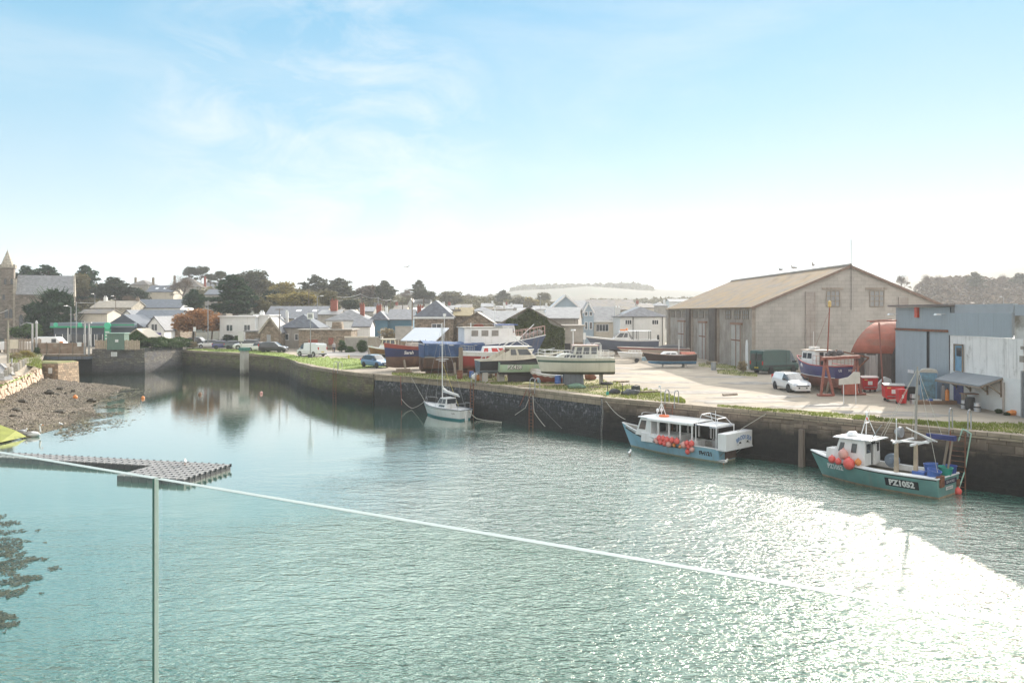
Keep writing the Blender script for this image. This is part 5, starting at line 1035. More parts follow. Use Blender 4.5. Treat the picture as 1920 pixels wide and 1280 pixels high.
# ---------------------------------------------------------------- vehicles
def paint(name, c, metal=0.): return mk('car_'+name, c, .28, .03, 1, metal=metal, coat=.8)
c_white = paint('white', (.80, .81, .82)); c_blue = paint('blue', (.10, .22, .42)); c_dark = paint('dark', (.025, .03, .04)); c_purple = paint('violet_blue', (.07, .07, .24))
c_silver = paint('silver', (.42, .44, .46)); c_green = mk('van_green', (.02, .065, .055), .4, .12, 1.2, coat=.3); c_grey = paint('slate_grey', (.12, .14, .16))
tyre = rubber; rim_m = mk('alloy_rim', (.42, .43, .45), .3, .1, 4, metal=.7); lamp_m = mk('headlamp_glass', (.6, .62, .65), .08, .05, 2, spec=.9); tail_m = mk('tail_lamp', (.5, .02, .02), .2, .05, 2); plate_y = mk('yellow_plate', (.7, .55, .05), .4, .02, 2)
KINDS = {  # stations: x, shoulder z, roof z, half width, half roof width; glass flags follow where the roof is high
 'hatch': dict(L=3.95, hw=.83, st=[(-1.93, .62, .80, .70, .55), (-1.85, .88, 1.02, .78, .60), (-1.62, .93, 1.30, .81, .60), (-1.15, .93, 1.45, .83, .60), (-.35, .91, 1.50, .83, .62), (.35, .89, 1.45, .83, .60), (1.05, .86, .93, .82, .66), (1.62, .76, .80, .78, .62), (1.93, .55, .60, .66, .5)], wb=(-1.2, 1.22), wr=.30),
 'estate_van': dict(L=4.5, hw=.88, st=[(-2.24, .62, .9, .76, .62), (-2.15, .95, 1.30, .84, .64), (-1.9, .97, 1.46, .86, .64), (-.9, .96, 1.50, .88, .66), (.05, .94, 1.50, .88, .66), (.42, .93, 1.44, .88, .64), (1.25, .9, .97, .87, .70), (1.9, .78, .82, .82, .64), (2.22, .55, .60, .68, .5)], wb=(-1.36, 1.34), wr=.33),
 'suv': dict(L=4.6, hw=.93, st=[(-2.28, .7, 1.0, .80, .66), (-2.2, 1.02, 1.2, .88, .68), (-1.95, 1.05, 1.55, .90, .68), (-1.2, 1.05, 1.68, .93, .70), (-.2, 1.03, 1.72, .93, .70), (.4, 1.02, 1.66, .93, .68), (1.15, 1.0, 1.08, .92, .74), (1.95, .9, .95, .88, .70), (2.28, .62, .68, .72, .55)], wb=(-1.36, 1.38), wr=.36),
 'small_van': dict(L=4.9, hw=.96, st=[(-2.44, .8, 1.55, .88, .78), (-2.38, 1.05, 1.86, .94, .80), (-2.0, 1.07, 1.92, .96, .82), (-.2, 1.07, 1.94, .96, .82), (.75, 1.05, 1.93, .96, .82), (1.05, 1.04, 1.84, .96, .80), (1.75, 1.0, 1.12, .94, .80), (2.2, .88, .92, .88, .7), (2.44, .6, .66, .76, .6)], wb=(-1.5, 1.5), wr=.34),
 'big_van': dict(L=5.6, hw=1.0, st=[(-2.8, .9, 2.2, .92, .88), (-2.75, 1.15, 2.45, .99, .90), (-2.4, 1.2, 2.52, 1.0, .9), (.6, 1.2, 2.52, 1.0, .9), (1.3, 1.2, 2.46, 1.0, .9), (1.65, 1.18, 2.2, 1.0, .86), (2.15, 1.15, 1.4, .98, .84), (2.65, .95, 1.02, .92, .76), (2.8, .6, .66, .8, .6)], wb=(-1.7, 1.75), wr=.36)}
def car(kind, label, mat, loc, rz, blind=False, group=None, name='parked_car', cat='car', wheelcol=None):
    K = KINDS[kind]; t = thing(name, label, cat, loc, rz, group); st = K['st']; n = len(st); gd = .22 if kind != 'big_van' else .3
    def ring(s):
        x, zs, zr, w, wr_ = s; zb = gd if abs(x) < K['L']*.46 else gd+.1
        q = [(x, w*.86, zb), (x, w*.98, zb+.16), (x, w, zs*.72+zb*.28), (x, w*.965, zs), (x, wr_, zr-.03), (x, wr_*.8, zr), (x, 0, zr+.015)]
        return q
    body = MB(); gl = MB(); R = [ring(s) for s in st]; hood = max(i for i in range(n) if st[i][2]-st[i][1] > .25)
    tailg = min(i for i in range(n) if st[i][2]-st[i][1] > .25)
    for sgn in (1, -1):
        for i in range(n-1):
            for j in range(6):
                a, b, c, d = R[i][j], R[i+1][j], R[i+1][j+1], R[i][j+1]; f = [(p[0], p[1]*sgn, p[2]) for p in (a, b, c, d)]
                if sgn < 0: f = f[::-1]
                glass = False
                if i == hood and j >= 3: glass = True                                    # windscreen and its corner
                if j == 3 and tailg <= i < hood and not (blind and i < hood-1): glass = True
                if j >= 3 and i == tailg-1 and kind in ('hatch', 'suv'): glass = True
                if blind and i < hood-1 and i >= tailg and j == 3: glass = False
                if kind in ('big_van', 'small_van') and j == 3 and i < hood-1: glass = False
                (gl if glass else body).add(f, [(0, 1, 2, 3)])
        for e in (0, n-1):
            f = [(p[0], p[1]*sgn, p[2]) for p in R[e]]+[(R[e][0][0], 0, R[e][0][2])]
            if (sgn > 0) == (e == 0): f = f[::-1]
            body.add(f, [tuple(range(len(f)))])
        for i in range(n-1):
            f = [(R[i][0][0], 0, R[i][0][2]), (R[i+1][0][0], 0, R[i+1][0][2]), (R[i+1][0][0], R[i+1][0][1]*sgn, R[i+1][0][2]), (R[i][0][0], R[i][0][1]*sgn, R[i][0][2])]
            body.add(f, [(0, 1, 2, 3)])
    body.build('body', mat, t, smooth=True); gl.build('windows', glass_dark, t, smooth=True)
    for xw in K['wb']:
        for s in (-1, 1):
            r = K['wr']; yy = s*(K['hw']-.02)
            mb = MB(); mb.lathe([(r*1.16, -.012), (r*1.16, .012)], (xw, s*(K['hw']*.985), r*1.02), 18, 'y'); mb.build('wheel_arch', black_m, t)
            mb = MB(); mb.lathe([(r*.6, -.1), (r, -.085), (r, .06), (r*.9, .085), (r*.62, .075)], (xw, yy-s*.03, r), 18, 'y'); w_ = mb.build('wheel', tyre, t)
            mb = MB(); mb.lathe([(r*.62, -.01), (r*.60, .075*1), (r*.15, .05)][::1] if s > 0 else [(r*.15, -.05), (r*.60, -.075), (r*.62, .01)], (xw, yy-s*.01, r), 14, 'y'); mb.build('rim', rim_m, w_)
    xf = st[-1][0]; xr = st[0][0]; hw = K['hw']; zl = st[-2][1]-.04; zt = st[1][1] if kind in ('hatch', 'suv', 'estate_van') else 1.1
    for s in (-1, 1):
        mb = MB(); mb.box(xf-.36, xf-.02, s*hw*.62-.17, s*hw*.62+.17, zl-.14, zl+.0, .08, .02, -.05); mb.build('headlight', lamp_m, t)
        mb = MB(); mb.box(xr-.02, xr+.12, s*hw*.84-.07, s*hw*.84+.07, zt-.1, zt+.28 if kind != 'hatch' else zt+.12); mb.build('taillight', tail_m, t)
        i = hood; mb = MB(); mb.box(st[i][0]+.25, st[i][0]+.42, s*(hw+.02)-.02, s*(hw+.17), st[i][1]+.02, st[i][1]+.17) if s > 0 else mb.box(st[i][0]+.25, st[i][0]+.42, -(hw+.17), -(hw-.0), st[i][1]+.02, st[i][1]+.17); mb.build('door_mirror', black_m if kind in ('estate_van', 'big_van') else mat, t)
    mb = MB(); mb.box(xf-.06, xf+.035, -.36, .36, gd+.14, gd+.26); mb.box(xf-.1, xf+.03, -.52, .52, gd+.32, gd+.4); mb.build('grille', black_m, t)
    mb = MB(); mb.box(xf+.036, xf+.045, -.25, .25, gd+.15, gd+.25); mb.build('number_plate', white, t)
    mb = MB(); mb.box(xr-.03, xr-.005, -.26, .26, .62, .74); mb.build('number_plate', plate_y, t)
    mb = MB(); mb.box(xf-.25, xf+.02, -hw*.72, hw*.72, gd-.03, gd+.1); mb.box(xr-.02, xr+.2, -hw*.8, hw*.8, gd+.05, gd+.2); mb.build('bumper', black_m if kind != 'estate_van' else mat, t)
    if kind == 'big_van':
        for s in (-1, 1):
            mb = MB(); y = s*(hw+.005); mb.box(-2.6, 1.9, min(y, y+s*.02), max(y, y+s*.02), .78, .9); mb.build('side_strip', black_m, t)
            mb = MB(); y = s*(hw-.005); mb.box(.62, .65, min(y, y+s*.012), max(y, y+s*.012), .5, 2.3); mb.build('door_seam', black_m, t)
            mb = MB(); mb.box(-2.83, -2.78, s*.12 if s > 0 else -.75, .75 if s > 0 else -.12, 1.45, 2.1); mb.build('rear_window', glass_dark, t)
        mb = MB(); mb.box(-2.84, -2.79, -.02, .02, .6, 2.3); mb.build('rear_door_seam', black_m, t)
    return t
def place(kind, label, mat, u, v, deg, **k):
    p = G(u, v, Q+.0); return car(kind, label, mat, (p.x, p.y, Q+(.035 if p.y > 95 else .0)), radians(deg), **k)
gcar = 'cars parked along the far quay road'
place('estate_van', 'white estate-bodied car van parked facing the camera in front of warehouse', c_white, 1484, 732, -86, blind=True)
place('big_van', 'dark green high-roof van parked against the warehouse gable', c_green, 1453, 699, 30, blind=True, name='parked_van', cat='van')
place('hatch', 'small blue hatchback parked on the quay grass beside the navy boat', c_blue, 704, 688.5, -42)
place('small_van', 'white panel van seen from behind on the quay road', c_white, 584, 667.5, 145, name='parked_van', cat='van')
for kind, lb, m_, u, v, a, kw in [('suv', 'black estate car nearest the hedge at left end of parked row', c_dark, 373, 648.3, -12, {}), ('hatch', 'white hatchback second from left in the parked row', c_white, 390, 652, -160, {}), ('hatch', 'violet blue hatchback in the parked row', c_purple, 419, 654, 18, {}),
        ('hatch', 'dark grey hatchback behind the road sign in the parked row', c_grey, 441, 654, 20, {}), ('suv', 'white estate car right of the dark grey hatchback', c_white, 462, 654.6, -165, {}), ('hatch', 'white hatchback tucked behind the black car', c_white, 486, 658.2, 165, {}), ('suv', 'black family car at right end of the parked row', c_dark, 513, 660, -8, {})]:
    place(kind, lb, m_, u, v, a, group=gcar, **kw)
place('hatch', 'small white car parked behind the wall-top hedge beside motorhome', c_white, 350, 640.5, 0)
p = G(1195, 648.5, Q); car('small_van', 'white van with dark windows behind the grey-blue cruiser', c_white, (p.x, p.y+2, Q), radians(-175), name='parked_van', cat='van')
# motorhome
p = G(326, 643.5, Q); t = thing('motorhome', 'white motorhome with rounded roof behind the wall-top hedge', 'motorhome', (p.x, p.y, Q)); mb = MB(); mb.prism([(-2.1, .5), (1.6, .5), (1.9, 1.2), (1.7, 2.5), (1.1, 2.85), (-1.5, 2.9), (-2.1, 2.5)], -1.05, 1.05, 'y'); mb.build('body', c_white, t, bevel=.12)
for x0, x1 in ((-1.4, -.3), (.1, 1.0)): mb = MB(); mb.box(x0, x1, -1.08, -1.052, 1.75, 2.3); mb.build('window', glass_dark, t)
for x in (-1.2, 1.2):
    for s in (-1, 1): mb = MB(); mb.lathe([(.33, -.1), (.33, .1)], (x, s*.95, .33), 16, 'y'); mb.build('wheel', tyre, t)
# two long white vans on the bridge road
def lorry(label, p, L_, h, rz, hazard=False):
    t = thing('parked_van', label, 'van', p, rz); mb = MB(); mb.prism([(-L_/2, .6), (L_/2-1.4, .6), (L_/2-.2, .6), (L_/2, 1.2), (L_/2-.45, 1.5), (L_/2-1.1, h-.12), (L_/2-1.6, h), (-L_/2+.2, h), (-L_/2, h-.2)], -.95, .95, 'y'); mb.build('body', c_white, t, bevel=.1)
    mb = MB(); mb.box(L_/2-2.0, L_/2-1.2, -.985, -.953, 1.35, h-.35); mb.build('side_window', glass_dark, t)
    if hazard: mb = MB(); mb.box(L_/2-.55, L_/2+.02, -1.0, -.953, .8, 1.6); mb.build('orange_markings', orange_m, t)
    for x in (-L_/2+1, L_/2-.9):
        for s in (-1, 1): mb = MB(); mb.lathe([(.33, -.1), (.33, .1)], (x, s*.9, .33), 16, 'y'); mb.build('wheel', tyre, t)
p = P(97, 650, 140); lorry('white van with orange markings passing behind the footbridge fence', (p.x, p.y, 3.15), 5.0, 2.35, 0, True)
p = P(24, 655, 128); lorry('long white van parked left of the footbridge near the pole', (p.x, p.y, 3.2), 5.2, 1.9, radians(180))
# ---------------------------------------------------------------- boats
class Hull:
    def __init__(s, L, B, zk, zw, sheer, rake=.8, tw=.8, tr=0., vee=.5, full=.45, fore=.5, sp=2.2):
        """L along the keel, sheer = (stern, mid, bow) heights, zw = paint line, rake = bow overhang"""
        s.L, s.B, s.zk, s.zw, s.sheer_, s.rake, s.tw, s.tr, s.vee, s.full, s.fore, s.sp = L, B, zk, zw, sheer, rake, tw, tr, vee, full, fore, sp
    def sheer(s, t): a, b, c = s.sheer_; return b+(a-b)*max(0, 1-t/.5)**2+(c-b)*max(0, (t-.35)/.65)**2
    def bot(s, t): return s.zk+(s.zw-s.zk)*s.fore*max(0, (t-.7)/.3)**2
    def plan(s, t):
        w = s.tw+(1-s.tw)*sin(min(t/s.full, 1)*pi/2)
        if t > s.full: w *= max(0., 1-((t-s.full)/(1-s.full))**s.sp)
        return s.B/2*w
    def hb(s, t, z):
        b = s.bot(t); h = max(0., min(1., (z-b)/max(.01, s.sheer(t)-b))); e = lerp(s.vee*.55, s.vee*1.5, t*t)
        return max(.015, (s.plan(t)+.02*(1-t))*h**e)
    def pt(s, t, z, side):
        b = s.bot(t); h = (z-b)/max(.01, s.sheer(t)-b); return (-s.L/2+t*s.L+s.rake*h*t**3-s.tr*h*(1-t)**6, side*s.hb(t, z), z)
    def on(s, x, z, side, off=.012):
        t = (x+s.L/2)/s.L
        for _ in range(12):
            p = s.pt(min(max(t, 0), .999), z, side); t += (x-p[0])/s.L
        p = s.pt(min(max(t, 0), .999), z, side); return (x, p[1]+side*off, z)
    def build(s, par, top, low, band=None, band_f=.85, transom=None, nt_=26, bulw=.35, deck=None, rail=None, inner=None, cap=None, name='hull'):
        """materials: low below the paint line, top above, band = rubbing strake stripe near the sheer"""
        mb = MB(); zfr = [0, .25, .55, .8, 1.]; ufr = [.06, .12, .4, .7, band_f, 1.]
        rows = len(zfr)+len(ufr)
        def zrow(t, j):
            b = s.bot(t); 
            if j < len(zfr): return lerp(b, max(s.zw, b), zfr[j])
            return lerp(max(s.zw, b), s.sheer(t), ufr[j-len(zfr)])
        mats = [low, top, band or top, transom or top]
        for side in (1, -1):
            vs = [s.pt(i/nt_, zrow(i/nt_, j), side) for i in range(nt_+1) for j in range(rows)]; fs = []; mi = []
            for i in range(nt_):
                for j in range(rows-1):
                    a = i*rows+j; f = (a, a+rows, a+rows+1, a+1); fs.append(f if side < 0 else f[::-1])
                    mi.append(0 if j < len(zfr) else (2 if j == rows-2 else 1))
                    if j == len(zfr)-1: mi[-1] = 2 if s.stripe else 1
            mb.add(vs, fs); mb.mi[-len(fs):] = mi
        for j in range(rows-1):      # transom
            a, b = s.pt(0, zrow(0, j), 1), s.pt(0, zrow(0, j+1), 1); mb.add([a, b, (b[0], -b[1], b[2]), (a[0], -a[1], a[2])], [(0, 1, 2, 3)]); mb.mi[-1] = 0 if j < len(zfr)-1 else 3
        o = mb.build(name, mats, par, smooth=True)
        dk = MB(); n = nt_
        dz = lambda t: s.sheer(t)-bulw*(1-.25*t)
        vs = []
        for i in range(n+1): t = i/n*.985; p = s.pt(t, dz(t), 1); vs += [(p[0], p[1]*.96, p[2]), (p[0], -p[1]*.96, p[2])]
        dk.add(vs, [(2*i, 2*i+2, 2*i+3, 2*i+1) for i in range(n)]); dk.build('deck', deck or deck_m, par)
        if bulw > .06:
            ib = MB()
            for side in (1, -1):
                vs = []
                for i in range(n+1): t = i/n*.985; p = s.pt(t, s.sheer(t), side); q = s.pt(t, dz(t), side); w = min(.07, abs(p[1])*.5); vs += [(p[0], p[1]-side*w, p[2]-.01), (q[0], q[1]*.955, q[2])]
                ib.add(vs, [(2*i, 2*i+1, 2*i+3, 2*i+2) for i in range(n)])
            p = s.pt(0, s.sheer(0), 1); q = s.pt(0, dz(0), 1); ib.add([(p[0]+.07, p[1], p[2]-.01), (p[0]+.07, -p[1], p[2]-.01), (q[0]+.07, -q[1], q[2]), (q[0]+.07, q[1], q[2])], [(0, 1, 2, 3)])
            ib.build('bulwark_inside', inner or deck_m, par)
        cp = MB(); cw = .09 if bulw > .06 else .06
        for side in (1, -1): cp.tube([Vector(s.pt(i/n*.995, s.sheer(i/n*.995), side))+Vector((0, 0, .012)) for i in range(n+1)], .045, 5)
        p = s.pt(0, s.sheer(0), 1); cp.tube([p, (p[0], -p[1], p[2])], .045, 5); cp.build('gunwale', cap or white, par)
        if rail:
            for side in (1, -1): mb = MB(); mb.tube([Vector(s.on(s.pt(i/n, 0, 1)[0]+0, s.sheer(i/n)-.1, side, .02)) if 0 else Vector(s.pt(i/n, s.sheer(i/n)-.12*1.0, side))*1.0+Vector((0, side*.02, 0)) for i in range(n+1)], .04, 5); mb.build('rubbing_strake', rail, par)
        return o
    stripe = False
def boat(name, label, loc, heading, cat='boat'):
    """heading = world direction of the bow"""
    return thing(name, label, cat, loc, atan2(heading[1], heading[0]))
def panel(par, name, mat, a, b, c, d, th=.02):
    """thin plate through four points, used for windows that lie on a sloping face"""
    A, B_, C, D = map(Vector, (a, b, c, d)); n = (B_-A).cross(D-A).normalized()*th; mb = MB()
    mb.add([A, B_, C, D, A+n, B_+n, C+n, D+n], [(3, 2, 1, 0), (4, 5, 6, 7), (0, 1, 5, 4), (1, 2, 6, 5), (2, 3, 7, 6), (3, 0, 4, 7)]); return mb.build(name, mat, par)
def cabin(par, x0, x1, w, z0, z1, mat, lean=.25, back=0., side=(), front=2, rear=(), roof=None, oh=.12, tap=.06, name='wheelhouse', glass=None, wz=(.5, .86), th=.07):
    """cabin with sloping front; side = list of (f0, f1) window spans"""
    glass = glass or glass_boat; h2 = w/2; vs = [(x0, -h2, z0), (x1, -h2, z0), (x1, h2, z0), (x0, h2, z0), (x0+back, -h2+tap, z1), (x1-lean, -h2+tap, z1), (x1-lean, h2-tap, z1), (x0+back, h2-tap, z1)]
    mb = MB(); mb.add(vs, [(3, 2, 1, 0), (4, 5, 6, 7), (0, 1, 5, 4), (1, 2, 6, 5), (2, 3, 7, 6), (3, 0, 4, 7)]); o = mb.build(name, mat, par, bevel=.02)
    def sp(f, q, s, e=.006): xx = lerp(lerp(x0, x0+back, q), lerp(x1, x1-lean, q), f); return (xx, s*(h2-tap*q+e), lerp(z0, z1, q))
    for s in (1, -1):
        for f0, f1, *q in side:
            qa, qb = q if q else wz; pts = [sp(f0, qa, s), sp(f1, qa, s), sp(f1, qb, s), sp(f0, qb, s)]; pts = pts if s < 0 else [pts[1], pts[0], pts[3], pts[2]]; panel(o, 'window', glass, *pts)
    for k in range(front):
        a0 = lerp(-.9, .9, k/front+.03*1)*h2; a1 = lerp(-.9, .9, (k+1)/front-.03)*h2; fx = lambda q: lerp(x1, x1-lean, q)+.006
        panel(o, 'windscreen', glass, (fx(wz[0]), a0, lerp(z0, z1, wz[0])), (fx(wz[0]), a1, lerp(z0, z1, wz[0])), (fx(wz[1]), a1*.97, lerp(z0, z1, wz[1])), (fx(wz[1]), a0*.97, lerp(z0, z1, wz[1])))
    for a0, a1, q0, q1, m_ in rear:
        fx = lambda q: lerp(x0, x0+back, q)-.006
        panel(o, 'door' if q0 < .2 else 'window', m_ or glass, (fx(q0), a1*h2, lerp(z0, z1, q0)), (fx(q0), a0*h2, lerp(z0, z1, q0)), (fx(q1), a0*h2, lerp(z0, z1, q1)), (fx(q1), a1*h2, lerp(z0, z1, q1)))
    if roof is not None: mb = MB(); mb.box(x0+back-oh*1.2, x1-lean+oh*1.6, -h2-oh*.5, h2+oh*.5, z1+.003, z1+th, .05, .05); mb.build('cabin_roof', roof, par, bevel=.02)
    return o
def railing(par, hull, t0, t1, h, mat, n=7, sides=(1, -1), name='guard_rail', r=.018, two=True, inset=.92):
    for s in sides:
        mb = MB(); P_ = [Vector(hull.pt(lerp(t0, t1, k/n), hull.sheer(lerp(t0, t1, k/n)), s)) for k in range(n+1)]; P_ = [Vector((p.x, p.y*inset, p.z)) for p in P_]
        for p in P_: mb.tube([p, p+Vector((0, 0, h))], r, 5)
        mb.tube([p+Vector((0, 0, h)) for p in P_], r, 5)
        if two: mb.tube([p+Vector((0, 0, h*.5)) for p in P_], r*.7, 4)
        mb.build(name, mat, par)
def hull_text(h, par, s, size, x, z, side, mat, bold=.01, name='registration_letters', dirx=None, up=0.):
    """lettering on a hull side; side -1 is starboard (reads bow to the right)"""
    dr = 1 if side < 0 else -1
    text_mesh(s, size, lambda a, b: h.on(x+dr*a, z+b+up*a, side, .014), name, mat, par, bold=bold)
def transom_text(h, par, s, size, y, z, mat, bold=.008, name='name_letters', back=None):
    x = h.pt(0, z, 1)[0]; return text_mesh(s, size, lambda a, b: (h.pt(0, z+b, 1)[0]-.014, y-a, z+b), name, mat, par, bold=bold)
letter_w = mk('white_letters', (.8, .8, .78), .5, .03, 2); letter_b = mk('black_letters', (.02, .02, .025), .5, .03, 2); letter_g = mk('blue_letters', (.14, .26, .5), .5, .05, 2)

# --- white sailing yacht afloat
t = boat('sailing_yacht', 'white sailing yacht with furled sail moored against the slate wall', (-6.1, 74.2, 0), (-.70, .72), 'yacht')
h = Hull(5.3, 2.15, -.4, .16, (.92, .95, 1.2), rake=.75, tw=.68, vee=.42, full=.45, tr=.15); teal = mk('teal_boot_top', (.04, .22, .25), .5, .1, 2)
h.build(t, white_clean, teal, bulw=.05, deck=white, cap=mk('grey_toe_rail', (.2, .22, .25), .5, .1, 2))
mb = MB(); mb.add([h.on(lerp(-2.6, 2.9, i/20), .84-.0+.18*max(0, i/20-.4)**2, s, .012) for s in (1,) for i in range(21)]+[h.on(lerp(-2.6, 2.9, i/20), .87+.18*max(0, i/20-.4)**2, s, .012) for s in (1,) for i in range(21)], [(i, i+1, i+22, i+21) for i in range(20)]); mb.build('pinstripe', black_m, t)
cabin(t, -.7, 1.5, 1.35, .9, 1.28, white_clean, .7, 0, side=[(.12, .55, .35, .75)], front=0, name='coachroof', tap=.12)
cabin(t, -.75, .55, 1.3, 1.28, 1.86, white_clean, .35, 0, side=[(.08, .45), (.52, .92)], front=2, name='windscreen_frame', tap=.1, wz=(.12, .85), rear=[(-.8, .8, .1, .85, None)])
mb = MB(); mb.tube([(.55, 0, 1.3), (.62, 0, 8.75)], .055, 8, .04); ms = mb.build('mast', mk('alloy_spar', (.72, .73, .74), .35, .04, 2, metal=.3), t)
mb = MB(); mb.tube([(.62-.02, -.75, 5.35), (.6, .75, 5.35)], .022, 5); mb.tube([(.6, -.4, 5.2), (.6, .4, 5.2)], .02, 5); mb.build('spreaders', MATS['alloy_spar'], ms)
mb = MB(); mb.tube([(.5, 0, 2.35), (-1.9, 0, 2.05)], .05, 6); mb.build('boom', MATS['alloy_spar'], ms)
mb = MB(); mb.tube([(.5, .02, 2.85), (.42, -.03, 2.6), (-.1, 0, 2.4), (-.9, .04, 2.3), (-1.7, 0, 2.18)], .16, 8, .09); mb.build('furled_sail', mk('sail_cloth', (.72, .72, .70), .85, .08, 4, bump=.5, bsc=8), ms)
mb = MB()
for a in ((3.2, 0, 1.25), (-2.7, 0, 1.0), (.4, -.95, .98), (.4, .95, .98), (.9, -.8, .98)): mb.tube([(.62, 0, 8.7), a], .013, 4)
mb.build('rigging_wires', steel, t)
mb = MB(); mb.tube([(.62, .02, 5.2), (-.6, -1.0, .98)], .02, 4); mb.build('yellow_halyard', rope_yellow, t)
mb = MB(); mb.tube([(2.0, -.62, 1.08), (2.0, -.62, 1.62), (2.5, -.4, 1.68), (3.0, 0, 1.7), (2.5, .4, 1.68), (2.0, .62, 1.62), (2.0, .62, 1.08)], .018, 5); mb.tube([(3.0, 0, 1.2), (3.0, 0, 1.7)], .016, 5); mb.build('pulpit', steel, t)
mb = MB(); mb.tube([(-1.7, -.85, .92), (-1.7, -.85, 1.5), (-2.5, -.72, 1.5), (-2.65, 0, 1.5), (-2.5, .72, 1.5), (-1.7, .85, 1.5), (-1.7, .85, .92)], .018, 5)
for y in (-.72, .72): mb.tube([(-2.5, y, .9), (-2.5, y, 1.5)], .016, 5)
mb.build('pushpit', steel, t)
mb = MB(); mb.box(-2.95, -2.75, -.12, .12, -.3, .85, 0, .03); mb.build('rudder', white, t)
text_mesh('Lady', .2, lambda a, b: h.on(-2.0-a, .6+b, 1, .016), 'name_letters', letter_b, t)

# --- pale blue trip boat afloat
t = boat('fishing_boat', 'pale blue and white harbour boat with canopy and bunches of pink floats', (11.42, 55.2, 0), (-.68, .733)); hB = h = Hull(7.9, 2.55, -.45, .1, (.88, .95, 1.65), rake=.95, tw=.86, vee=.4, full=.42)
lb_ = mk('pale_blue_gelcoat', (.30, .53, .66), .4, .12, .8, streak=(.3, .36, .36), sa=.8)
h.stripe = True; h.build(t, lb_, mk('scum_line', (.35, .36, .27), .7, .2, 2), band=lb_, bulw=.3, deck=deck_m, cap=white)
mb = MB()
for s in (-1, 1):
    n = 20; a = [h.on(lerp(-1.0, 4.35, i/n), h.sheer((lerp(-1.0, 4.35, i/n)+3.95)/8.4)-.28, s, .02) for i in range(n+1)]; mb.tube(a, .06, 5)
mb.build('rubbing_strake', black_m, t)
for s in (-1, 1):       # white upper strake of the bow half
    mb = MB(); n = 24; A_ = []; B_ = []
    for i in range(n+1): x = lerp(-.6, 4.4, i/n); zt = h.sheer(min(1, (x+3.95)/8.5)); A_.append(h.on(x, zt-.24, s, .012)); B_.append(h.on(x, zt-.02, s, .012))
    mb.add(A_+B_, [(i, i+1, n+2+i, n+1+i) for i in range(n)]); mb.build('upper_strake', white, t)
mb = MB(); mb.box(-.4, 2.3, -1.12, 1.12, .7, 1.32, 0, .02); mb.build('coaming', white, t, bevel=.03)
cabin(t, 1.5, 2.9, 2.0, 1.1, 2.35, white, .45, 0, side=[(.42, .86, .35, .85)], front=2, name='wheelhouse', wz=(.4, .85), roof=white, rear=[(-.7, .0, .05, .9, glass_dark)])
mb = MB(); mb.box(-2.1, 1.7, -1.2, 1.2, 2.36, 2.44, .0, .12); mb.box(-2.1, 1.7, -1.22, -1.12, 2.2, 2.37); mb.box(-2.1, 1.7, 1.12, 1.22, 2.2, 2.37); mb.build('canopy', white_clean, t, bevel=.03)
for k, x in enumerate((-1.95, -1.0, -.1, .8, 1.45)):
    for s in (-1, 1): mb = MB(); mb.box(x-.045, x+.045, s*1.1-.04, s*1.1+.04, 1.15, 2.3); mb.build('canopy_post', white, t)
mb = MB(); mb.box(-3.7, -2.15, -1.1, 1.1, 2.28, 2.33); mb.box(-3.75, -3.3, -1.14, 1.14, 2.2, 2.31); mb.build('blue_awning', mk('faded_blue_cloth', (.14, .2, .36), .8, .2, 2, col2=(.6, .6, .58), mix=.6), t)
mb = MB()
for s in (-1, 1):
    mb.tube([(-3.75, s*1.05, .9), (-3.75, s*1.05, 2.3)], .035, 6); mb.tube([(-2.2, s*1.05, .9), (-2.2, s*1.05, 2.35)], .035, 6); mb.tube([(-2.2, s*.9, 2.35), (-2.3, s*.5, 2.95), (-3.5, s*.5, 2.75), (-3.7, s*.9, 2.3)], .03, 5)
mb.tube([(-2.3, -.5, 2.95), (-2.3, .5, 2.95)], .03, 5); mb.tube([(-3.5, -.5, 2.75), (-3.5, .5, 2.75)], .03, 5); mb.tube([(-2.9, -.2, 2.3), (-2.9, -.2, 3.2)], .02, 5); mb.build('stern_gantry', white, t)
mb = MB(); mb.tube([(1.6, -.35, 2.4), (1.35, 0, 3.35)], .03, 5); mb.tube([(1.6, .35, 2.4), (1.35, 0, 3.35)], .03, 5); mb.tube([(.9, 0, 2.4), (1.35, 0, 3.35)], .025, 5); mb.tube([(1.35, 0, 3.3), (1.3, .2, 4.5)], .018, 5); mb.box(1.27, 1.4, .15, .28, 4.45, 4.6); mb.build('mast', white, t)
for s in (-1, 1): mb = MB(); mb.lathe([(.1, -.05), (.13, .05)], (1.5, s*.22, 2.85), 10, 'x'); mb.build('deck_light', white_clean, t)
mb = MB(); n = 14; mb.tube([(1.05+.3*cos(2*pi*k/n), .1+.3*sin(2*pi*k/n), 2.5) for k in range(n)], .07, 6, closed=True); tag(mb.build('life_ring', mk('life_ring_orange', (.75, .2, .08), .5, .1, 3)), 'orange life ring lying on the white canopy of pale blue boat', 'life ring').matrix_world = Matrix.Translation((11.42, 55.2, 0)) @ Matrix.Rotation(atan2(.733, -.68), 4, 'Z')
mb = MB(); mb.tube([(2.5, -.75, 2.5), (2.9, -.2, 2.55), (2.9, .2, 2.55), (2.5, .75, 2.5)], .02, 5); mb.build('roof_rail', steel, t)
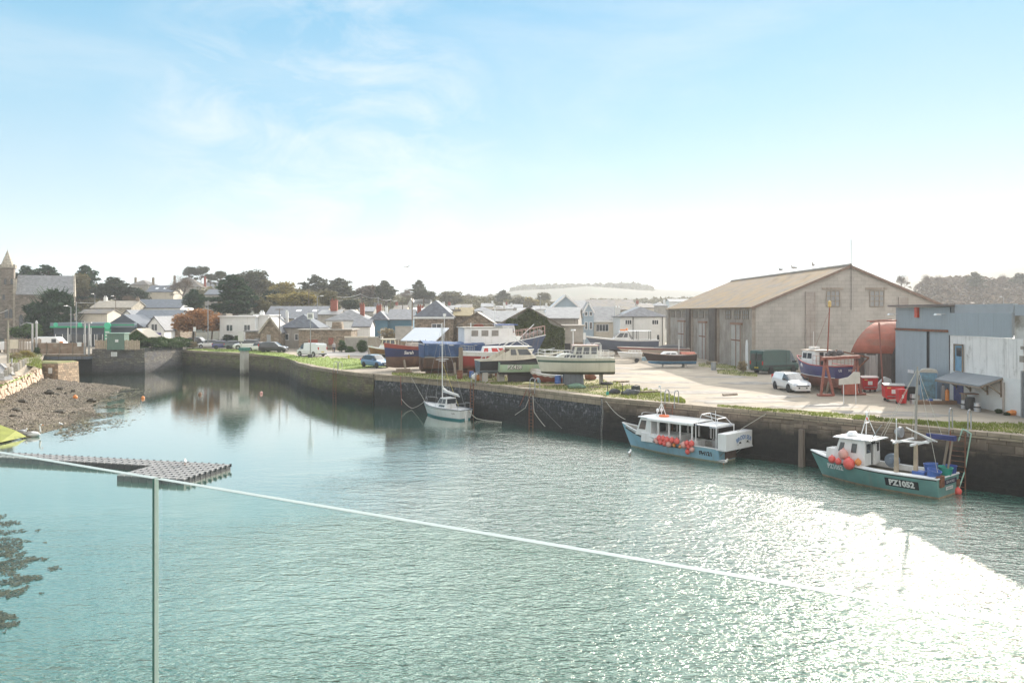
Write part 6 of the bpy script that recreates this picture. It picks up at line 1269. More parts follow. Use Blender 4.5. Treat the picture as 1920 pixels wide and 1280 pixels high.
# the big white box platform across the stern, with the boat's name
bx = MB(); sx = -4.0; bx.box(-.05-4.62, -4.05, -1.8, 1.35, .95, 1.95); pb_ = bx.build('stern_platform_box', white_clean, t, bevel=.02)
nm = 'BRODI SEA'
def arc_t(a, b):
    th_ = a/1.9; r_ = 1.9+b; return (-4.685, -.75-r_*sin(th_), 1.58-1.9+r_*cos(th_))
text_mesh(nm, .38, arc_t, 'name_letters', letter_g, pb_, bold=.012)
mb = MB()
for s in (-1, 1): mb.add([(-4.684, -.75+s*.45-.14, 1.2), (-4.684, -.75+s*.45+.14, 1.2), (-4.684, -.75+s*.45+.09, 1.32), (-4.684, -.75+s*.45-.09, 1.32)], [(0, 1, 2, 3)]); mb.add([(-4.684, -.75+s*.68-.1, 1.14), (-4.684, -.75+s*.68+.12, 1.15), (-4.684, -.75+s*.68+.1, 1.19)], [(0, 1, 2)])
mb.build('painted_emblem', letter_b, pb_)
mb = MB(); mb.box(-4.7, -3.95, -1.82, 1.4, .87, .94); mb.build('platform_deck', white, t)
mb = MB(); mb.box(-4.0, -3.955, -.95, .35, .15, .75); mb.build('open_transom_recess', mk('brown_recess', (.14, .09, .07), .8, .3, 3), t)
for s in (-1, 1): mb = MB(); mb.tube([(-3.95, s*.95, .4), (-4.5, s*1.1, .93)], .025, 5); mb.build('platform_strut', steel, t)
hull_text(h, t, 'FH121', .36, -3.0, .5, 1, letter_b, bold=.02); hull_text(h, t, 'FH121', .26, 3.4, 1.18, 1, mk('faded_letters', (.5, .52, .52), .6, .05, 2))
mb = MB(); mb.box(-1.9, -1.2, -.5, .4, .65, 1.15); mb.build('engine_box', white, t)
mb = MB(); mb.box(-3.4, -3.0, -.2, .3, .7, 1.3); mb.tube([(-3.2, .0, 1.3), (-3.2, 0, 2.2)], .04, 6); mb.lathe([(.2, -.1), (.2, .1)], (-2.7, -.4, 1.1), 10, 'y'); mb.build('net_hauler', steel, t)

# --- teal fishing boat afloat
t = boat('fishing_boat', 'teal green fishing boat with white wheelhouse moored at right', (20.85, 45.0, 0), (-.636, .772)); hC = h = Hull(6.5, 2.75, -.45, .08, (.98, .95, 1.32), rake=.85, tw=.93, vee=.38, full=.4)
tl = mk('teal_gelcoat', (.15, .32, .30), .45, .16, 1, streak=(.22, .24, .2), sa=1, col2=(.05, .2, .18), mix=.3)
h.stripe = False; h.build(t, tl, mk('rust_scum_line', (.36, .27, .18), .8, .3, 3), band=black_m, band_f=.9, bulw=.34, cap=white, deck=mk('dirty_deck', (.3, .27, .2), .85, .25, 2))
for s in (-1, 1):    # broad white side decks
    mb = MB(); vs = []
    for i in range(25): tt = .02+.97*i/24; p = h.pt(tt, h.sheer(tt), s); w = min(.34, abs(p[1])); vs += [(p[0], p[1], p[2]+.05), (p[0], p[1]-s*w, p[2]+.07), (p[0], p[1]-s*w, p[2]-.2)]
    mb.add(vs, [(3*i+j, 3*i+3+j, 3*i+4+j, 3*i+1+j) for i in range(24) for j in (0, 1)]); mb.build('side_deck', white, t)
mb = MB(); vs = [];
for i in range(9): tt = .72+.27*i/8; p = h.pt(tt, h.sheer(tt), 1); vs += [(p[0], p[1]*.95, p[2]+.055), (p[0], -p[1]*.95, p[2]+.055)]
mb.add(vs, [(2*i, 2*i+2, 2*i+3, 2*i+1) for i in range(8)]); mb.build('foredeck', deck_m, t)
cabin(t, .55, 2.35, 1.75, 1.0, 2.35, white, .4, 0, side=[(.28, .46), (.55, .72, .02, .9), (.8, .9)][:1]+[(.74, .9)], front=3, name='wheelhouse', wz=(.48, .84), roof=white, rear=[(-.75, -.25, .5, .85, None), (-.15, .3, .03, .92, None), (.42, .8, .5, .85, None)], oh=.2)
mb = MB(); mb.box(.15, .55, -.95, .95, 2.36, 2.42); mb.build('roof_overhang', white, t)
mb = MB(); mb.box(.45, .53, -.02, .28, 1.02, 2.1); mb.build('wheelhouse_door', white, t)
mb = MB(); mb.lathe([(.28, 0), (.3, .1), (.2, .2), (.01, .22)], (1.6, .1, 2.44), 14); mb.build('radar_dome', white_clean, t)
mb = MB()
for y in (-.3, .3): mb.tube([(1.05, y, 2.4), (.85, 0, 3.6)], .025, 5)
mb.tube([(.3, 0, 2.42), (.85, 0, 3.6)], .022, 5); mb.tube([(.85, -.2, 3.2), (.85, .2, 3.2)], .02, 5); mb.tube([(.85, 0, 3.5), (.8, -.05, 4.0)], .015, 4); mb.tube([(.7, .1, 3.3), (.6, .2, 4.0)], .012, 4); mb.box(.8, .9, -.06, .06, 3.6, 3.75); mb.build('mast', white, t)
mb = MB(); mb.ball((.85, .0, 3.42), .07, 8); mb.build('red_mast_lamp', float_red, t)
mb = MB(); mb.tube([(.25, -.85, 2.4), (-.4, -.95, 3.3)], .02, 4); mb.tube([(.25, -.7, 2.4), (-.4, -.95, 3.3)], .015, 4); mb.build('antenna_pole', steel, t)
mb = MB(); mb.box(2.15, 2.75, -.78, -.1, 1.22, 1.72, .03, .03); mb.tube([(2.5, -.8, 1.2), (2.5, -.8, 1.75), (2.5, -.08, 1.75), (2.5, -.08, 1.2)], .02, 4); mb.build('white_fish_boxes', white_clean, t, bevel=.03)
hull_text(h, t, 'PZ1052', .40, -1.55, .50, 1, letter_w, bold=.022)
bg_ = MB(); n = 12; bg_.add([h.on(-1.55-.83+1.66*i/n, .30, 1, .008) for i in range(n+1)]+[h.on(-1.55-.83+1.66*i/n, .72, 1, .008) for i in range(n+1)], [(i, i+1, n+2+i, n+1+i) for i in range(n)]); bg_.build('registration_panel', letter_b, t)
hull_text(h, t, 'PZ1052', .36, 2.25, .72, 1, letter_w, bold=.02, up=.05)
bg_ = MB(); bg_.box(-3.28, -3.262, -.95, .55, .6, .84); bg_.build('name_panel', mk('dark_name_panel', (.03, .03, .07), .6, .2, 3), t)
text_mesh('SEA-HORSE', .19, lambda a, b: (-3.286, -.2-a, .72+b), 'name_letters', letter_w, t); text_mesh('PENZANCE', .13, lambda a, b: (-3.29, -.1-a, .42+b), 'port_letters', letter_b, t)
bg_ = MB(); bg_.box(-3.286, -3.275, -.5, .3, .34, .5); bg_.build('port_panel', white, t)
mb = MB(); mb.box(-3.32, -3.0, .55, 1.0, .55, 1.1); mb.box(-3.33, -3.27, -1.25, -.95, .35, .7); mb.build('rusty_gear', rust, t)
for x, y in ((-1.2, -1.05), (-2.05, -.8)): mb = MB(); mb.box(x-.09, x+.09, y-.09, y+.09, .85, 2.5, .02, .02); mb.build('gallows_post', wood_pale, t)
mb = MB(); mb.bar((-1.2, -1.35, 2.52), (-1.2, .9, 2.52), .1); mb.bar((-2.05, -1.35, 2.5), (-2.05, .9, 2.5), .1); mb.bar((-.9, -1.0, 2.56), (-2.6, -.6, 2.62), .08); mb.tube([(-1.2, -1.05, .9), (-1.2, -1.05, 3.7)], .03, 5)
for k in range(3): mb.tube([(-1.3-k*.12, -.2, 3.2-.05*k), (-2.3-k*.12, .5, 2.55)], .035, 5)
mb.build('gallows_beams', white, t)
mb = MB(); mb.lathe([(.28, 0), (.3, .12), (.1, .35)], (-1.0, .0, 2.9), 12, 'x'); mb.build('floodlight_shade', grey_m, t)
mb = MB(); mb.tube([(-1.6, .2, 2.6), (-1.65, .3, 6.3)], .07, 6, .035); mb.build('derrick_mast', mk('weathered_grey_spar', (.35, .33, .3), .8, .2, 3), t)
mb = MB()
for a in ((-.4, -.7, 2.7), (-1.1, .9, 2.6), (-2.7, .7, 2.8), (-3.1, -.8, 1.2), (.3, .3, 2.4)): mb.tube([(-1.65, .3, 6.2), a], .012, 4)
mb.build('rigging_lines', rope_m, t)
mb = MB(); mb.bar((-1.9, .9, 2.75), (-3.4, .45, 2.82), .22, .24); mb.build('rolled_sail', mk('navy_sail_cover', (.03, .04, .16), .8, .2, 3, col2=(.5, .5, .5), mix=.2), t)
mb = MB(); mb.tube([(-2.6, .95, .9), (-2.9, .9, 2.7)], .06, 6); mb.tube([(-3.1, .2, .9), (-3.3, .4, 2.7)], .05, 6); mb.build('stern_posts', wood_old, t)
mb = MB(); mb.lathe([(.36, -.12), (.36, .12)], (-.15, .75, 1.25), 16, 'y'); mb.lathe([(.16, -.3), (.16, .3)], (-.15, .75, 1.25), 10, 'y'); mb.build('pot_hauler', mk('grey_blue_metal', (.18, .24, .32), .5, .15, 3), t)
for ch in t.children:
    if ch.name.split('.')[0] in ('gallows_post', 'gallows_beams', 'white_fish_boxes', 'floodlight_shade', 'derrick_mast', 'rigging_lines', 'rolled_sail', 'stern_posts', 'pot_hauler', 'antenna_pole', 'wheelhouse_door', 'wheelhouse'): ch.scale = (1, -1, 1)
t.scale = (1.07,)*3
MC = Matrix.Translation((20.85, 45.0, 0)) @ Matrix.Rotation(atan2(.772, -.636), 4, 'Z') @ Matrix.Scale(1.07, 4); MBb = Matrix.Translation((11.42, 55.2, 0)) @ Matrix.Rotation(atan2(.733, -.68), 4, 'Z')
def tub(label, M, x, y, z, mat, r=.3, h_=.45, tilt=0.):
    mb = MB(); mb.lathe([(r*.8, 0), (r, h_), (r*1.04, h_+.02), (r*.93, h_+.02), (r*.76, .05)], n=16); o = mb.build('plastic_tub', mat, None, smooth=True); o.matrix_world = M @ Matrix.Translation((x, -y, z)) @ Matrix.Rotation(tilt, 4, 'Y'); tag(o, label, 'tub')
tub('blue plastic tub standing highest on the stern of teal boat', MC, -2.6, -.3, 1.05, blue_tub, .33, .5, .1); tub('blue plastic tub at the very corner of the teal boat stern', MC, -2.85, -.8, .92, blue_tub, .33, .42, -.25)
tub('green plastic tub on the teal boat stern between blue tubs', MC, -3.0, .25, .95, green_tub, .34, .42, -.1); tub('dark blue plastic tub behind the green one on teal boat', MC, -3.0, .85, .95, mk('dark_blue_plastic', (.03, .07, .3), .5, .1, 2), .33, .42)
mb = MB(); mb.box(-2.5, -1.9, .45, .9, .85, 1.18); o = mb.build('fish_crate', blue_tub); o.matrix_world = MC; tag(o, 'blue fish crate holding red netting on teal boat', 'crate')
def ball(label, M, x, y, z, r, mat, group=None, name='float_buoy', cat='float'):
    mb = MB(); mb.ball((0, 0, 0), r, 16, (1, 1, 1.08)); mb.lathe([(r*.22, r*.95), (r*.18, r*1.28)], n=8); o = mb.build(name, mat, None, smooth=True); o.matrix_world = M @ Matrix.Translation((x, y, z)); tag(o, label, cat, group); return o
for x, z, y, r, m_, lb in ((1.55, 1.55, -1.15, .26, float_pale, 'topmost pink float of the bunch beside the teal boat wheelhouse'), (1.15, 1.12, -1.32, .3, float_red, 'largest pink-red float of the bunch on teal boat'), (1.75, 1.15, -1.3, .17, float_red, 'small red float in the middle of the teal boat bunch'), (2.15, 1.2, -1.22, .2, float_red, 'left red float of the bunch on the teal boat'), (.72, 1.25, -1.2, .17, float_orange, 'small orange float at right of the teal boat bunch')):
    ball(lb, MC, x, -y, z, r, m_, 'floats on the teal fishing boat')
rr = random.Random(4); k = 0; gB = 'floats hung along the pale blue boat'; first = None
for x, z, r, m_ in [(.55, 1.12, .2, 0), (.2, 1.15, .2, 0), (-.15, 1.1, .21, 0), (-.55, 1.12, .2, 0), (-.95, 1.1, .21, 0), (.75, .86, .17, 1), (.4, .88, .2, 0), (.05, .84, .2, 0), (-.3, .82, .22, 1), (.9, .95, .14, 1), (-.72, .8, .13, 2), (-1.75, 1.05, .19, 0), (-2.1, 1.08, .2, 0), (-1.5, .92, .22, 1), (-1.85, .86, .17, 0), (-1.75, .5, .19, 0), (-2.1, .68, .18, 1), (-1.2, .76, .12, 2)]:
    p = hB.on(x, min(z, .9), 1, .14); cm = (float_red, float_pale, float_orange)[m_]
    ball(('round pink-red float in the row hung along pale blue boat', 'faded pink float in the row hung along pale blue boat', 'small orange float tucked among pink ones on pale blue boat')[m_], MBb, x, p[1]+.02*rr.random(), z, r*.95, cm, gB)

# ---------------------------------------------------------------- boats laid up on the quay
def lay(name, label, u, v, heading, z=0., cat='boat'):
    p = G(u, v, Q); return boat(name, label, (p.x, p.y, Q+z), heading, cat)
def props(par, lst, mat, name='support_post'):
    for a, b, w in lst: mb = MB(); mb.bar(a, b, w); mb.build(name, mat, par)
# navy "SCILLY" boat
t = boat('fishing_boat', 'navy and brown fishing boat standing ashore behind the white car', (26.0, 66.8, Q), (-.26, .966)); h = Hull(5.7, 2.5, .25, 1.25, (2.2, 2.15, 2.75), rake=.8, tw=.9, vee=.42, full=.42); navy = mk('navy_hull', (.06, .06, .17), .5, .2, 1.2, streak=(.14, .12, .15), sa=1)
afr = mk('red_brown_antifoul', (.25, .10, .07), .8, .25, 1.5, streak=(.16, .08, .06)); h.stripe = False; h.build(t, navy, afr, transom=navy, bulw=.4, cap=mk('red_gunwale', (.4, .06, .05), .5, .1, 2))
mb = MB()
for s in (-1, 1): mb.tube([h.on(lerp(-2.8, 3.1, i/16), 1.27, s, .01) for i in range(17)], .025, 4)
mb.build('white_waterline', white, t)
cabin(t, .0, 1.9, 1.7, 2.0, 3.3, white, .15, 0, side=[(.25, .55), (.62, .9)], front=3, wz=(.5, .85), roof=mk('brown_roof_edge', (.35, .28, .22), .7, .15, 2), rear=[(-.8, -.2, .5, .85, None), (0, .45, .05, .92, steel_dark)])
mb = MB(); mb.lathe([(.3, 0), (.3, .22)], (1.2, .2, 3.4), 12); mb.box(1.3, 1.7, -.6, -.1, 3.38, 3.6); mb.tube([(.9, .3, 3.4), (.9, .3, 4.9)], .02, 5); mb.build('radar_and_aerial', white_clean, t)
mb = MB(); mb.tube([(-.6, .1, 2.0), (-1.0, .15, 6.9)], .07, 6, .05); mb.tube([(-.95, .15, 6.6), (1.2, 0, 3.4)], .012, 4); mb.build('mast', rust_paint, t)
mb = MB(); mb.lathe([(.01, 0), (.14, .1), (.14, .5), (.01, .62)], (-1.0, .15, 6.9), 8); mb.build('mast_lantern', mk('amber_lantern', (.6, .42, .15), .4, .15, 6), t)
railing(t, h, .05, .45, .8, rust_paint, 5)
mb = MB(); 
for k in range(12): mb.rock((-1.2-.3*rr.random(), rr.uniform(-.7, .7), 3.0+.3*rr.random()), (.5, .5, .35), k, 8)
mb.box(-1.9, -.8, -.9, .9, 2.75, 2.82); mb.build('piled_gear', mk('tangled_gear', (.12, .11, .11), .9, .4, 6), t)
hull_text(h, t, 'SC 27', .34, 2.0, 1.98, 1, letter_w, bold=.01); hull_text(h, t, 'SC 27', .34, 1.0, 1.85, -1, letter_w, bold=.01)
transom_text(h, t, 'SCILLY', .26, -.6, 1.85, letter_w, .006); transom_text(h, t, 'US', .26, .55, 1.85, letter_w, .006)
props(t, [((-2, 1.2, 0), (-2, .9, 1.0), .15), ((-2, -1.2, 0), (-2, -.9, 1.0), .15), ((1, 1.1, 0), (1, .7, 1.), .15), ((1, -1.1, 0), (1, -.7, 1.), .15)], wood_old)
mb = MB(); mb.box(-2.4, 1.6, -.12, .12, 0, .3); mb.build('keel_block', wood_old, t)
# rusty hoist frame
t = thing('boat_hoist', 'rusty red steel A-frame hoist standing over navy boat stern', 'hoist'); a, b = P(1546, 740, 62.5), P(1607, 735, 63.5)
for q, sgn in ((a, 1), (b, -1)):
    for dx in (-.3, .45): mb = MB(); mb.bar((q.x+dx*sgn+(.25 if dx > 0 else 0)*sgn, q.y, Q), (q.x+(.05*sgn), q.y, 6.05), .17); mb.build('frame_leg', rust_paint, t)
    mb = MB(); mb.box(q.x-.5, q.x+.6, q.y-.3, q.y+.3, Q, Q+.14); mb.build('foot_plate', rust_paint, t)
mb = MB(); mb.bar((a.x-.25, a.y, 6.1), (b.x+.2, b.y, 6.2), .2, .24); mb.build('cross_beam', rust_paint, t)
# green striped motor sailer on legs
t = lay('motor_yacht', 'weathered white cruiser with green stripe standing on a grey keel block', 1083, 722, (-.995, -.06), cat='yacht'); h = Hull(6.5, 2.6, .95, 1.25, (2.45, 2.45, 2.62), rake=.55, tw=.85, vee=.3, full=.4, tr=-.1); gel = mk('grimy_gelcoat', (.62, .62, .56), .5, .1, 1, streak=(.24, .24, .17), sa=1.6, col2=(.5, .5, .42), mix=.3)
h.stripe = False; h.build(t, gel, mk('black_green_slime', (.07, .075, .055), .8, .3, 2), bulw=.08, deck=gel, cap=gel)
for s in (-1, 1):
    mb = MB(); n = 24; mb.add([h.on(lerp(-3.2, 3.6, i/n), z0+.1*max(0, (i/n-.4))**2, s, .012) for z0 in (2.08, 2.26) for i in range(n+1)], [(i, i+1, n+2+i, n+1+i) for i in range(n)]); mb.build('green_stripe', mk('dull_green_stripe', (.06, .12, .10), .5, .15, 2), t)
mb = MB(); mb.box(-.5, 1.3, -.5, .5, 0, 1.05, .05, .03); mb.build('keel_block', mk('blue_grey_timber', (.14, .16, .19), .8, .15, 1.5, pat=('brick', .45, 3, (.5, .5, .5), .1, .02, 0)), t)
mb = MB(); mb.box(-2.35, -2.05, -.6, -.3, 0, 1.2); mb.build('support_post', concrete, t); mb = MB(); mb.box(-2.6, -1.7, -.7, -.2, 1.05, 1.35); mb.lathe([(.28, -.1), (.28, .1)], (-1.8, -.75, 1.2), 12, 'y'); mb.build('drive_gear', rust, t)
cabin(t, -.4, 2.1, 1.7, 2.4, 2.85, gel, .6, 0, side=[(.05, .25), (.32, .52), (.58, .76)], front=0, name='coachroof', wz=(.25, .8), tap=.12)
cabin(t, -1.7, .6, 1.6, 2.45, 3.55, gel, .3, 0, side=[(.04, .28), (.36, .6), (.68, .9)], front=2, name='wheelhouse', roof=mk('pinkish_roof', (.55, .38, .34), .7, .1, 2), wz=(.35, .9))
for x0, x1, hh in ((-.2, .35, 1.1), (-2.3, -1.6, 1.25), (-2.2, -.9, 1.2)):
    mb = MB(); mb.tube([(x0, -1.0, 2.5), (x0, -1.0, 2.5+hh-.2), (x0+.12, -1.0, 2.5+hh), (x1-.12, -1.0, 2.5+hh), (x1, -1.0, 2.5+hh-.2), (x1, -1.0, 2.5)], .03, 6); mb.build('hoop_rail', white, t)
railing(t, h, .02, .97, .62, white, 12, r=.016)
mb = MB(); mb.tube([(.4, 0, 3.6), (.4, 0, 4.9)], .05, 6); mb.lathe([(.18, 0), (.24, .05), (.2, .15)], (.4, 0, 4.85), 10); mb.build('radar_mast', white, t); mb = MB(); mb.tube([(-.6, .2, 3.6), (-.6, .2, 4.6)], .02, 5); mb.box(-.7, -.5, .1, .3, 4.1, 4.7); mb.build('reflector_pole', white, t)
mb = MB(); mb.tube([(4.2, 0, 2.75), (2.6, -.5, 3.2), (2.0, -.6, 3.3)], .02, 5); mb.build('bow_rail', white, t)
# pale green boat PZ428
t = lay('fishing_boat', 'pale green open boat with black top strake lettered PZ428', 990, 716, (.985, .17)); h = Hull(5.6, 2.2, .75, 1.0, (1.95, 1.85, 2.3), rake=.5, tw=.82, vee=.36, full=.42); pg = mk('pale_green_paint', (.42, .55, .42), .5, .12, 1, streak=(.4, .38, .2), sa=1)
h.stripe = False; h.build(t, pg, mk('black_bottom', (.045, .04, .045), .7, .2, 2), bulw=.35, cap=black_m, transom=pg, deck=wood_old)
for s in (-1, 1):
    mb = MB(); n = 20; mb.add([h.on(lerp(-2.78, 3.0, i/n), z0+.42*max(0, i/n-.45)**2, s, .012) for z0 in (1.72, 1.98) for i in range(n+1)], [(i, i+1, n+2+i, n+1+i) for i in range(n)]); mb.build('black_strake', black_m, t)
hull_text(h, t, 'PZ428', .5, -1.42, 1.44, -1, letter_b, bold=.04, name='letter_outline'); text_mesh('PZ428', .5, lambda a, b: h.on(-1.45+a, 1.46+b, -1, .05), 'registration_letters', letter_w, t, bold=.015)  # black outline painted behind the white letters
mb = MB(); mb.box(-1.9, 2.2, -.25, .25, 0, .9); mb.build('keel', mk('black_bottom', (.045, .04, .045)), t)
# cream cabin cruiser with dark hull, stern towards the left
t = lay('motor_boat', 'cream flybridge cruiser with blackened hull on concrete blocks', 968, 713.5, (.965, .26)); h = Hull(7.6, 2.7, .75, 1.05, (2.0, 2.05, 2.75), rake=1., tw=.92, vee=.34, full=.45); bk = mk('blackened_hull', (.035, .032, .038), .5, .3, 1.5)
h.stripe = True; h.build(t, bk, mk('slate_blue_bottom', (.13, .16, .2), .7, .2, 2), band=mk('grey_band', (.3, .34, .38), .5, .1, 1), band_f=.97, transom=mk('mottled_transom', (.10, .13, .17), .7, .5, 3, col2=(.3, .33, .36), mix=.35), bulw=.2, cap=cream)
crm = mk('cream_gelcoat', (.66, .62, .52), .4, .08, 1.5, streak=(.4, .36, .28)); cabin(t, -.9, 1.9, 2.0, 1.9, 3.25, crm, 1.1, 0, side=[(.05, .3), (.4, .92)], front=3, wz=(.45, .85), roof=crm, oh=.3, rear=[(-.85, .85, .4, .85, mk('brown_curtain', (.2, .14, .1), .8, .2, 4))])
mb = MB(); mb.prism([(-2.8, 2.0), (-.9, 2.0), (-.9, 3.0)], -1.2, -1.12, 'y'); mb.prism([(-2.8, 2.0), (-.9, 2.0), (-.9, 3.0)], 1.12, 1.2, 'y'); mb.build('quarter_wing', crm, t)
mb = MB(); mb.tube([(-1.5, -.9, 3.4), (-.4, -.9, 4.2), (-.3, .9, 4.2), (-1.5, .9, 3.4)], .035, 5); mb.tube([(-.9, -.9, 3.4), (0, -.9, 3.95), (1.0, -.9, 3.4)], .03, 5); mb.tube([(-.9, .9, 3.4), (0, .9, 3.95), (1.0, .9, 3.4)], .03, 5); mb.box(-.1, .3, -.25, .25, 3.95, 4.25); mb.build('flybridge_frame', white, t)
props(t, [((-3.3, -.9, 0), (-3.3, -.9, .9), .5), ((-3.3, .9, 0), (-3.3, .9, .9), .5), ((-1.8, -1.0, 0), (-1.8, -1.0, .9), .6), ((-.6, -.6, 0), (-.6, -.6, .9), .45)], concrete, 'concrete_block')
props(t, [((.4, -.5, 0), (.4, -.5, .9), .4)], rust, 'oil_drum')
# red and white yacht
t = lay('sailing_yacht', 'red hulled yacht with white topsides beside the big blue trawler', 924, 705, (.99, .14), cat='yacht'); h = Hull(6.6, 2.4, .8, 1.15, (2.55, 2.45, 2.75), rake=1.0, tw=.7, vee=.5, full=.45); rd_ = mk('red_hull', (.34, .045, .04), .5, .15, 1.2); h.stripe = False
h.build(t, rd_, mk('rust_red_bottom', (.32, .08, .05), .7, .2, 2), bulw=.06, deck=white, cap=white, band=white, band_f=.72, transom=mk('faded_red', (.5, .2, .14), .6, .15, 2))
cabin(t, -1.2, 2.0, 1.6, 2.4, 3.05, white, .8, .2, side=[(.05, .2), (.34, .56), (.62, .8)], front=0, name='coachroof', tap=.2, glass=mk('red_curtain', (.5, .06, .05), .7, .2, 3), wz=(.2, .75))
for s in (-1,):
    mb = MB()
    for k in range(9): x = -1.3+.42*k; mb.tube([h.on(x, 1.75, s, .03), h.on(x+.1, 2.15, s, .03)], .018, 4)
    mb.tube([h.on(-1.4, 1.95, s, .03), h.on(2.2, 2.05, s, .03)], .015, 4); mb.build('white_lattice', white, t)
railing(t, h, .0, .2, .6, steel, 3)
mb = MB(); mb.box(-3.55, -3.15, -1.0, -.7, 0, 3.0); mb.build('timber_post', wood_old, t)
props(t, [((-1.5, -.8, 0), (-1.5, -.5, 1.1), .25), ((.3, -.8, 0), (.3, -.5, 1.1), .3), ((-2.3, 0, 0), (-2.3, 0, 1.0), .5), ((1.5, -.8, 0), (1.5, -.5, 1.1), .2)], rust, 'cradle_leg')
# the big trawler under blue tarpaulin
t = boat('trawler', 'big old trawler wrapped in blue tarpaulin with long white wheelhouse', (-3.7, 87.4, Q), (.955, .30)); h = Hull(12.6, 3.9, .2, 1.75, (3.15, 3.0, 4.0), rake=1.6, tw=.80, vee=.42, full=.4, fore=.6); h.stripe = False
trp = mk('blue_tarpaulin', (.04, .09, .22), .55, .25, 1.4, bump=1., bsc=3, streak=(.10, .16, .3), sa=1, coat=.1, col2=(.09, .17, .38), mix=.35)
rsty = mk('rusted_hull_bottom', (.17, .09, .06), .85, .35, 1.4, col2=(.09, .06, .05), mix=.5, streak=(.3, .14, .07), sa=1.2, bump=.5)
bhp = mk('dull_blue_hull', (.06, .09, .17), .6, .2, 1, streak=(.2, .17, .15), sa=1); h.build(t, bhp, rsty, bulw=.5, cap=white, transom=trp)
for s in (1, -1):
    mb = MB()
    def sk_(a, b): tt = .003+a*.5; zz = lerp(1.9+.12*sin(a*23)+.1*noise.noise(Vector((a*9, s, 0))), h.sheer(tt)+.12, b); p = h.pt(tt, min(zz, h.sheer(tt)), s); return (p[0], p[1]+s*(.05+.05*noise.noise(Vector((p[0]*2.2, zz*1.4, 4)))+.03*sin(p[0]*5+zz)), zz)
    mb.grid(sk_, 60, 8); mb.build('tarpaulin_skirt', trp, t, smooth=True)
mb = MB(); n = 28
def tarp(a, b):
    tt = a*.5; x, yy, z = h.pt(tt, h.sheer(tt)+.02, 1); s = lerp(-1, 1, b); w = abs(yy)+.06; return (x-.05*(a < .02), w*s, z+.10+.22*(1-abs(s)**2.2)+.09*noise.noise(Vector((x*1.7, s*3, 1))))
mb.grid(tarp, n, 14); mb.build('tarpaulin_top', trp, t, smooth=True)
mb = MB(); mb.tube([h.on(lerp(-6.2, 6.5, i/24), 1.78, -1, .02) for i in range(25)], .04, 5); mb.build('pale_waterline', mk('pale_line', (.45, .43, .4), .7, .1, 2), t)
cabin(t, -1.9, 3.5, 2.8, 3.1, 4.85, white, -.05, 0, side=[(.14+.21*k, .28+.21*k, .5, .85) for k in range(3)], front=0, name='deckhouse', tap=.02, wz=(.5, .85), glass=mk('dusty_cabin_glass', (.24, .22, .2), .3, .2, 3))
cabin(t, 2.35, 4.0, 2.6, 3.4, 5.15, white, .25, 0, side=[(.1, .42), (.55, .88)], front=3, wz=(.52, .85), roof=mk('blue_visor', (.08, .13, .34), .6, .1, 2), oh=.25)
mb = MB(); mb.box(-2.1, 2.4, -1.5, 1.5, 4.853, 4.93); mb.tube([(-1.5, -1.3, 5.3), (2.2, -1.3, 5.3)], .02, 4); mb.build('deckhouse_roof', mk('dirty_roof', (.4, .4, .37), .8, .15, 2), t)
mb = MB(); mb.tube([(-1.2, -1.45, 2.9), (-1.2, -1.45, 5.4)], .06, 6); mb.tube([(1.9, 0, 4.9), (1.9, 0, 7.4)], .05, 6); mb.tube([(-3.8, .2, 3.2), (-3.7, .2, 6.3)], .05, 6, .03); mb.box(-3.85, -3.55, .1, .35, 6.1, 6.4); mb.box(2.0, 2.4, -.05, .05, 5.8, 6.0); mb.build('masts', white, t)
railing(t, h, .72, .99, 1.05, mk('pinkish_rail', (.5, .34, .3), .7, .15, 3), 9, r=.03)
mb = MB()
for k in range(9): mb.rock((4.6+.3*k, rr.uniform(-.6, .6), 3.6+.09*k), (.7, .6, .6), k+30, 8)
mb.build('deck_winches', mk('greyish_gear', (.25, .24, .23), .9, .4, 5), t)
mb = MB(); mb.tube([(4.0, -1.2, 3.4), (6.3, -.4, 5.2)], .05, 5); mb.build('gangway_pole', white, t)
mb = MB(); mb.box(-5.8, 3.5, -.2, .2, 0, .25); mb.build('keel', rsty, t)
props(t, [((-3, -1.8, 0), (-3, -1.5, 1.2), .25), ((0, -1.9, 0), (0, -1.5, 1.2), .25), ((3, -1.6, 0), (3, -1.3, 1.2), .25), ((-3, 1.8, 0), (-3, 1.5, 1.2), .25)], wood_old)
mb = MB(); mb.box(-6.5, -6.35, -.5, .1, .5, 1.5); mb.build('rudder', rsty, t)
# navy boat with red bulwark, lettered
t = boat('fishing_boat', 'navy blue wooden boat with red bulwark and white name on bow', (P(770, 690, 91).x, 91.5, Q), (-.80, -.60)); h = Hull(6.3, 3.0, .25, 1.55, (2.75, 2.6, 3.1), rake=.35, tw=.75, vee=.42, full=.5, fore=.15, sp=2.8); h.stripe = False
nv2 = mk('deep_navy_hull', (.025, .035, .12), .55, .2, 1.5, streak=(.08, .07, .1), sa=1); h.build(t, nv2, copper, band=mk('dull_red_bulwark', (.32, .07, .05), .7, .2, 2), band_f=.68, bulw=.5, cap=mk('red_cap', (.3, .07, .05)), deck=wood_old)
hull_text(h, t, 'Sarah', .5, 1.0, 2.0, 1, letter_w, bold=.02)
hull_text(h, t, 'Sarah', .5, 1.6, 2.0, -1, letter_w, bold=.02)
mb = MB()
for k in range(5): mb.tube([(-2.2+k*.9, -.5+.25*(k % 2), 2.4), (-2.2+k*.9, -.5+.25*(k % 2), 3.4)], .04, 5)
mb.box(-1.5, .5, -.5, .5, 2.3, 3.0); mb.build('deck_gear', mk('pale_deck_gear', (.45, .4, .36), .8, .3, 4), t)
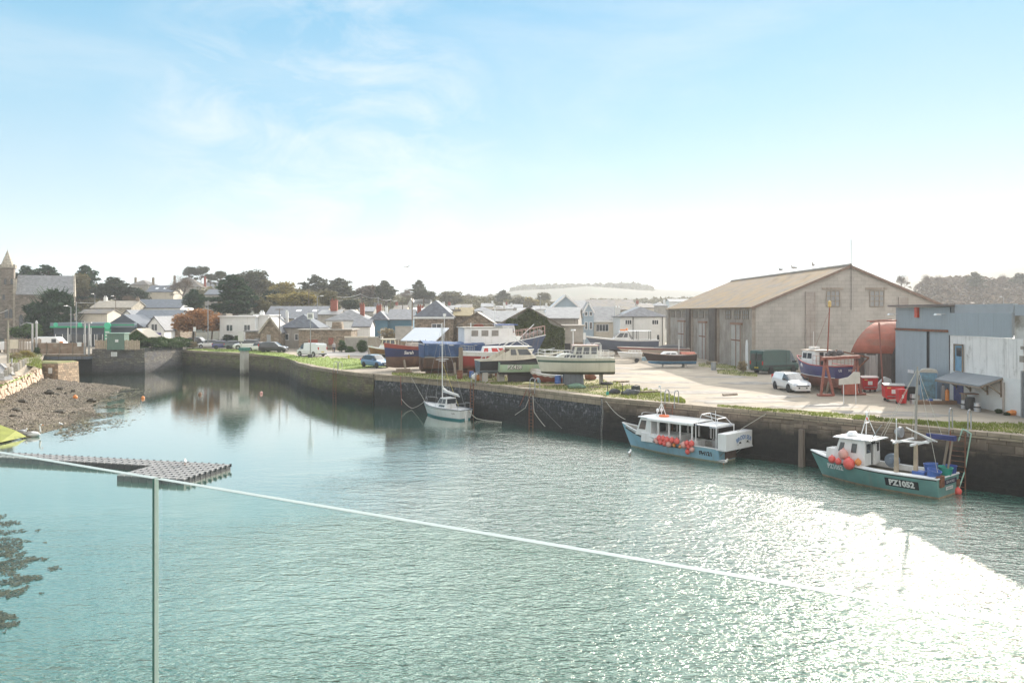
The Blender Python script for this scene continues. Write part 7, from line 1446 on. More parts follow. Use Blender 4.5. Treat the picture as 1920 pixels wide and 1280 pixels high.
props(t, [((1.5, 1.4, 0), (1.5, 1.0, 1.2), .2), ((-1.5, 1.5, 0), (-1.5, 1.1, 1.2), .2)], wood_old)
mb = MB(); mb.lathe([(.22, -.05), (.34, -.05), (.34, .05), (.22, .05)], (-2.9, 1.15, 1.9), 12, 'x', (1, 1.6)); mb.build('fender_ring', mk('white_fender', (.55, .55, .5), .7, .1, 2), t)
# varnished cabin boat behind
t = boat('motor_boat', 'small wooden cabin boat with cream wheelhouse on a pale green trailer', (P(727, 680, 104).x, 104, Q), (-.97, -.25)); h = Hull(4.2, 2.0, .75, 1.1, (1.9, 1.75, 2.15), rake=.4, tw=.8, vee=.45, full=.45); h.stripe = True
h.build(t, mk('varnished_planks', (.24, .12, .06), .4, .25, 2, pat=('brick', 5, .14, (.5, .4, .3), .1, .012, 0)), mk('dark_brown_bottom', (.06, .04, .035), .7, .2, 2), band=white, band_f=.9, bulw=.1, deck=white)
cabin(t, -1.2, 1.2, 1.4, 1.8, 2.3, white, .3, 0, side=[(.1, .3), (.45, .7)], front=0, wz=(.3, .7), name='coachroof')
cabin(t, -1.0, .9, 1.3, 2.3, 3.05, cream, .15, .1, side=[(.08, .35), (.42, .66), (.72, .92)], front=2, roof=cream, wz=(.2, .85))
mb = MB(); mb.tube([(1.0, -.1, 2.9), (1.3, -.1, 3.3)], .02, 5); mb.ball((1.05, -.1, 3.35), .14, 8); mb.build('black_lamp', black_m, t)
gt = mk('pale_green_frame', (.25, .42, .38), .6, .15, 2); mb = MB(); mb.box(-2.1, 2.2, -.8, .8, .4, .62); mb.box(-2.2, 2.3, -.9, -.75, .35, .9); mb.build('trailer_bed', gt, t)
for x in (-1.6, 2.0): mb = MB(); mb.bar((x, -.85, 0), (x, -.85, 2.2 if x > 0 else .6), .12); mb.build('trailer_post', gt, t)
# grey-blue cruiser further back
t = boat('motor_boat', 'large grey-blue cruiser with white topsides and open cockpit canopy', (P(1176, 664, 122).x, 122.5, Q), (-.995, .05)); h = Hull(9.4, 3.2, .5, .85, (2.35, 2.3, 2.9), rake=1.6, tw=.92, vee=.4, full=.4); gb = mk('grey_blue_hull', (.11, .14, .21), .35, .08, 1, coat=.4); h.stripe = False
h.build(t, gb, mk('dark_bottom', (.05, .04, .04), .8, .2, 2), band=white_clean, band_f=.9, bulw=.1, deck=white_clean, cap=white_clean)
cabin(t, -.2, 2.4, 2.5, 2.3, 3.6, white_clean, 1.4, 0, side=[(.1, .4), (.46, .9)], front=2, wz=(.35, .85)); mb = MB(); mb.box(-.6, 1.2, -1.25, 1.25, 3.6, 3.72, .2, .1); mb.box(-3.6, .0, -1.25, 1.25, 3.72, 3.78, .0, .1); mb.build('canopy', white_clean, t)
for x0, x1 in ((-3.5, -3.5), (-1.6, -1.6), (-.9, -.0)):
    for s in (-1, 1): mb = MB(); mb.tube([(x0, s*1.2, 2.4), (x1, s*1.15, 3.75)], .05, 6); mb.build('canopy_pole', steel_dark, t)
mb = MB(); mb.box(-4.95, -4.6, -.25, .25, 2.1, 3.1, .05, .05); mb.build('outboard_engine', black_m, t)
props(t, [((-2.5, -.8, 0), (-2.5, -.8, .7), .4), ((1.5, -.6, 0), (1.5, -.6, .7), .4)], wood_old, 'chock')
mb = MB(); mb.box(.2, 1.0, -.4, .4, 3.73, 3.95); mb.ball((.0, .2, 3.95), .2, 8); mb.build('orange_life_raft', orange_m, t)
# beige and maroon speedboat
t = boat('motor_boat', 'long beige motorboat with maroon stripe and black cover', (P(1238, 675, 109).x, 110.5, Q), (-.99, .10)); h = Hull(8.4, 2.5, .45, .6, (1.55, 1.6, 1.75), rake=1.5, tw=.9, vee=.4, full=.4); h.stripe = False
bg2 = mk('beige_gelcoat', (.5, .42, .36), .4, .1, 1); h.build(t, bg2, mk('dark_bottom', (.05, .04, .04)), band=mk('maroon_stripe', (.22, .05, .05), .4, .1, 1), band_f=.8, bulw=.04, deck=bg2, cap=bg2)
mb = MB(); mb.grid(lambda a, b: (lerp(-4.0, .8, a), lerp(-1.1, 1.1, b), 1.6+.5*sin(pi*a)*(1-(2*b-1)**2)), 14, 8); mb.build('black_cover', mk('black_canvas', (.03, .03, .035), .8, .2, 2), t, smooth=True)
props(t, [((-2.5, -.6, 0), (-2.5, -.6, .5), .3), ((1.5, -.5, 0), (1.5, -.5, .5), .3)], wood_old, 'chock')
# little white dinghy on trailer
t = boat('dinghy', 'small white open boat with rails on a trailer', (P(1182, 678, 106).x, 105, Q), (-.97, .2), 'dinghy'); h = Hull(2.7, 1.3, .5, .6, (1.25, 1.2, 1.35), rake=.5, tw=.85, vee=.45, full=.45); h.stripe = False
h.build(t, white_clean, white_clean, bulw=.3, deck=white, band=letter_b, band_f=.93); railing(t, h, .05, .6, .35, white, 4)
mb = MB(); mb.box(-1.3, 3.2, -.05, .05, .4, .48); mb.box(-.8, -.6, -.8, .8, .35, .45); mb.build('trailer_frame', steel, t)
for s in (-1, 1): mb = MB(); mb.lathe([(.28, -.06), (.28, .06)], (-.7, s*.85, .28), 14, 'y'); mb.build('wheel', tyre, t)
# dark sailing boat with blue bottom
t = boat('sailing_boat', 'dark brown hulled old sailing boat with blue bottom and bowsprit', (P(1264, 689, 94).x, 95.3, Q), (-.985, -.05)); h = Hull(5.6, 2.1, .35, .72, (1.6, 1.45, 1.8), rake=.75, tw=.75, vee=.42, full=.45); h.stripe = True
h.build(t, mk('black_brown_hull', (.045, .025, .025), .45, .15, 2), mk('bright_blue_bottom', (.06, .2, .38), .6, .15, 1), band=mk('pale_blue_line', (.4, .5, .55)), band_f=.94, bulw=.05, deck=white, cap=mk('brown_caprail', (.25, .14, .09)))
cabin(t, -.6, 1.4, 1.3, 1.45, 1.85, white, .5, .1, side=[(.15, .45), (.55, .8)], front=0, name='coachroof', glass=grey_m, wz=(.25, .7))
mb = MB(); mb.tube([(3.3, 0, 1.75), (4.3, 0, 2.0)], .05, 5, .03); mb.tube([(4.2, 0, 1.95), (3.0, 0, .7)], .015, 4); mb.build('bowsprit', wood_pale, t)
mb = MB(); mb.tube([(-.9, -.2, 1.5), (-.9, -.2, 3.3)], .035, 6); mb.build('mast_stump', white, t)
mb = MB(); mb.grid(lambda a, b: (lerp(-2.7, -1.0, a), lerp(-.75, .75, b), 1.55+.28*(1-(2*b-1)**2)+.05*noise.noise(Vector((a*5, b*5, 0)))), 8, 6); mb.build('rust_red_cover', mk('rust_red_canvas', (.42, .13, .08), .8, .2, 2), t)
mb = MB(); mb.box(-3.0, -2.75, -.2, .2, 1.0, 1.75, .03, .05); mb.build('outboard_engine', grey_m, t)
props(t, [((-1.5, -.5, 0), (-1.5, -.5, .4), .3), ((1, -.4, 0), (1, -.4, .5), .15), ((-1.5, .5, 0), (-1.5, .5, .4), .3)], concrete, 'chock')
# covered tender under grey striped sheet, tilted
t = boat('dinghy', 'small boat under a creased grey-white cover leaning on the grass', (P(1036, 716, 73.5).x, 73.6, Q), (-.93, .30), 'dinghy'); h = Hull(3.3, 1.5, .1, .35, (.75, .8, 1.1), rake=.5, tw=.8, vee=.4, full=.45); h.stripe = False
h.build(t, mk('red_brown_dinghy', (.3, .1, .07), .7, .2, 2), mk('red_brown_dinghy', (.3, .1, .07)), bulw=.05)
mb = MB()
def cov(a, b):
    tt = a*.97+.015; x, yy, z = h.pt(tt, h.sheer(tt), 1); ang = lerp(-1.25, 1.25, b); w = abs(yy)+.08; return (x, w*sin(ang)/sin(1.25)*1.0, z-.42+.75*cos(ang)+.035*sin(a*38)+.04*noise.noise(Vector((x*3, ang*2, 0))))
mb.grid(cov, 40, 12); mb.build('creased_cover', mk('grey_striped_sheet', (.5, .47, .43), .85, .15, 2, stretch=(6, 1, 1), col2=(.36, .33, .3), mix=.4), t, smooth=True)
mb = MB(); mb.bar((-.9, -1.0, 0), (-.5, -.7, 1.1), .06); mb.bar((-.2, -1.0, .1), (-.7, -.7, 1.1), .06); mb.build('trestle', rust, t)
# ---------------------------------------------------------------- glass balustrade of the balcony
def glass_mat():
    m = bpy.data.materials.new('balustrade_glass'); m.use_nodes = True; nt = m.node_tree; N = nt.nodes; L = nt.links; N.remove(N['Principled BSDF'])
    tr = N.new('ShaderNodeBsdfTransparent'); tr.inputs[0].default_value = (.945, .975, .958, 1); gl = N.new('ShaderNodeBsdfGlossy'); gl.inputs['Roughness'].default_value = .02
    df = N.new('ShaderNodeBsdfTranslucent'); df.inputs[0].default_value = (.55, .66, .62, 1)
    lwf = N.new('ShaderNodeLayerWeight'); lwf.inputs[0].default_value = .5; lp = N.new('ShaderNodeMath'); lp.operation = 'POWER'; L.new(lwf.outputs['Facing'], lp.inputs[0]); lp.inputs[1].default_value = 5; lw = N.new('ShaderNodeMath'); lw.operation = 'MULTIPLY_ADD'; L.new(lp.outputs[0], lw.inputs[0]); lw.inputs[1].default_value = .8; lw.inputs[2].default_value = .03
    tc = N.new('ShaderNodeTexCoord'); mp = N.new('ShaderNodeMapping'); mp.inputs['Scale'].default_value = (14, 14, 1.2); L.new(tc.outputs['Object'], mp.inputs[0]); n = N.new('ShaderNodeTexNoise'); n.inputs['Scale'].default_value = 1.5; n.inputs['Detail'].default_value = 4; L.new(mp.outputs[0], n.inputs['Vector'])
    r = N.new('ShaderNodeMapRange'); L.new(n.outputs['Fac'], r.inputs[0]); r.inputs[1].default_value = .45; r.inputs[2].default_value = .8; r.inputs[3].default_value = .006; r.inputs[4].default_value = .028
    m1 = N.new('ShaderNodeMixShader'); L.new(r.outputs[0], m1.inputs[0]); L.new(tr.outputs[0], m1.inputs[1]); L.new(df.outputs[0], m1.inputs[2])
    m2 = N.new('ShaderNodeMixShader'); L.new(lw.outputs[0], m2.inputs[0]); L.new(m1.outputs[0], m2.inputs[1]); L.new(gl.outputs[0], m2.inputs[2]); L.new(m2.outputs[0], N['Material Output'].inputs[0]); return m
gm_ = glass_mat(); edge_m = mk('polished_glass_edge', (.44, .50, .47), .35, .03, 30, coat=.2, trans=.15, uv=False); edge_d = mk('dark_refracted_edge', (.05, .13, .10), .2, .1, 10, coat=.5, uv=False)
t = thing('glass_balustrade', 'clear glass balustrade of the balcony in the foreground', 'balustrade', (0, 0, EYE-1.55)); A_ = Vector((-2.6, 3.03, 0)); J = Vector((-.909, 2.05, 0)); B_ = Vector((1.6, .56, 0)); th = .017; top = 1.55-.42
J = Vector((-.905, 2.024, 0)); A_ = J+(Vector((-1.54, 2.4, 0))-J).normalized()*2.2; B_ = J+(Vector((.688, 1.075, 0))-J).normalized()*3.1
for p, q, sg in ((A_, J, 0), (J, B_, 1)):
    d = (q-p).normalized(); nr = Vector((-d.y, d.x, 0))*th; gap = .008; a = p+d*(gap if sg else 0); b = q-d*(0 if sg else gap)
    mb = MB(); z1 = top-.0012; vs = [a, b, b+nr, a+nr]; mb.add([tuple(v+Vector((0, 0, 0))) for v in vs]+[tuple(v+Vector((0, 0, z1))) for v in vs], [(0, 1, 5, 4), (2, 3, 7, 6)])
    mb.build('glass_panel', gm_, t, uv=False)
    mb = MB(); mb.add([tuple(v+Vector((0, 0, z1))) for v in vs]+[tuple(v+Vector((0, 0, z1+.0012))) for v in vs], [(3, 2, 1, 0), (4, 5, 6, 7), (0, 1, 5, 4), (1, 2, 6, 5), (2, 3, 7, 6), (3, 0, 4, 7)]); mb.build('polished_top_edge', edge_m, t, uv=False)
    if not sg:
        for f0, f1, m_ in ((0, .3, edge_d), (.3, 1, mk('lit_glass_edge', (.8, .86, .78), .3, .03, 30, coat=.4, trans=.35, uv=False))):  # dark refraction and bright light of the edge put into two colours
            mb = MB(); s_ = d*.0015; w = [b+nr*f0, b+nr*f0+s_, b+nr*f1+s_, b+nr*f1]; mb.add([tuple(v) for v in w]+[tuple(v+Vector((0, 0, z1))) for v in w], [(0, 1, 5, 4), (1, 2, 6, 5), (2, 3, 7, 6), (3, 0, 4, 7)]); mb.build('panel_side_edge', m_, t, uv=False)
# ---------------------------------------------------------------- floating pontoon of plastic cubes
C1 = Vector((-17.35, 49.4, 0)); dB = Vector((-.968, .25, 0)); dA = Vector((-.25, -.968, 0)); cube = .5
t = thing('floating_pontoon', 'floating grey cube pontoon shaped like an L behind the balustrade', 'pontoon'); mb = MB(); sb = MB(); cells = [(i, j) for i in range(9) for j in range(9)]+[(i, j) for i in range(9, 50) for j in range(3)]
for i, j in cells:
    p = C1+dB*cube*i+dA*cube*j; a, b, c, d = p+dB*.02+dA*.02, p+dB*.48+dA*.02, p+dB*.48+dA*.48, p+dB*.02+dA*.48; m_ = (a+c)/2
    for z0, z1, sh in ((-.1, .30, 0), ):
        vs = [Vector((v.x, v.y, z0)) for v in (a, b, c, d)]+[Vector((v.x, v.y, .29)) for v in (a, b, c, d)]; sb.add(vs, [(0, 1, 5, 4), (1, 2, 6, 5), (2, 3, 7, 6), (3, 0, 4, 7)])
    vs = [Vector((v.x, v.y, .29)) for v in (a, b, c, d)]+[v+(m_-v)*.16+Vector((0, 0, .35)) for v in (a, b, c, d)]; mb.add(vs, [(0, 1, 5, 4), (1, 2, 6, 5), (2, 3, 7, 6), (3, 0, 4, 7), (4, 5, 6, 7)])
    sb.lathe([(.07, .2), (.07, .38)], a, 7)
mb.f = [tuple(reversed(f)) for f in mb.f]
mb.build('cube_tops', mk('light_grey_plastic', (.27, .27, .265), .75, .15, 2, col2=(.18, .18, .18), mix=.4), t); sb.build('cube_sides', mk('dark_grey_plastic', (.07, .075, .08), .6, .2, 3), t)  # cube tops paler than their dark sides
# ---------------------------------------------------------------- buoys
I4 = Matrix.Identity(4)
def buoy(label, u, v, r, mat, z=None, group='mooring buoys on the water', zz=0.):
    p = G(u, v, zz); ball(label, I4, p.x, p.y, (r*.35 if z is None else z)+zz, r, mat, group, 'mooring_buoy', 'buoy')
buoy('small orange buoy floating off the tip of the beach', 268, 747, .2, float_orange); buoy('dark-sided orange buoy, left of the two in mid water', 375, 740, .21, mk('weedy_float', (.25, .12, .06), .7, .4, 6, col2=(.05, .04, .03), mix=.5)); buoy('faded orange buoy, right of the two in mid water', 490, 738, .2, float_pale)
buoy('orange buoy lying on the shingle beach', 141, 746, .24, float_orange, group=None, zz=.45)
buoy('larger pink-red buoy at foot of the wall ladder', 997, 799, .3, float_red, .3); buoy('pink-red buoy right of the wall ladder', 1024, 804, .27, float_red, .22)
buoy('red buoy hanging in the water behind the teal boat stern', 1796, 925, .2, float_red, .12)
# ---------------------------------------------------------------- footbridge and its surroundings
t = thing('footbridge', 'low wooden-railed footbridge with grey steel girder over the lock', 'bridge'); L_ = (-74.2, 123.6); R_2 = (-64.9, 123.9)
grd = mk('grey_blue_girder', (.20, .22, .27), .6, .12, 1.5, streak=(.12, .08, .06)); brd = mk('brown_fence_boards', (.30, .21, .15), .85, .2, 1.5, pat=('brick', 2.4, .2, (.5, .5, .5), .15, .02, .01), col2=(.36, .3, .24), mix=.4)
mb = MB(); mb.box(-73.4, -65.3, 123.2, 126, 2.55, 3.0); mb.build('girder', grd, t); mb = MB(); mb.box(-73.6, -65.2, 123.0, 126.2, 3.003, 3.3); mb.build('deck', wood_old, t)
mb = MB(); mb.box(-73.5, -65.6, 123.1, 123.18, 3.35, 5.05); mb.build('fence_panel', brd, t); mb = MB(); mb.box(-72.9, -72.4, 123.6, 124.1, -.5, 2.55); mb.build('bridge_pier', render_grey, t)
for x in (-73.4, -71.6, -69.6, -67.6, -65.7): mb = MB(); mb.box(x-.06, x+.06, 122.98, 123.09, 3.0, 5.15); mb.build('fence_post', wood_old, t)
mb = MB(); p = P(149, 643, 122.9); mb.box(p.x-.35, p.x+.3, 122.88, 122.93, 4.5, 5.15); mb.build('notice', white, t)
t = thing('wooden_fence', 'pale brown board fence on the wall right of the footbridge', 'fence'); mb = MB()
for k in range(26): x = -65.2+k*.27; mb.box(x, x+.2, 125.1, 125.16, 3.9, 5.35+.12*(k % 3 == 0))
mb.build('boards', mk('pale_fence_boards', (.40, .32, .24), .85, .25, 3), t); mb = MB(); mb.box(-65.2, -58.3, 125.17, 125.25, 4.2, 4.3); mb.box(-65.2, -58.3, 125.17, 125.25, 5.0, 5.1); mb.build('rails', wood_old, t)
t = thing('wooden_fence', 'grey picket fence with a notice board left of the footbridge', 'fence'); mb = MB()
for k in range(24): x = -78.8+k*.24; mb.box(x, x+.17, 124.2, 124.26, 3.3, 5.7-.1*(k % 2))
mb.build('pickets', wood_old, t); mb = MB(); mb.box(-77.9, -76.6, 124.1, 124.18, 4.1, 5.5); mb.build('notice_board', cream, t)
p = G(210, 665, 3.7); t = thing('green_cabinet', 'big green metal cabinet beside the footbridge fence', 'cabinet', (P(210, 665, 123.9).x, 125.8, 3.9)); gc = mk('sage_green_metal', (.12, .2, .16), .6, .08, 1, pat=('ribs', 1.1)); mb = MB(); mb.box(-1.35, 1.35, -.8, .8, 0, 2.5); mb.build('body', gc, t); mb = MB(); mb.box(-1.5, 1.5, -.95, .95, 2.503, 2.64); mb.build('lid', mk('pale_green_lid', (.25, .38, .32), .5, .1, 1), t); mb = MB(); mb.box(-.05, .45, -.85, -.81, 1.2, 1.6); mb.build('notice', white, t)
t = thing('wall_notice', 'white notice board fixed on the stone wall below green cabinet', 'sign', (P(212, 665, 124.6).x, 124.95, 0)); mb = MB(); mb.box(-.46, .46, -.06, 0, 2.85, 3.55); mb.build('board', white, t); mb = MB()
for k in range(4): mb.box(-.38, .38, -.066, -.0605, 2.93+k*.15, 2.99+k*.15)
mb.build('text_lines', grey_m, t)
# quay wall pillar with green cap
a = P(463, 664, 126.2); mb = MB(); t = thing('tide_gauge_pillar', 'pale concrete pillar with green cap set into the curved wall', 'pillar', (a.x, a.y-1.2, 0), radians(-32)); mb.box(-.45, .45, -.5, .5, -1, 3.75); mb.build('column', mk('pale_pillar', (.45, .43, .38), .85, .1, 1, streak=(.25, .24, .2), zramp=[(.5, (.05, .05, .04), .4, .9)]), t); mb = MB(); mb.box(-.6, .6, -.65, .65, 3.753, 4.25, .05, .05); mb.build('cap', mk('green_cap', (.03, .15, .11), .5, .1, 1), t)
# poles, lamps, wires
def pole(label, u, v0, v1, Y, r=.1, mat=None, arm=0., lamp=True, name='street_lamp', cat='street lamp', extra=None, group=None, z0=None):
    a = P(u, v1, Y); z1 = EYE-(v0-HY)/F*Y; zb = a.z if z0 is None else z0; t = thing(name, label, cat, (a.x, Y, zb), 0, group); h = z1-zb; mb = MB(); mb.tube([(0, 0, -.3), (0, 0, h)], r, 7, r*.6); mb.build('pole', mat or steel, t)
    if arm: mb = MB(); mb.tube([(0, 0, h-.1), (arm*.5, 0, h+.12), (arm, 0, h+.15)], .045, 5); mb.build('arm', mat or steel, t)
    if lamp: mb = MB(); mb.box(arm-.3, arm+.3, -.14, .14, h+.08, h+.24, .06, .03); mb.build('lamp_head', white_clean, t)
    if extra: extra(t, h)
    return t
pole('street lamp with short arm to the left beside the petrol station', 133, 575, 636, 149, arm=-1.0); pole('tall plain mast right of the short street lamp at petrol station', 143, 566, 638, 148, lamp=False, name='mast', cat='mast', extra=lambda t, h: None)
pole('dark lamp pole among the stone terraces', 217, 556, 594, 188, mat=wood_pole, arm=-.8, r=.09); pole('thin lamp pole by the bare tree on stone terrace', 178, 552, 575, 196, arm=-.6, r=.06)
pole('tall grey lamp post in front of the autumn tree', 390, 563, 640, 147, r=.12, lamp=False); pole('thin sign pole before the autumn tree', 365, 620, 638, 146, r=.06, lamp=False, name='sign_post', cat='sign post', extra=lambda t, h: MB().box(-.25, .25, -.05, .02, h-.1, h+.7).build('sign', white, t))
pole('wooden telegraph pole beside the stone gable house', 524, 578, 649, 141, mat=wood_pole, lamp=False, name='telegraph_pole', cat='telegraph pole', extra=lambda t, h: MB().bar((-.7, 0, h-.2), (.7, 0, h-.2), .12).build('cross_arm', wood_pole, t))
def sbox(t, h): MB().box(-.42, .42, -.12, .08, h-.75, h+.1).build('sign_box', white, t); MB().box(-.3, .3, -.135, -.123, h-.6, h-.05).build('dark_panel', grey_m, t); MB().box(-.3, .3, -.3, .3, -.1, .45).build('base_box', steel_dark, t)
pole('lamp post with square white sign box in front of white panel van', 582, 588, 670, 115, r=.09, lamp=False, extra=sbox); pole('tall thin lamp post behind the slate hip roof', 595, 556, 622, 158, r=.09, arm=.9)
def brd_(t, h): MB().box(-.5, .5, -.08, 0, h-1.6, h+.1).build('sign', mk('back_of_sign', (.6, .6, .6), .6, .08, 2), t)
pole('road sign post standing between the parked cars', 452, 622, 654, 138, r=.05, lamp=False, name='road_sign', cat='sign', extra=brd_)
pw = []
for k, (u, v0, Y, lb) in enumerate([(678, 550, 215, 'tall dark telegraph pole above the white-capped chimney'), (709, 556, 210, 'pale telegraph pole, second from left of the row on the rise'), (717, 555, 205, 'thick dark telegraph pole above the blue house roof'), (732, 560, 225, 'short dark telegraph pole in the middle of the row'), (755, 557, 215, 'dark telegraph pole right of the blue house ridge'), (794, 558, 240, 'thin far telegraph pole before the white hill house'), (579, 542, 190, 'dark telegraph pole in front of the yellow-green tree')]):
    t = pole(lb, u, v0, 597, Y, mat=wood_pole if k != 1 else steel, lamp=False, name='telegraph_pole', cat='telegraph pole', r=.14); pw.append(P(u, v0+1, Y))
pole('tall weathered telegraph pole beside the stone hip-roofed house', 773, 558, 650, 132, mat=wood_old, lamp=False, name='telegraph_pole', cat='telegraph pole', r=.14)
pole('lamp on slender post on the far field right of centre', 1013, 556, 580, 260, r=.08); pole('white lamp post on the road below the right hill wood', 1882, 557, 590, 230, r=.1, arm=-.8)
pole('small green mast on the blue gable ridge', 1079, 584, 640, 142, r=.04, lamp=False, name='mast', cat='mast')
def wire(label, pts, r=.03, sag=1.0):
    mb = MB()
    for a, b in zip(pts, pts[1:]): mb.tube([a.lerp(b, k/10)-Vector((0, 0, sag*4*(k/10)*(1-k/10))) for k in range(11)], r, 4)
    tag(mb.build('overhead_wire', mk('bright_wire', (.5, .5, .48), .5, .05, 2)), label, 'wire')
wire('overhead wires strung between the telegraph poles on the rise', [P(628, 556, 205), P(676, 551, 214), P(709, 558, 210), P(733, 561, 224), P(745, 562, 228)], .045, .5); wire('lower overhead wire left of the tallest telegraph pole', [P(612, 562, 200), P(677, 557, 214)], .03, .5)
wire('overhead wire crossing above the petrol station', [P(143, 567, 148), P(217, 560, 188)], .02, .4); wire('twin wires from the left pole towards the church', [P(-20, 592, 97), P(16, 580, 100)], .02, .1)
pole('weathered wooden pole standing on the left bank', 15, 599, 676, 98, mat=mk('grey_wood_pole', (.30, .28, .22), .85, .15, 3), lamp=False, name='telegraph_pole', cat='telegraph pole', r=.15, extra=lambda t, h: MB().bar((-.5, 0, h), (.5, 0, h), .12).build('cross_arm', wood_old, t))
for u, lb, w in ((66, 'left steel portal frame post pair at the footbridge', 8), (164, 'right steel portal frame post pair at the footbridge', 7)):
    a = P(u, 640, 123); t = thing('portal_frame', lb, 'frame', (a.x, 122.8, 3.2)); h = EYE-(606-HY)/F*123-3.2
    for s in (-1, 1): mb = MB(); mb.box(s*.32-.1, s*.32+.1, -.1, .1, 0, h); mb.build('post', steel, t)
    mb = MB(); mb.box(-.75, .75, -.15, .15, h+.003, h+.2) if u > 100 else mb.lathe([(.22, h), (.14, h+.3), (.05, h+.45)], (.32, 0, 0), 8); mb.build('head', mk('pale_steel', (.5, .5, .5), .5, .1, 2), t)
    if u < 100: mb = MB(); mb.tube([(-.3, 0, h-.05), (-1.2, 0, h+.12), (-2.2, 0, h-.35)], .06, 5); mb.build('curved_arm', steel, t)
# boundary stones and posts beside the left road
for k in range(11):
    f = k/10; u = lerp(4, 46, f**.8); v = lerp(712, 683, f**.75); p = G(u, v, 3.3); mb = MB(); w = .55+.25*((k*7) % 3)/2; mb.prism([(-w*.5, 0), (w*.5, 0), (w*.28, .75+.1*(k % 3)), (-w*.1, .8), (-w*.42, .35)], -.15, .15, 'y'); o = mb.build('boundary_stone', stone_light if k % 3 else concrete); o.location = (p.x, p.y, 3.22); o.rotation_euler = (0, 0, radians(-50+13*(k % 4)))
    tag(o, 'leaning pale stone in the row along the left road', 'stone', 'stones edging the left road')
for k, (u, v) in enumerate([(11, 706), (20, 697), (36, 689), (22, 686)]):
    p = G(u, v, 3.3); mb = MB(); mb.box(-.07, .07, -.07, .07, -.2, .95); o = mb.build('fence_post', wood_old if k < 3 else steel); o.location = (p.x, p.y, 3.25); tag(o, 'short wooden post among the stones by the left road', 'post', 'posts by the left road')
# ---------------------------------------------------------------- ladders, ropes, fenders on the wall
EV = [Vector((x, y, 0)) for x, y in EDGE]
def edge_at(u):
    for a, b in zip(EDGE, EDGE[1:]):
        ua, ub = CX+a[0]/a[1]*F, CX+b[0]/b[1]*F
        if a[0] > -66 and ua <= u <= ub and ub > ua:
            k = (u-CX)/F; t_ = (k*a[1]-a[0])/((b[0]-a[0])-k*(b[1]-a[1])); p = Vector((a[0]+(b[0]-a[0])*t_, a[1]+(b[1]-a[1])*t_, 0)); d = Vector((b[0]-a[0], b[1]-a[1], 0)).normalized(); return p, d, Vector((d.y, -d.x, 0))
def ladder(label, u, hoops=True, down=True, hh=.95, w=.5, mat=None):
    p, d, n = edge_at(u); t = thing('quay_ladder', label, 'ladder', (p.x, p.y, 0), atan2(d.y, d.x)); m_ = mat or steel     # local y is inland
    if hoops:
        for s in (-1, 1): mb = MB(); x = s*w/2*1.25; mb.tube([(x, -.17, Q-.3), (x, -.17, Q+hh-.18), (x, -.05, Q+hh-.03), (x, .12, Q+hh), (x, .3, Q+hh-.05), (x, .4, Q+hh-.2), (x, .4, Q)], .038, 6); mb.build('handrail_hoop', m_, t)
    if down:
        mb = MB()
        for s in (-1, 1): mb.box(s*w/2-.03, s*w/2+.03, -.34, -.29, -.4, Q-.05)
        mb.build('stile', rust, t)
        for k in range(11): mb = MB(); mb.box(-w/2+.032, w/2-.032, -.335, -.3, .1+k*.28, .13+k*.28); mb.build('rung', rust, t)
ladder('steel ladder hoops above the pale blue boat', 1258, down=True, w=.62); ladder('tall bright steel ladder hoops above the teal boat stern', 1799, hh=1.15, w=.75)
ladder('ladder hoops on the sunny lawn at the wall curve', 632, w=.7); ladder('single dark ladder beside the two pink buoys', 1001, w=.5); ladder('ladder hoops behind the sailing yacht mast', 890, w=.5)
def rope(label, pts, r=.025, mat=None, sag=0., n=12):
    mb = MB(); P_ = []
    for a, b in zip(pts, pts[1:]):
        a, b = Vector(a), Vector(b); P_ += [a.lerp(b, k/n)-Vector((0, 0, sag*4*(k/n)*(1-k/n))) for k in range(n+(b == Vector(pts[-1])))]
    tag(mb.tube(P_, r, 5).build('mooring_rope', mat or rope_m), label, 'rope')
def wallpt(u, z, off=.3): p, d, n = edge_at(u); return p+n*off+Vector((0, 0, z))
rope('pale rope drooping from yacht bow to the wall', [(-8.35, 76.5, 1.25), G(772, 765, .1), wallpt(757, .9)], sag=.12); rope('thin rope from the yacht bow up to the quay', [(-8.35, 76.5, 1.25), wallpt(775, Q)], .015)
rope('white rope from yacht stern trailing along the water', [(-4.0, 72.4, .9), G(893, 784, .15), G(925, 789, .06), G(960, 791, .05)], .035, sag=.05)
rope('red-brown rope hanging beside the wall ladder', [wallpt(993, Q), G(962, 791, .1)], .03, rope_red); rope('pale rope looped left of the wall ladder', [wallpt(1001, Q-.3), wallpt(990, 1.6), wallpt(974, .9, .5)], .03); rope('pale rope running to the right pink buoy', [wallpt(1004, Q-.3), wallpt(1010, 1.4, .5), G(1022, 799, .3)], .03, sag=.05)
rope('dark rope slanting down the slate wall', [wallpt(1008, 2.3), wallpt(1062, .4, .5)], .02, mk('dark_rope', (.2, .19, .18), .9, .1, 5)); rope('pale rope from the quay down to pale blue boat bow', [wallpt(1140, Q-.2), (8.35, 59.0, 1.85)], .022, sag=.2)
rope('red-brown rope down the wall left of the yacht', [wallpt(755, Q), wallpt(757, .3)], .03, rope_red); rope('pale green rope hung over the wall behind the teal boat', [wallpt(1800, 2.6), wallpt(1806, Q+.1, .1), wallpt(1824, Q-.1), wallpt(1812, 1.0), G(1797, 918, .2)], .035, rope_green)
rope('thin rope from pale blue boat stern to the quay', [(14.6, 52.2, 1.9), wallpt(1440, Q-.1)], .018)
p, d, n = edge_at(1509); t = thing('fender_pile', 'old timber fender pile against the wall left of the teal boat', 'pile', (p.x, p.y, 0), atan2(d.y, d.x)); mb = MB(); mb.box(-.17, .17, -.6, -.26, -1, 2.35, .03, .03); mb.build('timber', mk('wet_timber', (.20, .16, .13), .85, .25, 2, stretch=(6, .5, 1)), t)
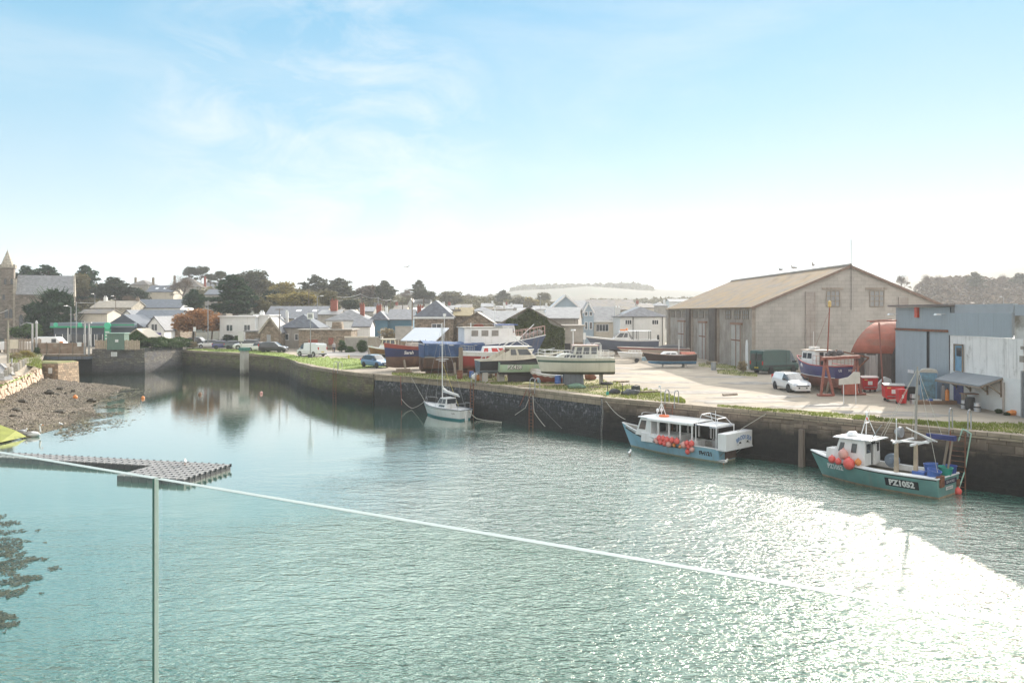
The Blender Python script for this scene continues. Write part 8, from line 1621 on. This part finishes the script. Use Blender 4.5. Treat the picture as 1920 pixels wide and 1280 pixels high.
# dark iron mooring rings / bollard
# ---------------------------------------------------------------- things standing on the quay, right
def at(u, v, z=Q): p = G(u, v, z); return (p.x, p.y, z)
def wheelie(label, u, v, big, rz, name='wheelie_bin', lid=None):
    t = thing(name, label, 'bin', at(u, v), radians(rz))
    if big:
        mb = MB(); mb.prism([(-.5, .2), (.5, .2), (.62, .35), (.68, 1.18), (-.68, 1.18), (-.62, .35)], -.5, .5, 'y'); mb.build('body', red_bin, t, bevel=.03); mb = MB(); mb.grid(lambda a, b: (lerp(-.72, .72, a), lerp(-.56, .56, b), 1.2+.13*sin(pi*b)), 3, 8); l_ = mb.build('lid', lid or black_m, t); l_.modifiers.new('s', 'SOLIDIFY').thickness = .04
        for sx in (-1, 1):
            for sy in (-1, 1): mb = MB(); mb.lathe([(.1, -.03), (.1, .03)], (sx*.45, sy*.4, .1), 10, 'y'); mb.bar((sx*.45, sy*.4, .1), (sx*.45, sy*.4, .25), .05); mb.build('wheel', tyre, t)
        mb = MB(); mb.box(-.2, .18, -.512, -.503, .6, .9); mb.build('sticker', white, t); mb = MB(); mb.box(-.5, -.25, -.512, -.503, .98, 1.05); mb.build('yellow_sticker', rope_yellow, t); mb = MB(); mb.box(-.5, .5, -.56, -.503, .38, .43); mb.build('lift_bar', steel, t)
    else:
        mb = MB(); mb.box(-.24, .24, -.27, .27, .06, 1.0, -.05, -.05); mb.build('body', red_bin, t, bevel=.03); mb = MB(); mb.box(-.31, .31, -.34, .34, 1.003, 1.07, .03, .03); mb.build('lid', lid or red_bin, t)
        for s in (-1, 1): mb = MB(); mb.lathe([(.1, -.03), (.1, .03)], (s*.22, .25, .1), 10, 'x'); mb.build('wheel', tyre, t)
        mb = MB(); mb.box(-.1, .02, -.325, -.31, .45, .68); mb.build('sticker', white, t)
wheelie('large red wheeled bin with pale lid beside the navy boat', 1626, 734, True, 4, lid=mk('pale_lid', (.55, .45, .42), .5, .1, 2)); wheelie('large red wheeled bin with dark lid nearer the portable toilet', 1674, 752, True, -12, lid=mk('grey_black_lid', (.22, .22, .22), .5, .1, 2)); wheelie('tall narrow red wheelie bin in front of the large bin', 1690, 757, False, 0)
t = thing('wheelie_bin', 'black wheelie bin right of the red ones', 'bin', at(1706, 751)); mb = MB(); mb.box(-.25, .25, -.27, .27, .05, .98, -.04, -.04); mb.build('body', black_m, t); mb = MB(); mb.box(-.32, .32, -.34, .34, .983, 1.05); mb.build('lid', black_m, t)
def keg(label, u, v, h=.58, g='metal kegs by the wall'):
    t = thing('beer_keg', label, 'keg', at(u, v)); mb = MB(); mb.lathe([(.2, 0), (.2, .06), (.185, .08), (.205, .12), (.205, h*.4), (.215, h*.42), (.205, h*.44), (.205, h-.12), (.185, h-.08), (.2, h-.06), (.2, h), (.17, h), (.17, h-.05)], n=18); mb.build('shell', mk('keg_steel', (.55, .56, .58), .3, .1, 4, metal=.7), t); mb = MB(); mb.lathe([(.208, h*.45), (.208, h*.6)], n=18); mb.build('dark_band', black_m, t)
keg('steel keg left of the wooden crate at awning', 1808, 766); keg('steel keg in front of the black barrel, rightmost', 1832.5, 771.5); keg('steel keg behind the narrow red bin', 1712, 757, .7)
t = thing('barrel', 'black plastic barrel between the two kegs', 'barrel', at(1819, 768)); mb = MB(); mb.lathe([(.27, 0), (.3, .1), (.3, .75), (.27, .85)], n=18); mb.build('drum', black_m, t)
t = thing('workbench', 'small wooden crate table under the awning by the door', 'table', at(1824, 763.5)); mb = MB(); mb.box(-.75, .55, -.3, .3, .92, .97); mb.build('top', mk('orange_brown_board', (.35, .2, .13), .7, .2, 2), t); mb = MB(); mb.box(.35, .5, -.28, .28, 0, .917); mb.build('side_panel', cream, t); mb = MB(); mb.box(-.65, -.55, -.28, .28, 0, .917); mb.build('side_panel', wood_old, t)
# portable toilet
t = thing('portable_toilet', 'faded blue portable toilet cabin beside the corrugated shed', 'portable toilet', at(1741, 751.5), radians(-28)); pt = mk('toilet_blue', (.17, .30, .44), .6, .12, 1.5, streak=(.12, .15, .14), sa=1); mb = MB(); mb.box(-.56, .56, -.58, .58, .1, 2.12); mb.build('cabin', pt, t, bevel=.03)
mb = MB(); mb.prism([(-.62, 2.123), (.62, 2.123), (.5, 2.3), (.2, 2.38), (-.2, 2.38), (-.5, 2.3)], -.63, .63, 'y'); mb.build('roof', mk('translucent_roof', (.45, .43, .38), .6, .1, 2), t)
mb = MB(); mb.box(-.44, .44, -.61, -.585, .2, 2.02); mb.build('door', mk('grimy_blue_door', (.14, .28, .38), .6, .2, 2, col2=(.08, .1, .08), mix=.42, sc2=1.4), t); mb = MB(); mb.box(-.62, .62, -.66, .66, 0, .1); mb.build('base', black_m, t)
mb = MB(); mb.box(-.64, -.57, -.45, -.1, 1.2, 1.9); mb.build('vent', black_m, t)
for k, (u, v, c, lb) in enumerate([(1768, 753, mk('grey_cylinder', (.42, .4, .4), .5, .1, 3), 'grey gas cylinder standing beside the toilet cabin'), (1776, 757, float_orange, 'orange gas cylinder nearest the camera by the blue door')]):
    t = thing('gas_cylinder', lb, 'gas cylinder', at(u, v)); mb = MB(); h = 1.05 if k else 1.2; mb.lathe([(.13, 0), (.14, .05), (.14, h-.15), (.09, h-.04), (.04, h)], n=14); mb.build('shell', c, t, smooth=True); mb = MB(); mb.lathe([(.035, h), (.035, h+.1)], n=8); mb.build('valve', rust, t)
t = thing('raised_bed', 'low rusty timber tray of clutter before the toilet cabin', 'tray', at(1750, 757)); mb = MB(); mb.box(-1.4, 1.5, -.35, .35, 0, .25); mb.build('frame', mk('rusty_timber', (.22, .14, .09), .85, .2, 3), t); mb = MB(); mb.box(-.4, .5, -.2, .2, .255, .33); mb.build('white_scraps', white, t)
mb = MB(); mb.lathe([(.14, 0), (.18, .36)], n=14); o = mb.build('bucket', blue_tub); o.location = at(1744.5, 757.5); tag(o, 'small blue bucket before the toilet cabin', 'bucket')
mb = MB(); mb.rock((0, 0, .15), (.75, .5, .35), 5); o = mb.build('float_buoy', float_orange, smooth=True); o.location = at(1896, 778); tag(o, 'orange float lying in weeds by the white wall corner', 'float')
# boxes, board, crate beside the navy boat
t = thing('chest_freezer', 'pair of grubby white cabinets stacked beside the red bin', 'cabinet', at(1578, 735)); mb = MB(); mb.box(-.62, -.05, -.35, .35, 0, .75); mb.build('left_cabinet', mk('grimy_white', (.5, .5, .45), .6, .15, 2, streak=(.25, .24, .2)), t); mb = MB(); mb.box(-.03, .66, -.35, .35, 0, 1.15); mb.build('right_cabinet', MATS['grimy_white'], t)
mb = MB(); mb.box(-.5, .12, -.3, -.25, 1.16, 2.0, .0, 0, .1); mb.build('leaning_white_board', white, t)
t = thing('sign_board', 'grey-white metal board on two thin legs by the red bin', 'board', at(1593, 757)); 
for x in (-.42, .45): mb = MB(); mb.tube([(x, 0, 0), (x, .05, 1.5)], .028, 5); mb.build('leg', white, t)
mb = MB(); mb.prism([(-.75, 1.35), (.75, 1.45), (.75, 2.25), (.35, 2.3), (-.1, 1.9), (-.75, 1.75)], .0, .06, 'y'); mb.build('board', mk('bleached_sheet', (.55, .54, .5), .7, .12, 2), t)
t = thing('red_crate', 'worn red crate under the leaning grey board', 'crate', at(1594, 740)); mb = MB(); mb.box(-.55, .5, -.3, .3, .05, 1.05); mb.build('box', mk('worn_red', (.42, .12, .08), .7, .2, 2), t)
mb = MB(); mb.prism([(-.9, 0), (.9, .3), (.75, 1.0), (.2, 1.2), (-.8, .4)], -.1, .1, 'y'); o = mb.build('dinghy_hull', white); o.location = at(1655, 733); o.rotation_euler = (0, 0, .3); tag(o, 'old white dinghy hull leaning on the dark hut', 'dinghy')
# pallets, timber, pots and bags on the grass edge
def rocky(label, u, v, s, mat, seed, name, cat, z=.0, group=None):
    mb = MB(); mb.rock((0, 0, s[2]*.4), s, seed, 10); o = mb.build(name, mat, smooth=True); o.location = at(u, v, Q+z); tag(o, label, cat, group)
rocky('white sack on the grass below the red yacht', 894, 713, (1.0, .7, .9), white, 2, 'sack', 'sack'); rocky('orange net bag on the grass beside white sack', 902, 714.5, (1.1, .7, .75), mk('orange_netting', (.5, .2, .06), .9, .3, 6), 3, 'net_bag', 'net bag')
mb = MB(); mb.lathe([(.2, 0), (.22, .05), (.22, .7), (.2, .75)], n=12); o = mb.build('jerry_can', blue_tub); o.location = at(884, 710); tag(o, 'blue plastic drum left of the white sack', 'drum')
rocky('black bin bag on the grass between two small posts', 1152, 739, (.95, .6, .5), black_m, 6, 'bin_bag', 'bag'); rocky('grey-black heap of sacks on the grass near the ladder hoops', 1182, 741, (1.5, .8, .55), mk('dark_sacking', (.08, .085, .09), .8, .5, 5), 8, 'sack_heap', 'sacks')
t = thing('lobster_pot', 'dark square lobster pot on top of the heap of sacks', 'lobster pot', at(1192, 739.5)); mb = MB(); mb.box(-.33, .33, -.25, .25, .28, .68, .02, .02); mb.build('frame', mk('netted_black', (.05, .055, .06), .9, .4, 12), t); mb = MB(); mb.tube([(-.3, -.25, .7), (0, -.25, .78), (.3, -.25, .7)], .025, 5); mb.build('handle', steel_dark, t)
for k, (u, v, lb) in enumerate([(1139, 741, 'small dark post with green base on the quay edge'), (1167, 741, 'thin dark post beside the heap of sacks')]):
    t = thing('marker_post', lb, 'post', at(u, v)); mb = MB(); mb.tube([(0, 0, 0), (0, 0, .95)], .03, 6); mb.build('rod', steel_dark, t); mb = MB(); mb.lathe([(.12, 0), (.1, .3)], n=8); mb.build('base', green_tub if k == 0 else black_m, t)
t = thing('timber_baulk', 'dark timber beam on the grass near the ladder hoops', 'timber', at(1212, 737.5), radians(8)); mb = MB(); mb.box(-1.0, 1.2, -.1, .1, 0, .2); mb.build('beam', wood_old, t)
t = thing('timber_baulk', 'timber blocks lying beneath the navy wooden boat', 'timber', at(755, 699.5), radians(10)); mb = MB(); mb.box(-1.0, 1.0, -.3, .3, 0, .28); mb.box(-.7, .8, -.25, .25, .283, .5); mb.build('beams', wood_old, t)
t = thing('wooden_spar', 'long pale spar lying on the grass below the covered dinghy', 'spar', at(1020, 724), radians(16)); mb = MB(); mb.tube([(-2.4, 0, .1), (2.4, 0, .14)], .07, 6); mb.build('pole', wood_pale, t)
mb = MB(); n = 14; mb.tube([(.42*cos(2*pi*k/n), .42*sin(2*pi*k/n), .14) for k in range(n)], .14, 7, closed=True); o = mb.build('old_tyre', tyre); o.location = at(1138, 722); tag(o, 'black tyre lying on the yard edge right of green-striped cruiser', 'tyre')
rocky('pile of pale netting on the grass by the quay ladder', 992, 722, (1.3, .7, .3), mk('pale_netting', (.45, .42, .22), .95, .3, 8), 12, 'fishing_net', 'net'); rocky('rusty debris heap beneath the green-striped cruiser stern', 1106, 713, (1.1, .7, .8), rust, 14, 'scrap_heap', 'scrap')
mb = MB(); mb.lathe([(.16, 0), (.2, .5), (.08, .55), (.08, .65)], n=12); o = mb.build('fuel_can', mk('pale_blue_plastic', (.25, .4, .5), .5, .1, 2)); o.location = at(1011, 718); tag(o, 'pale blue container beside the covered dinghy', 'container')
mb = MB(); mb.box(-.3, .3, -.25, .25, 0, .5); o = mb.build('fuel_can', mk('pale_blue_plastic', (.25, .4, .5))); o.location = at(1208, 676); tag(o, 'pale blue box between the dinghy trailer and dark sailing boat', 'box')
mb = MB(); mb.box(-.1, .1, -.1, .1, 0, .5); o = mb.build('marker_stone', rope_yellow); o.location = at(654, 672); tag(o, 'small yellowish marker stone at the edge of the lawn', 'marker')
# more clutter between the laid-up boats
def pallet(label, u, v, n=1, rz=0.):
    t = thing('pallet_stack' if n > 1 else 'pallet', label, 'pallet', at(u, v), radians(rz)); mb = MB()
    for k in range(n):
        z = k*.15
        for j in range(7): mb.box(-.6, .6, -.5+j*.155, -.5+j*.155+.1, z+.11, z+.13)
        for j in (-.55, -.05, .45): mb.box(j, j+.1, -.5, .53, z, z+.11)
    mb.build('boards', mk('pallet_wood', (.36, .29, .2), .85, .25, 4), t)
pallet('stack of wooden pallets between red yacht and blackened cruiser', 912, 709, 4, 12); pallet('single wooden pallet lying on the yard right of the green-striped cruiser', 1165, 716, 1, 30); pallet('low stack of pallets in the shade behind the dark sailing boat', 1335, 684, 3, 5)
for k, (u, v, m_, lb) in enumerate([(862, 711, rust, 'rusty oil drum under the stern of the tarpaulined trawler'), (1046, 722, blue_tub, 'blue drum beside the covered dinghy trestle'), (1128, 700, black_m, 'black drum behind the green-striped cruiser'), (1338, 694, mk('grey_drum', (.3, .32, .34), .5, .2, 3), 'grey drum against the warehouse door rail')]):
    t = thing('oil_drum', lb, 'drum', at(u, v)); mb = MB(); mb.lathe([(.28, 0), (.29, .02), (.28, .04), (.28, .28), (.295, .3), (.28, .32), (.28, .58), (.295, .6), (.28, .62), (.28, .86), (.29, .88), (.26, .87)], n=16); mb.build('shell', m_, t, smooth=True)
for k, (u, v, w_, lb) in enumerate([(835, 704, 1.6, 'planks lying under the tarpaulined trawler'), (1120, 727, 1.8, 'grey planks on the grass right of the concrete support'), (1366, 741, 1.4, 'two planks left on the yard before the white car')]):
    t = thing('plank_pile', lb, 'planks', at(u, v), radians(20*k-15)); mb = MB()
    for j in range(4): mb.bar((-w_/2+.1*j, -.25+.16*j, .04+.05*(j % 2)), (w_/2+.07*j, -.22+.13*j, .06+.05*(j % 2)), .14, .05)
    mb.build('planks', wood_old, t)
t = thing('step_ladder', 'aluminium ladder leaning on the red yacht hull', 'ladder', at(905, 709), radians(-8)); mb = MB()
for s in (-.2, .2): mb.bar((s, 0, 0), (s, .8, 2.7), .05)
for j in range(9): mb.bar((-.2, .8*(j+.7)/10, .27*(j+.7)), (.2, .8*(j+.7)/10, .27*(j+.7)), .035)
mb.build('frame', mk('aluminium', (.6, .6, .6), .35, .05, 3, metal=.6), t)
mb = MB(); mb.rock((0, 0, .15), (1.5, .9, .6), 77); o = mb.build('rope_coil', mk('heaped_green_rope', (.12, .2, .14), .95, .4, 8)); o.location = at(1080, 729); tag(o, 'heap of green rope and net on grass before the keel block', 'rope')
# ---------------------------------------------------------------- weeds, people and birds
for u, v, lb, s in ((1872, 775, 'dark weeds growing at the foot of the white wall', 18), (1790, 756, 'dark weeds beside the violet door', 12), (1888, 779, 'weed tuft beside the orange float', 14)):
    B('bush', f_hedge, lb, u, v-s*.6, v, s, G(u, v, Q).y, size=.12)
def person():
    p = G(626, 661.5, Q); t = thing('person', 'person in pale grey top and dark trousers walking by the ivy', 'person', (p.x, p.y, Q+.03), radians(20))
    V = [(0, 0, .95), (0, 0, 1.2), (0, 0, 1.42), (0, 0, 1.53), (0, 0, 1.66), (.1, 0, .9), (.13, .08, .5), (.12, .0, .08), (.12, -.14, .03), (-.1, 0, .9), (-.12, -.12, .5), (-.12, -.04, .08), (-.12, -.17, .03), (.2, 0, 1.4), (.26, .03, 1.12), (.24, -.06, .88), (-.2, 0, 1.4), (-.26, .03, 1.12), (-.24, -.08, .88), (.24, -.08, .8), (-.24, -.1, .8)]
    E = [(0, 1), (1, 2), (2, 3), (3, 4), (0, 5), (5, 6), (6, 7), (7, 8), (0, 9), (9, 10), (10, 11), (11, 12), (2, 13), (13, 14), (14, 15), (2, 16), (16, 17), (17, 18), (15, 19), (18, 20)]
    R = [.15, .15, .16, .06, .11, .1, .07, .05, .045, .1, .07, .05, .045, .08, .05, .04, .08, .05, .04, .04, .04]
    me = bpy.data.meshes.new('body'); me.from_pydata(V, E, []); me.update(); o = bpy.data.objects.new('body', me); COL.objects.link(o); o.parent = t
    sk = o.modifiers.new('skin', 'SKIN'); 
    for k, r in enumerate(R): me.skin_vertices[0].data[k].radius = (r, r*.8)
    me.skin_vertices[0].data[0].use_root = True; o.modifiers.new('sub', 'SUBSURF').levels = 1; me.materials.append(mk('skin_tone', (.45, .3, .23), .6, .05, 2))
    mb = MB(); mb.lathe([(.165, .88), (.19, 1.0), (.185, 1.2), (.21, 1.38), (.1, 1.5)], n=14, sq=(1.05, .8)); mb.build('grey_top', mk('pale_grey_top', (.4, .38, .38), .9, .1, 3), t, smooth=True)
    for s in (-1, 1): mb = MB(); mb.tube([(s*.1, 0, .95), (s*.125, .08*s, .5), (s*.12, -.02, .1)], .115, 10, .07); mb.build('trouser_leg', mk('dark_trousers', (.04, .045, .07), .9, .1, 3), t, smooth=True)
    for s in (-1, 1): mb = MB(); mb.tube([(s*.19, 0, 1.42), (s*.265, .03, 1.12), (s*.245, -.06, .9)], .075, 8, .055); mb.build('sleeve', MATS['pale_grey_top'], t, smooth=True)
    mb = MB(); mb.ball((0, .015, 1.70), .115, 10); mb.build('hair', mk('grey_hair', (.3, .28, .26), .9, .1, 4), t, smooth=True)
person()
def bird(label, loc, rz, s=1., mat=None, name='gull', cat='gull', swan=False, fly=False, group=None):
    t = thing(name, label, cat, loc, rz, group); w = mat or mk('gull_white', (.75, .75, .73), .8, .05, 4); g = mk('gull_grey', (.35, .37, .4), .8, .08, 4)
    if swan:
        mb = MB(); mb.lathe([(.01, -.75), (.14, -.55), (.27, -.15), (.29, .2), (.2, .45), (.06, .58)], (0, 0, .16), 14, 'x', (1, .8)); mb.build('body', w, t, smooth=True); mb = MB(); mb.tube([(.45, 0, .2), (.62, 0, .38), (.58, 0, .6), (.55, 0, .82), (.62, 0, .95), (.72, 0, .93)], .07, 8, .05); mb.build('neck_and_head', w, t, smooth=True); mb = MB(); mb.tube([(.74, 0, .92), (.88, 0, .87)], .03, 6, .012); mb.build('beak', float_orange, t)
        for sd in (-1, 1): mb = MB(); mb.lathe([(.01, -.7), (.1, -.45), (.17, 0), (.05, .35)], (-.05, sd*.17, .24), 10, 'x', (.45, 1)); mb.build('wing', mk('swan_grey', (.5, .49, .47), .9, .1, 4), t, smooth=True)
        return
    mb = MB(); mb.lathe([(.005, -.26), (.045, -.18), (.085, -.03), (.08, .08), (.045, .15), (.005, .19)], (0, 0, .16*s), 10, 'x', (1, 1)); mb.ball((.17, 0, .25*s), .048, 8); mb.tube([(.1, 0, .18*s), (.17, 0, .25*s)], .045, 6); mb.build('body', w, t, smooth=True)
    mb = MB(); mb.tube([(.21, 0, .245*s), (.27, 0, .235*s)], .014, 5, .006); mb.build('beak', rope_yellow, t)
    if fly:
        for sd in (-1, 1): mb = MB(); mb.add([(.06, sd*.04, .2), (.02, sd*.35, .34), (-.12, sd*.75, .30), (-.12, sd*.32, .28), (-.1, sd*.04, .19)], [(0, 1, 2, 3, 4)]); o = mb.build('wing', g, t); o.modifiers.new('s', 'SOLIDIFY').thickness = .015
    else:
        for sd in (-1, 1): mb = MB(); mb.lathe([(.004, -.3), (.03, -.15), (.05, 0), (.01, .1)], (0, sd*.055, .18*s), 8, 'x', (.6, 1)); mb.build('wing', g, t, smooth=True)
        for sd in (-1, 1): mb = MB(); mb.tube([(0, sd*.03, .1), (0, sd*.03, -.02)], .008, 4); mb.build('leg', float_orange, t)
    t.scale = (s*1.25,)*3
p = G(61, 818, 0); bird('grey-white swan swimming beside the green slipway', (p.x, p.y, 0), 0, swan=True, name='swan', cat='swan')
p = G(43, 816, .05); bird('white gull standing on the end of the green slipway', (p.x, p.y, .1), .3, 1.2); p = G(114, 799, .1); bird('white gull standing on the weedy beach edge', (p.x, p.y, .08), 2.6)
p = G(1357, 870, 0); bird('white gull floating beside the pale blue boat stern', (p.x, p.y, -.06), 0, 1.1); p = C1+dB*2.6+dA*.9; bird('small gull resting on the pontoon corner', (p.x, p.y, .36), 2.)
p = G(1181, 853, 0); bird('gull floating just off the pale blue boat bow', (p.x, p.y, -.06), 1.2, 1.1)
p = P(763, 505, 150); bird('lone bird flying in the sky above the town', tuple(p), .8, 1.5, fly=True)
bpy.context.view_layer.update()
for k, (y, lb) in enumerate(((22., 'gull on the warehouse ridge, farthest of the three'), (17., 'gull on the warehouse ridge, middle one'), (10.5, 'gull on the warehouse ridge, nearest of the three'))):
    q = wh.matrix_world @ Vector((21.7/2, y, 11.75+.33)); bird(lb, tuple(q), 2.+k, 1.5, mk('gull_dusky', (.45, .43, .42), .8, .05, 4))
HAZE = .0003
# ---------------------------------------------------------------- haze
hz = MB(); hz.box(-2400, 2400, -120, 1520, -3.4, 100)
hmz = bpy.data.materials.new('haze'); hmz.use_nodes = True; nt = hmz.node_tree; nt.nodes.remove(nt.nodes['Principled BSDF'])
pv = nt.nodes.new('ShaderNodeVolumePrincipled'); pv.inputs['Color'].default_value = (.93, .96, 1, 1); pv.inputs['Density'].default_value = HAZE; pv.inputs['Anisotropy'].default_value = .35
nt.links.new(pv.outputs[0], nt.nodes['Material Output'].inputs['Volume'])
if HAZE: tag(hz.build('haze', hmz, uv=False), 'pale haze in the air over the harbour', kind='stuff')
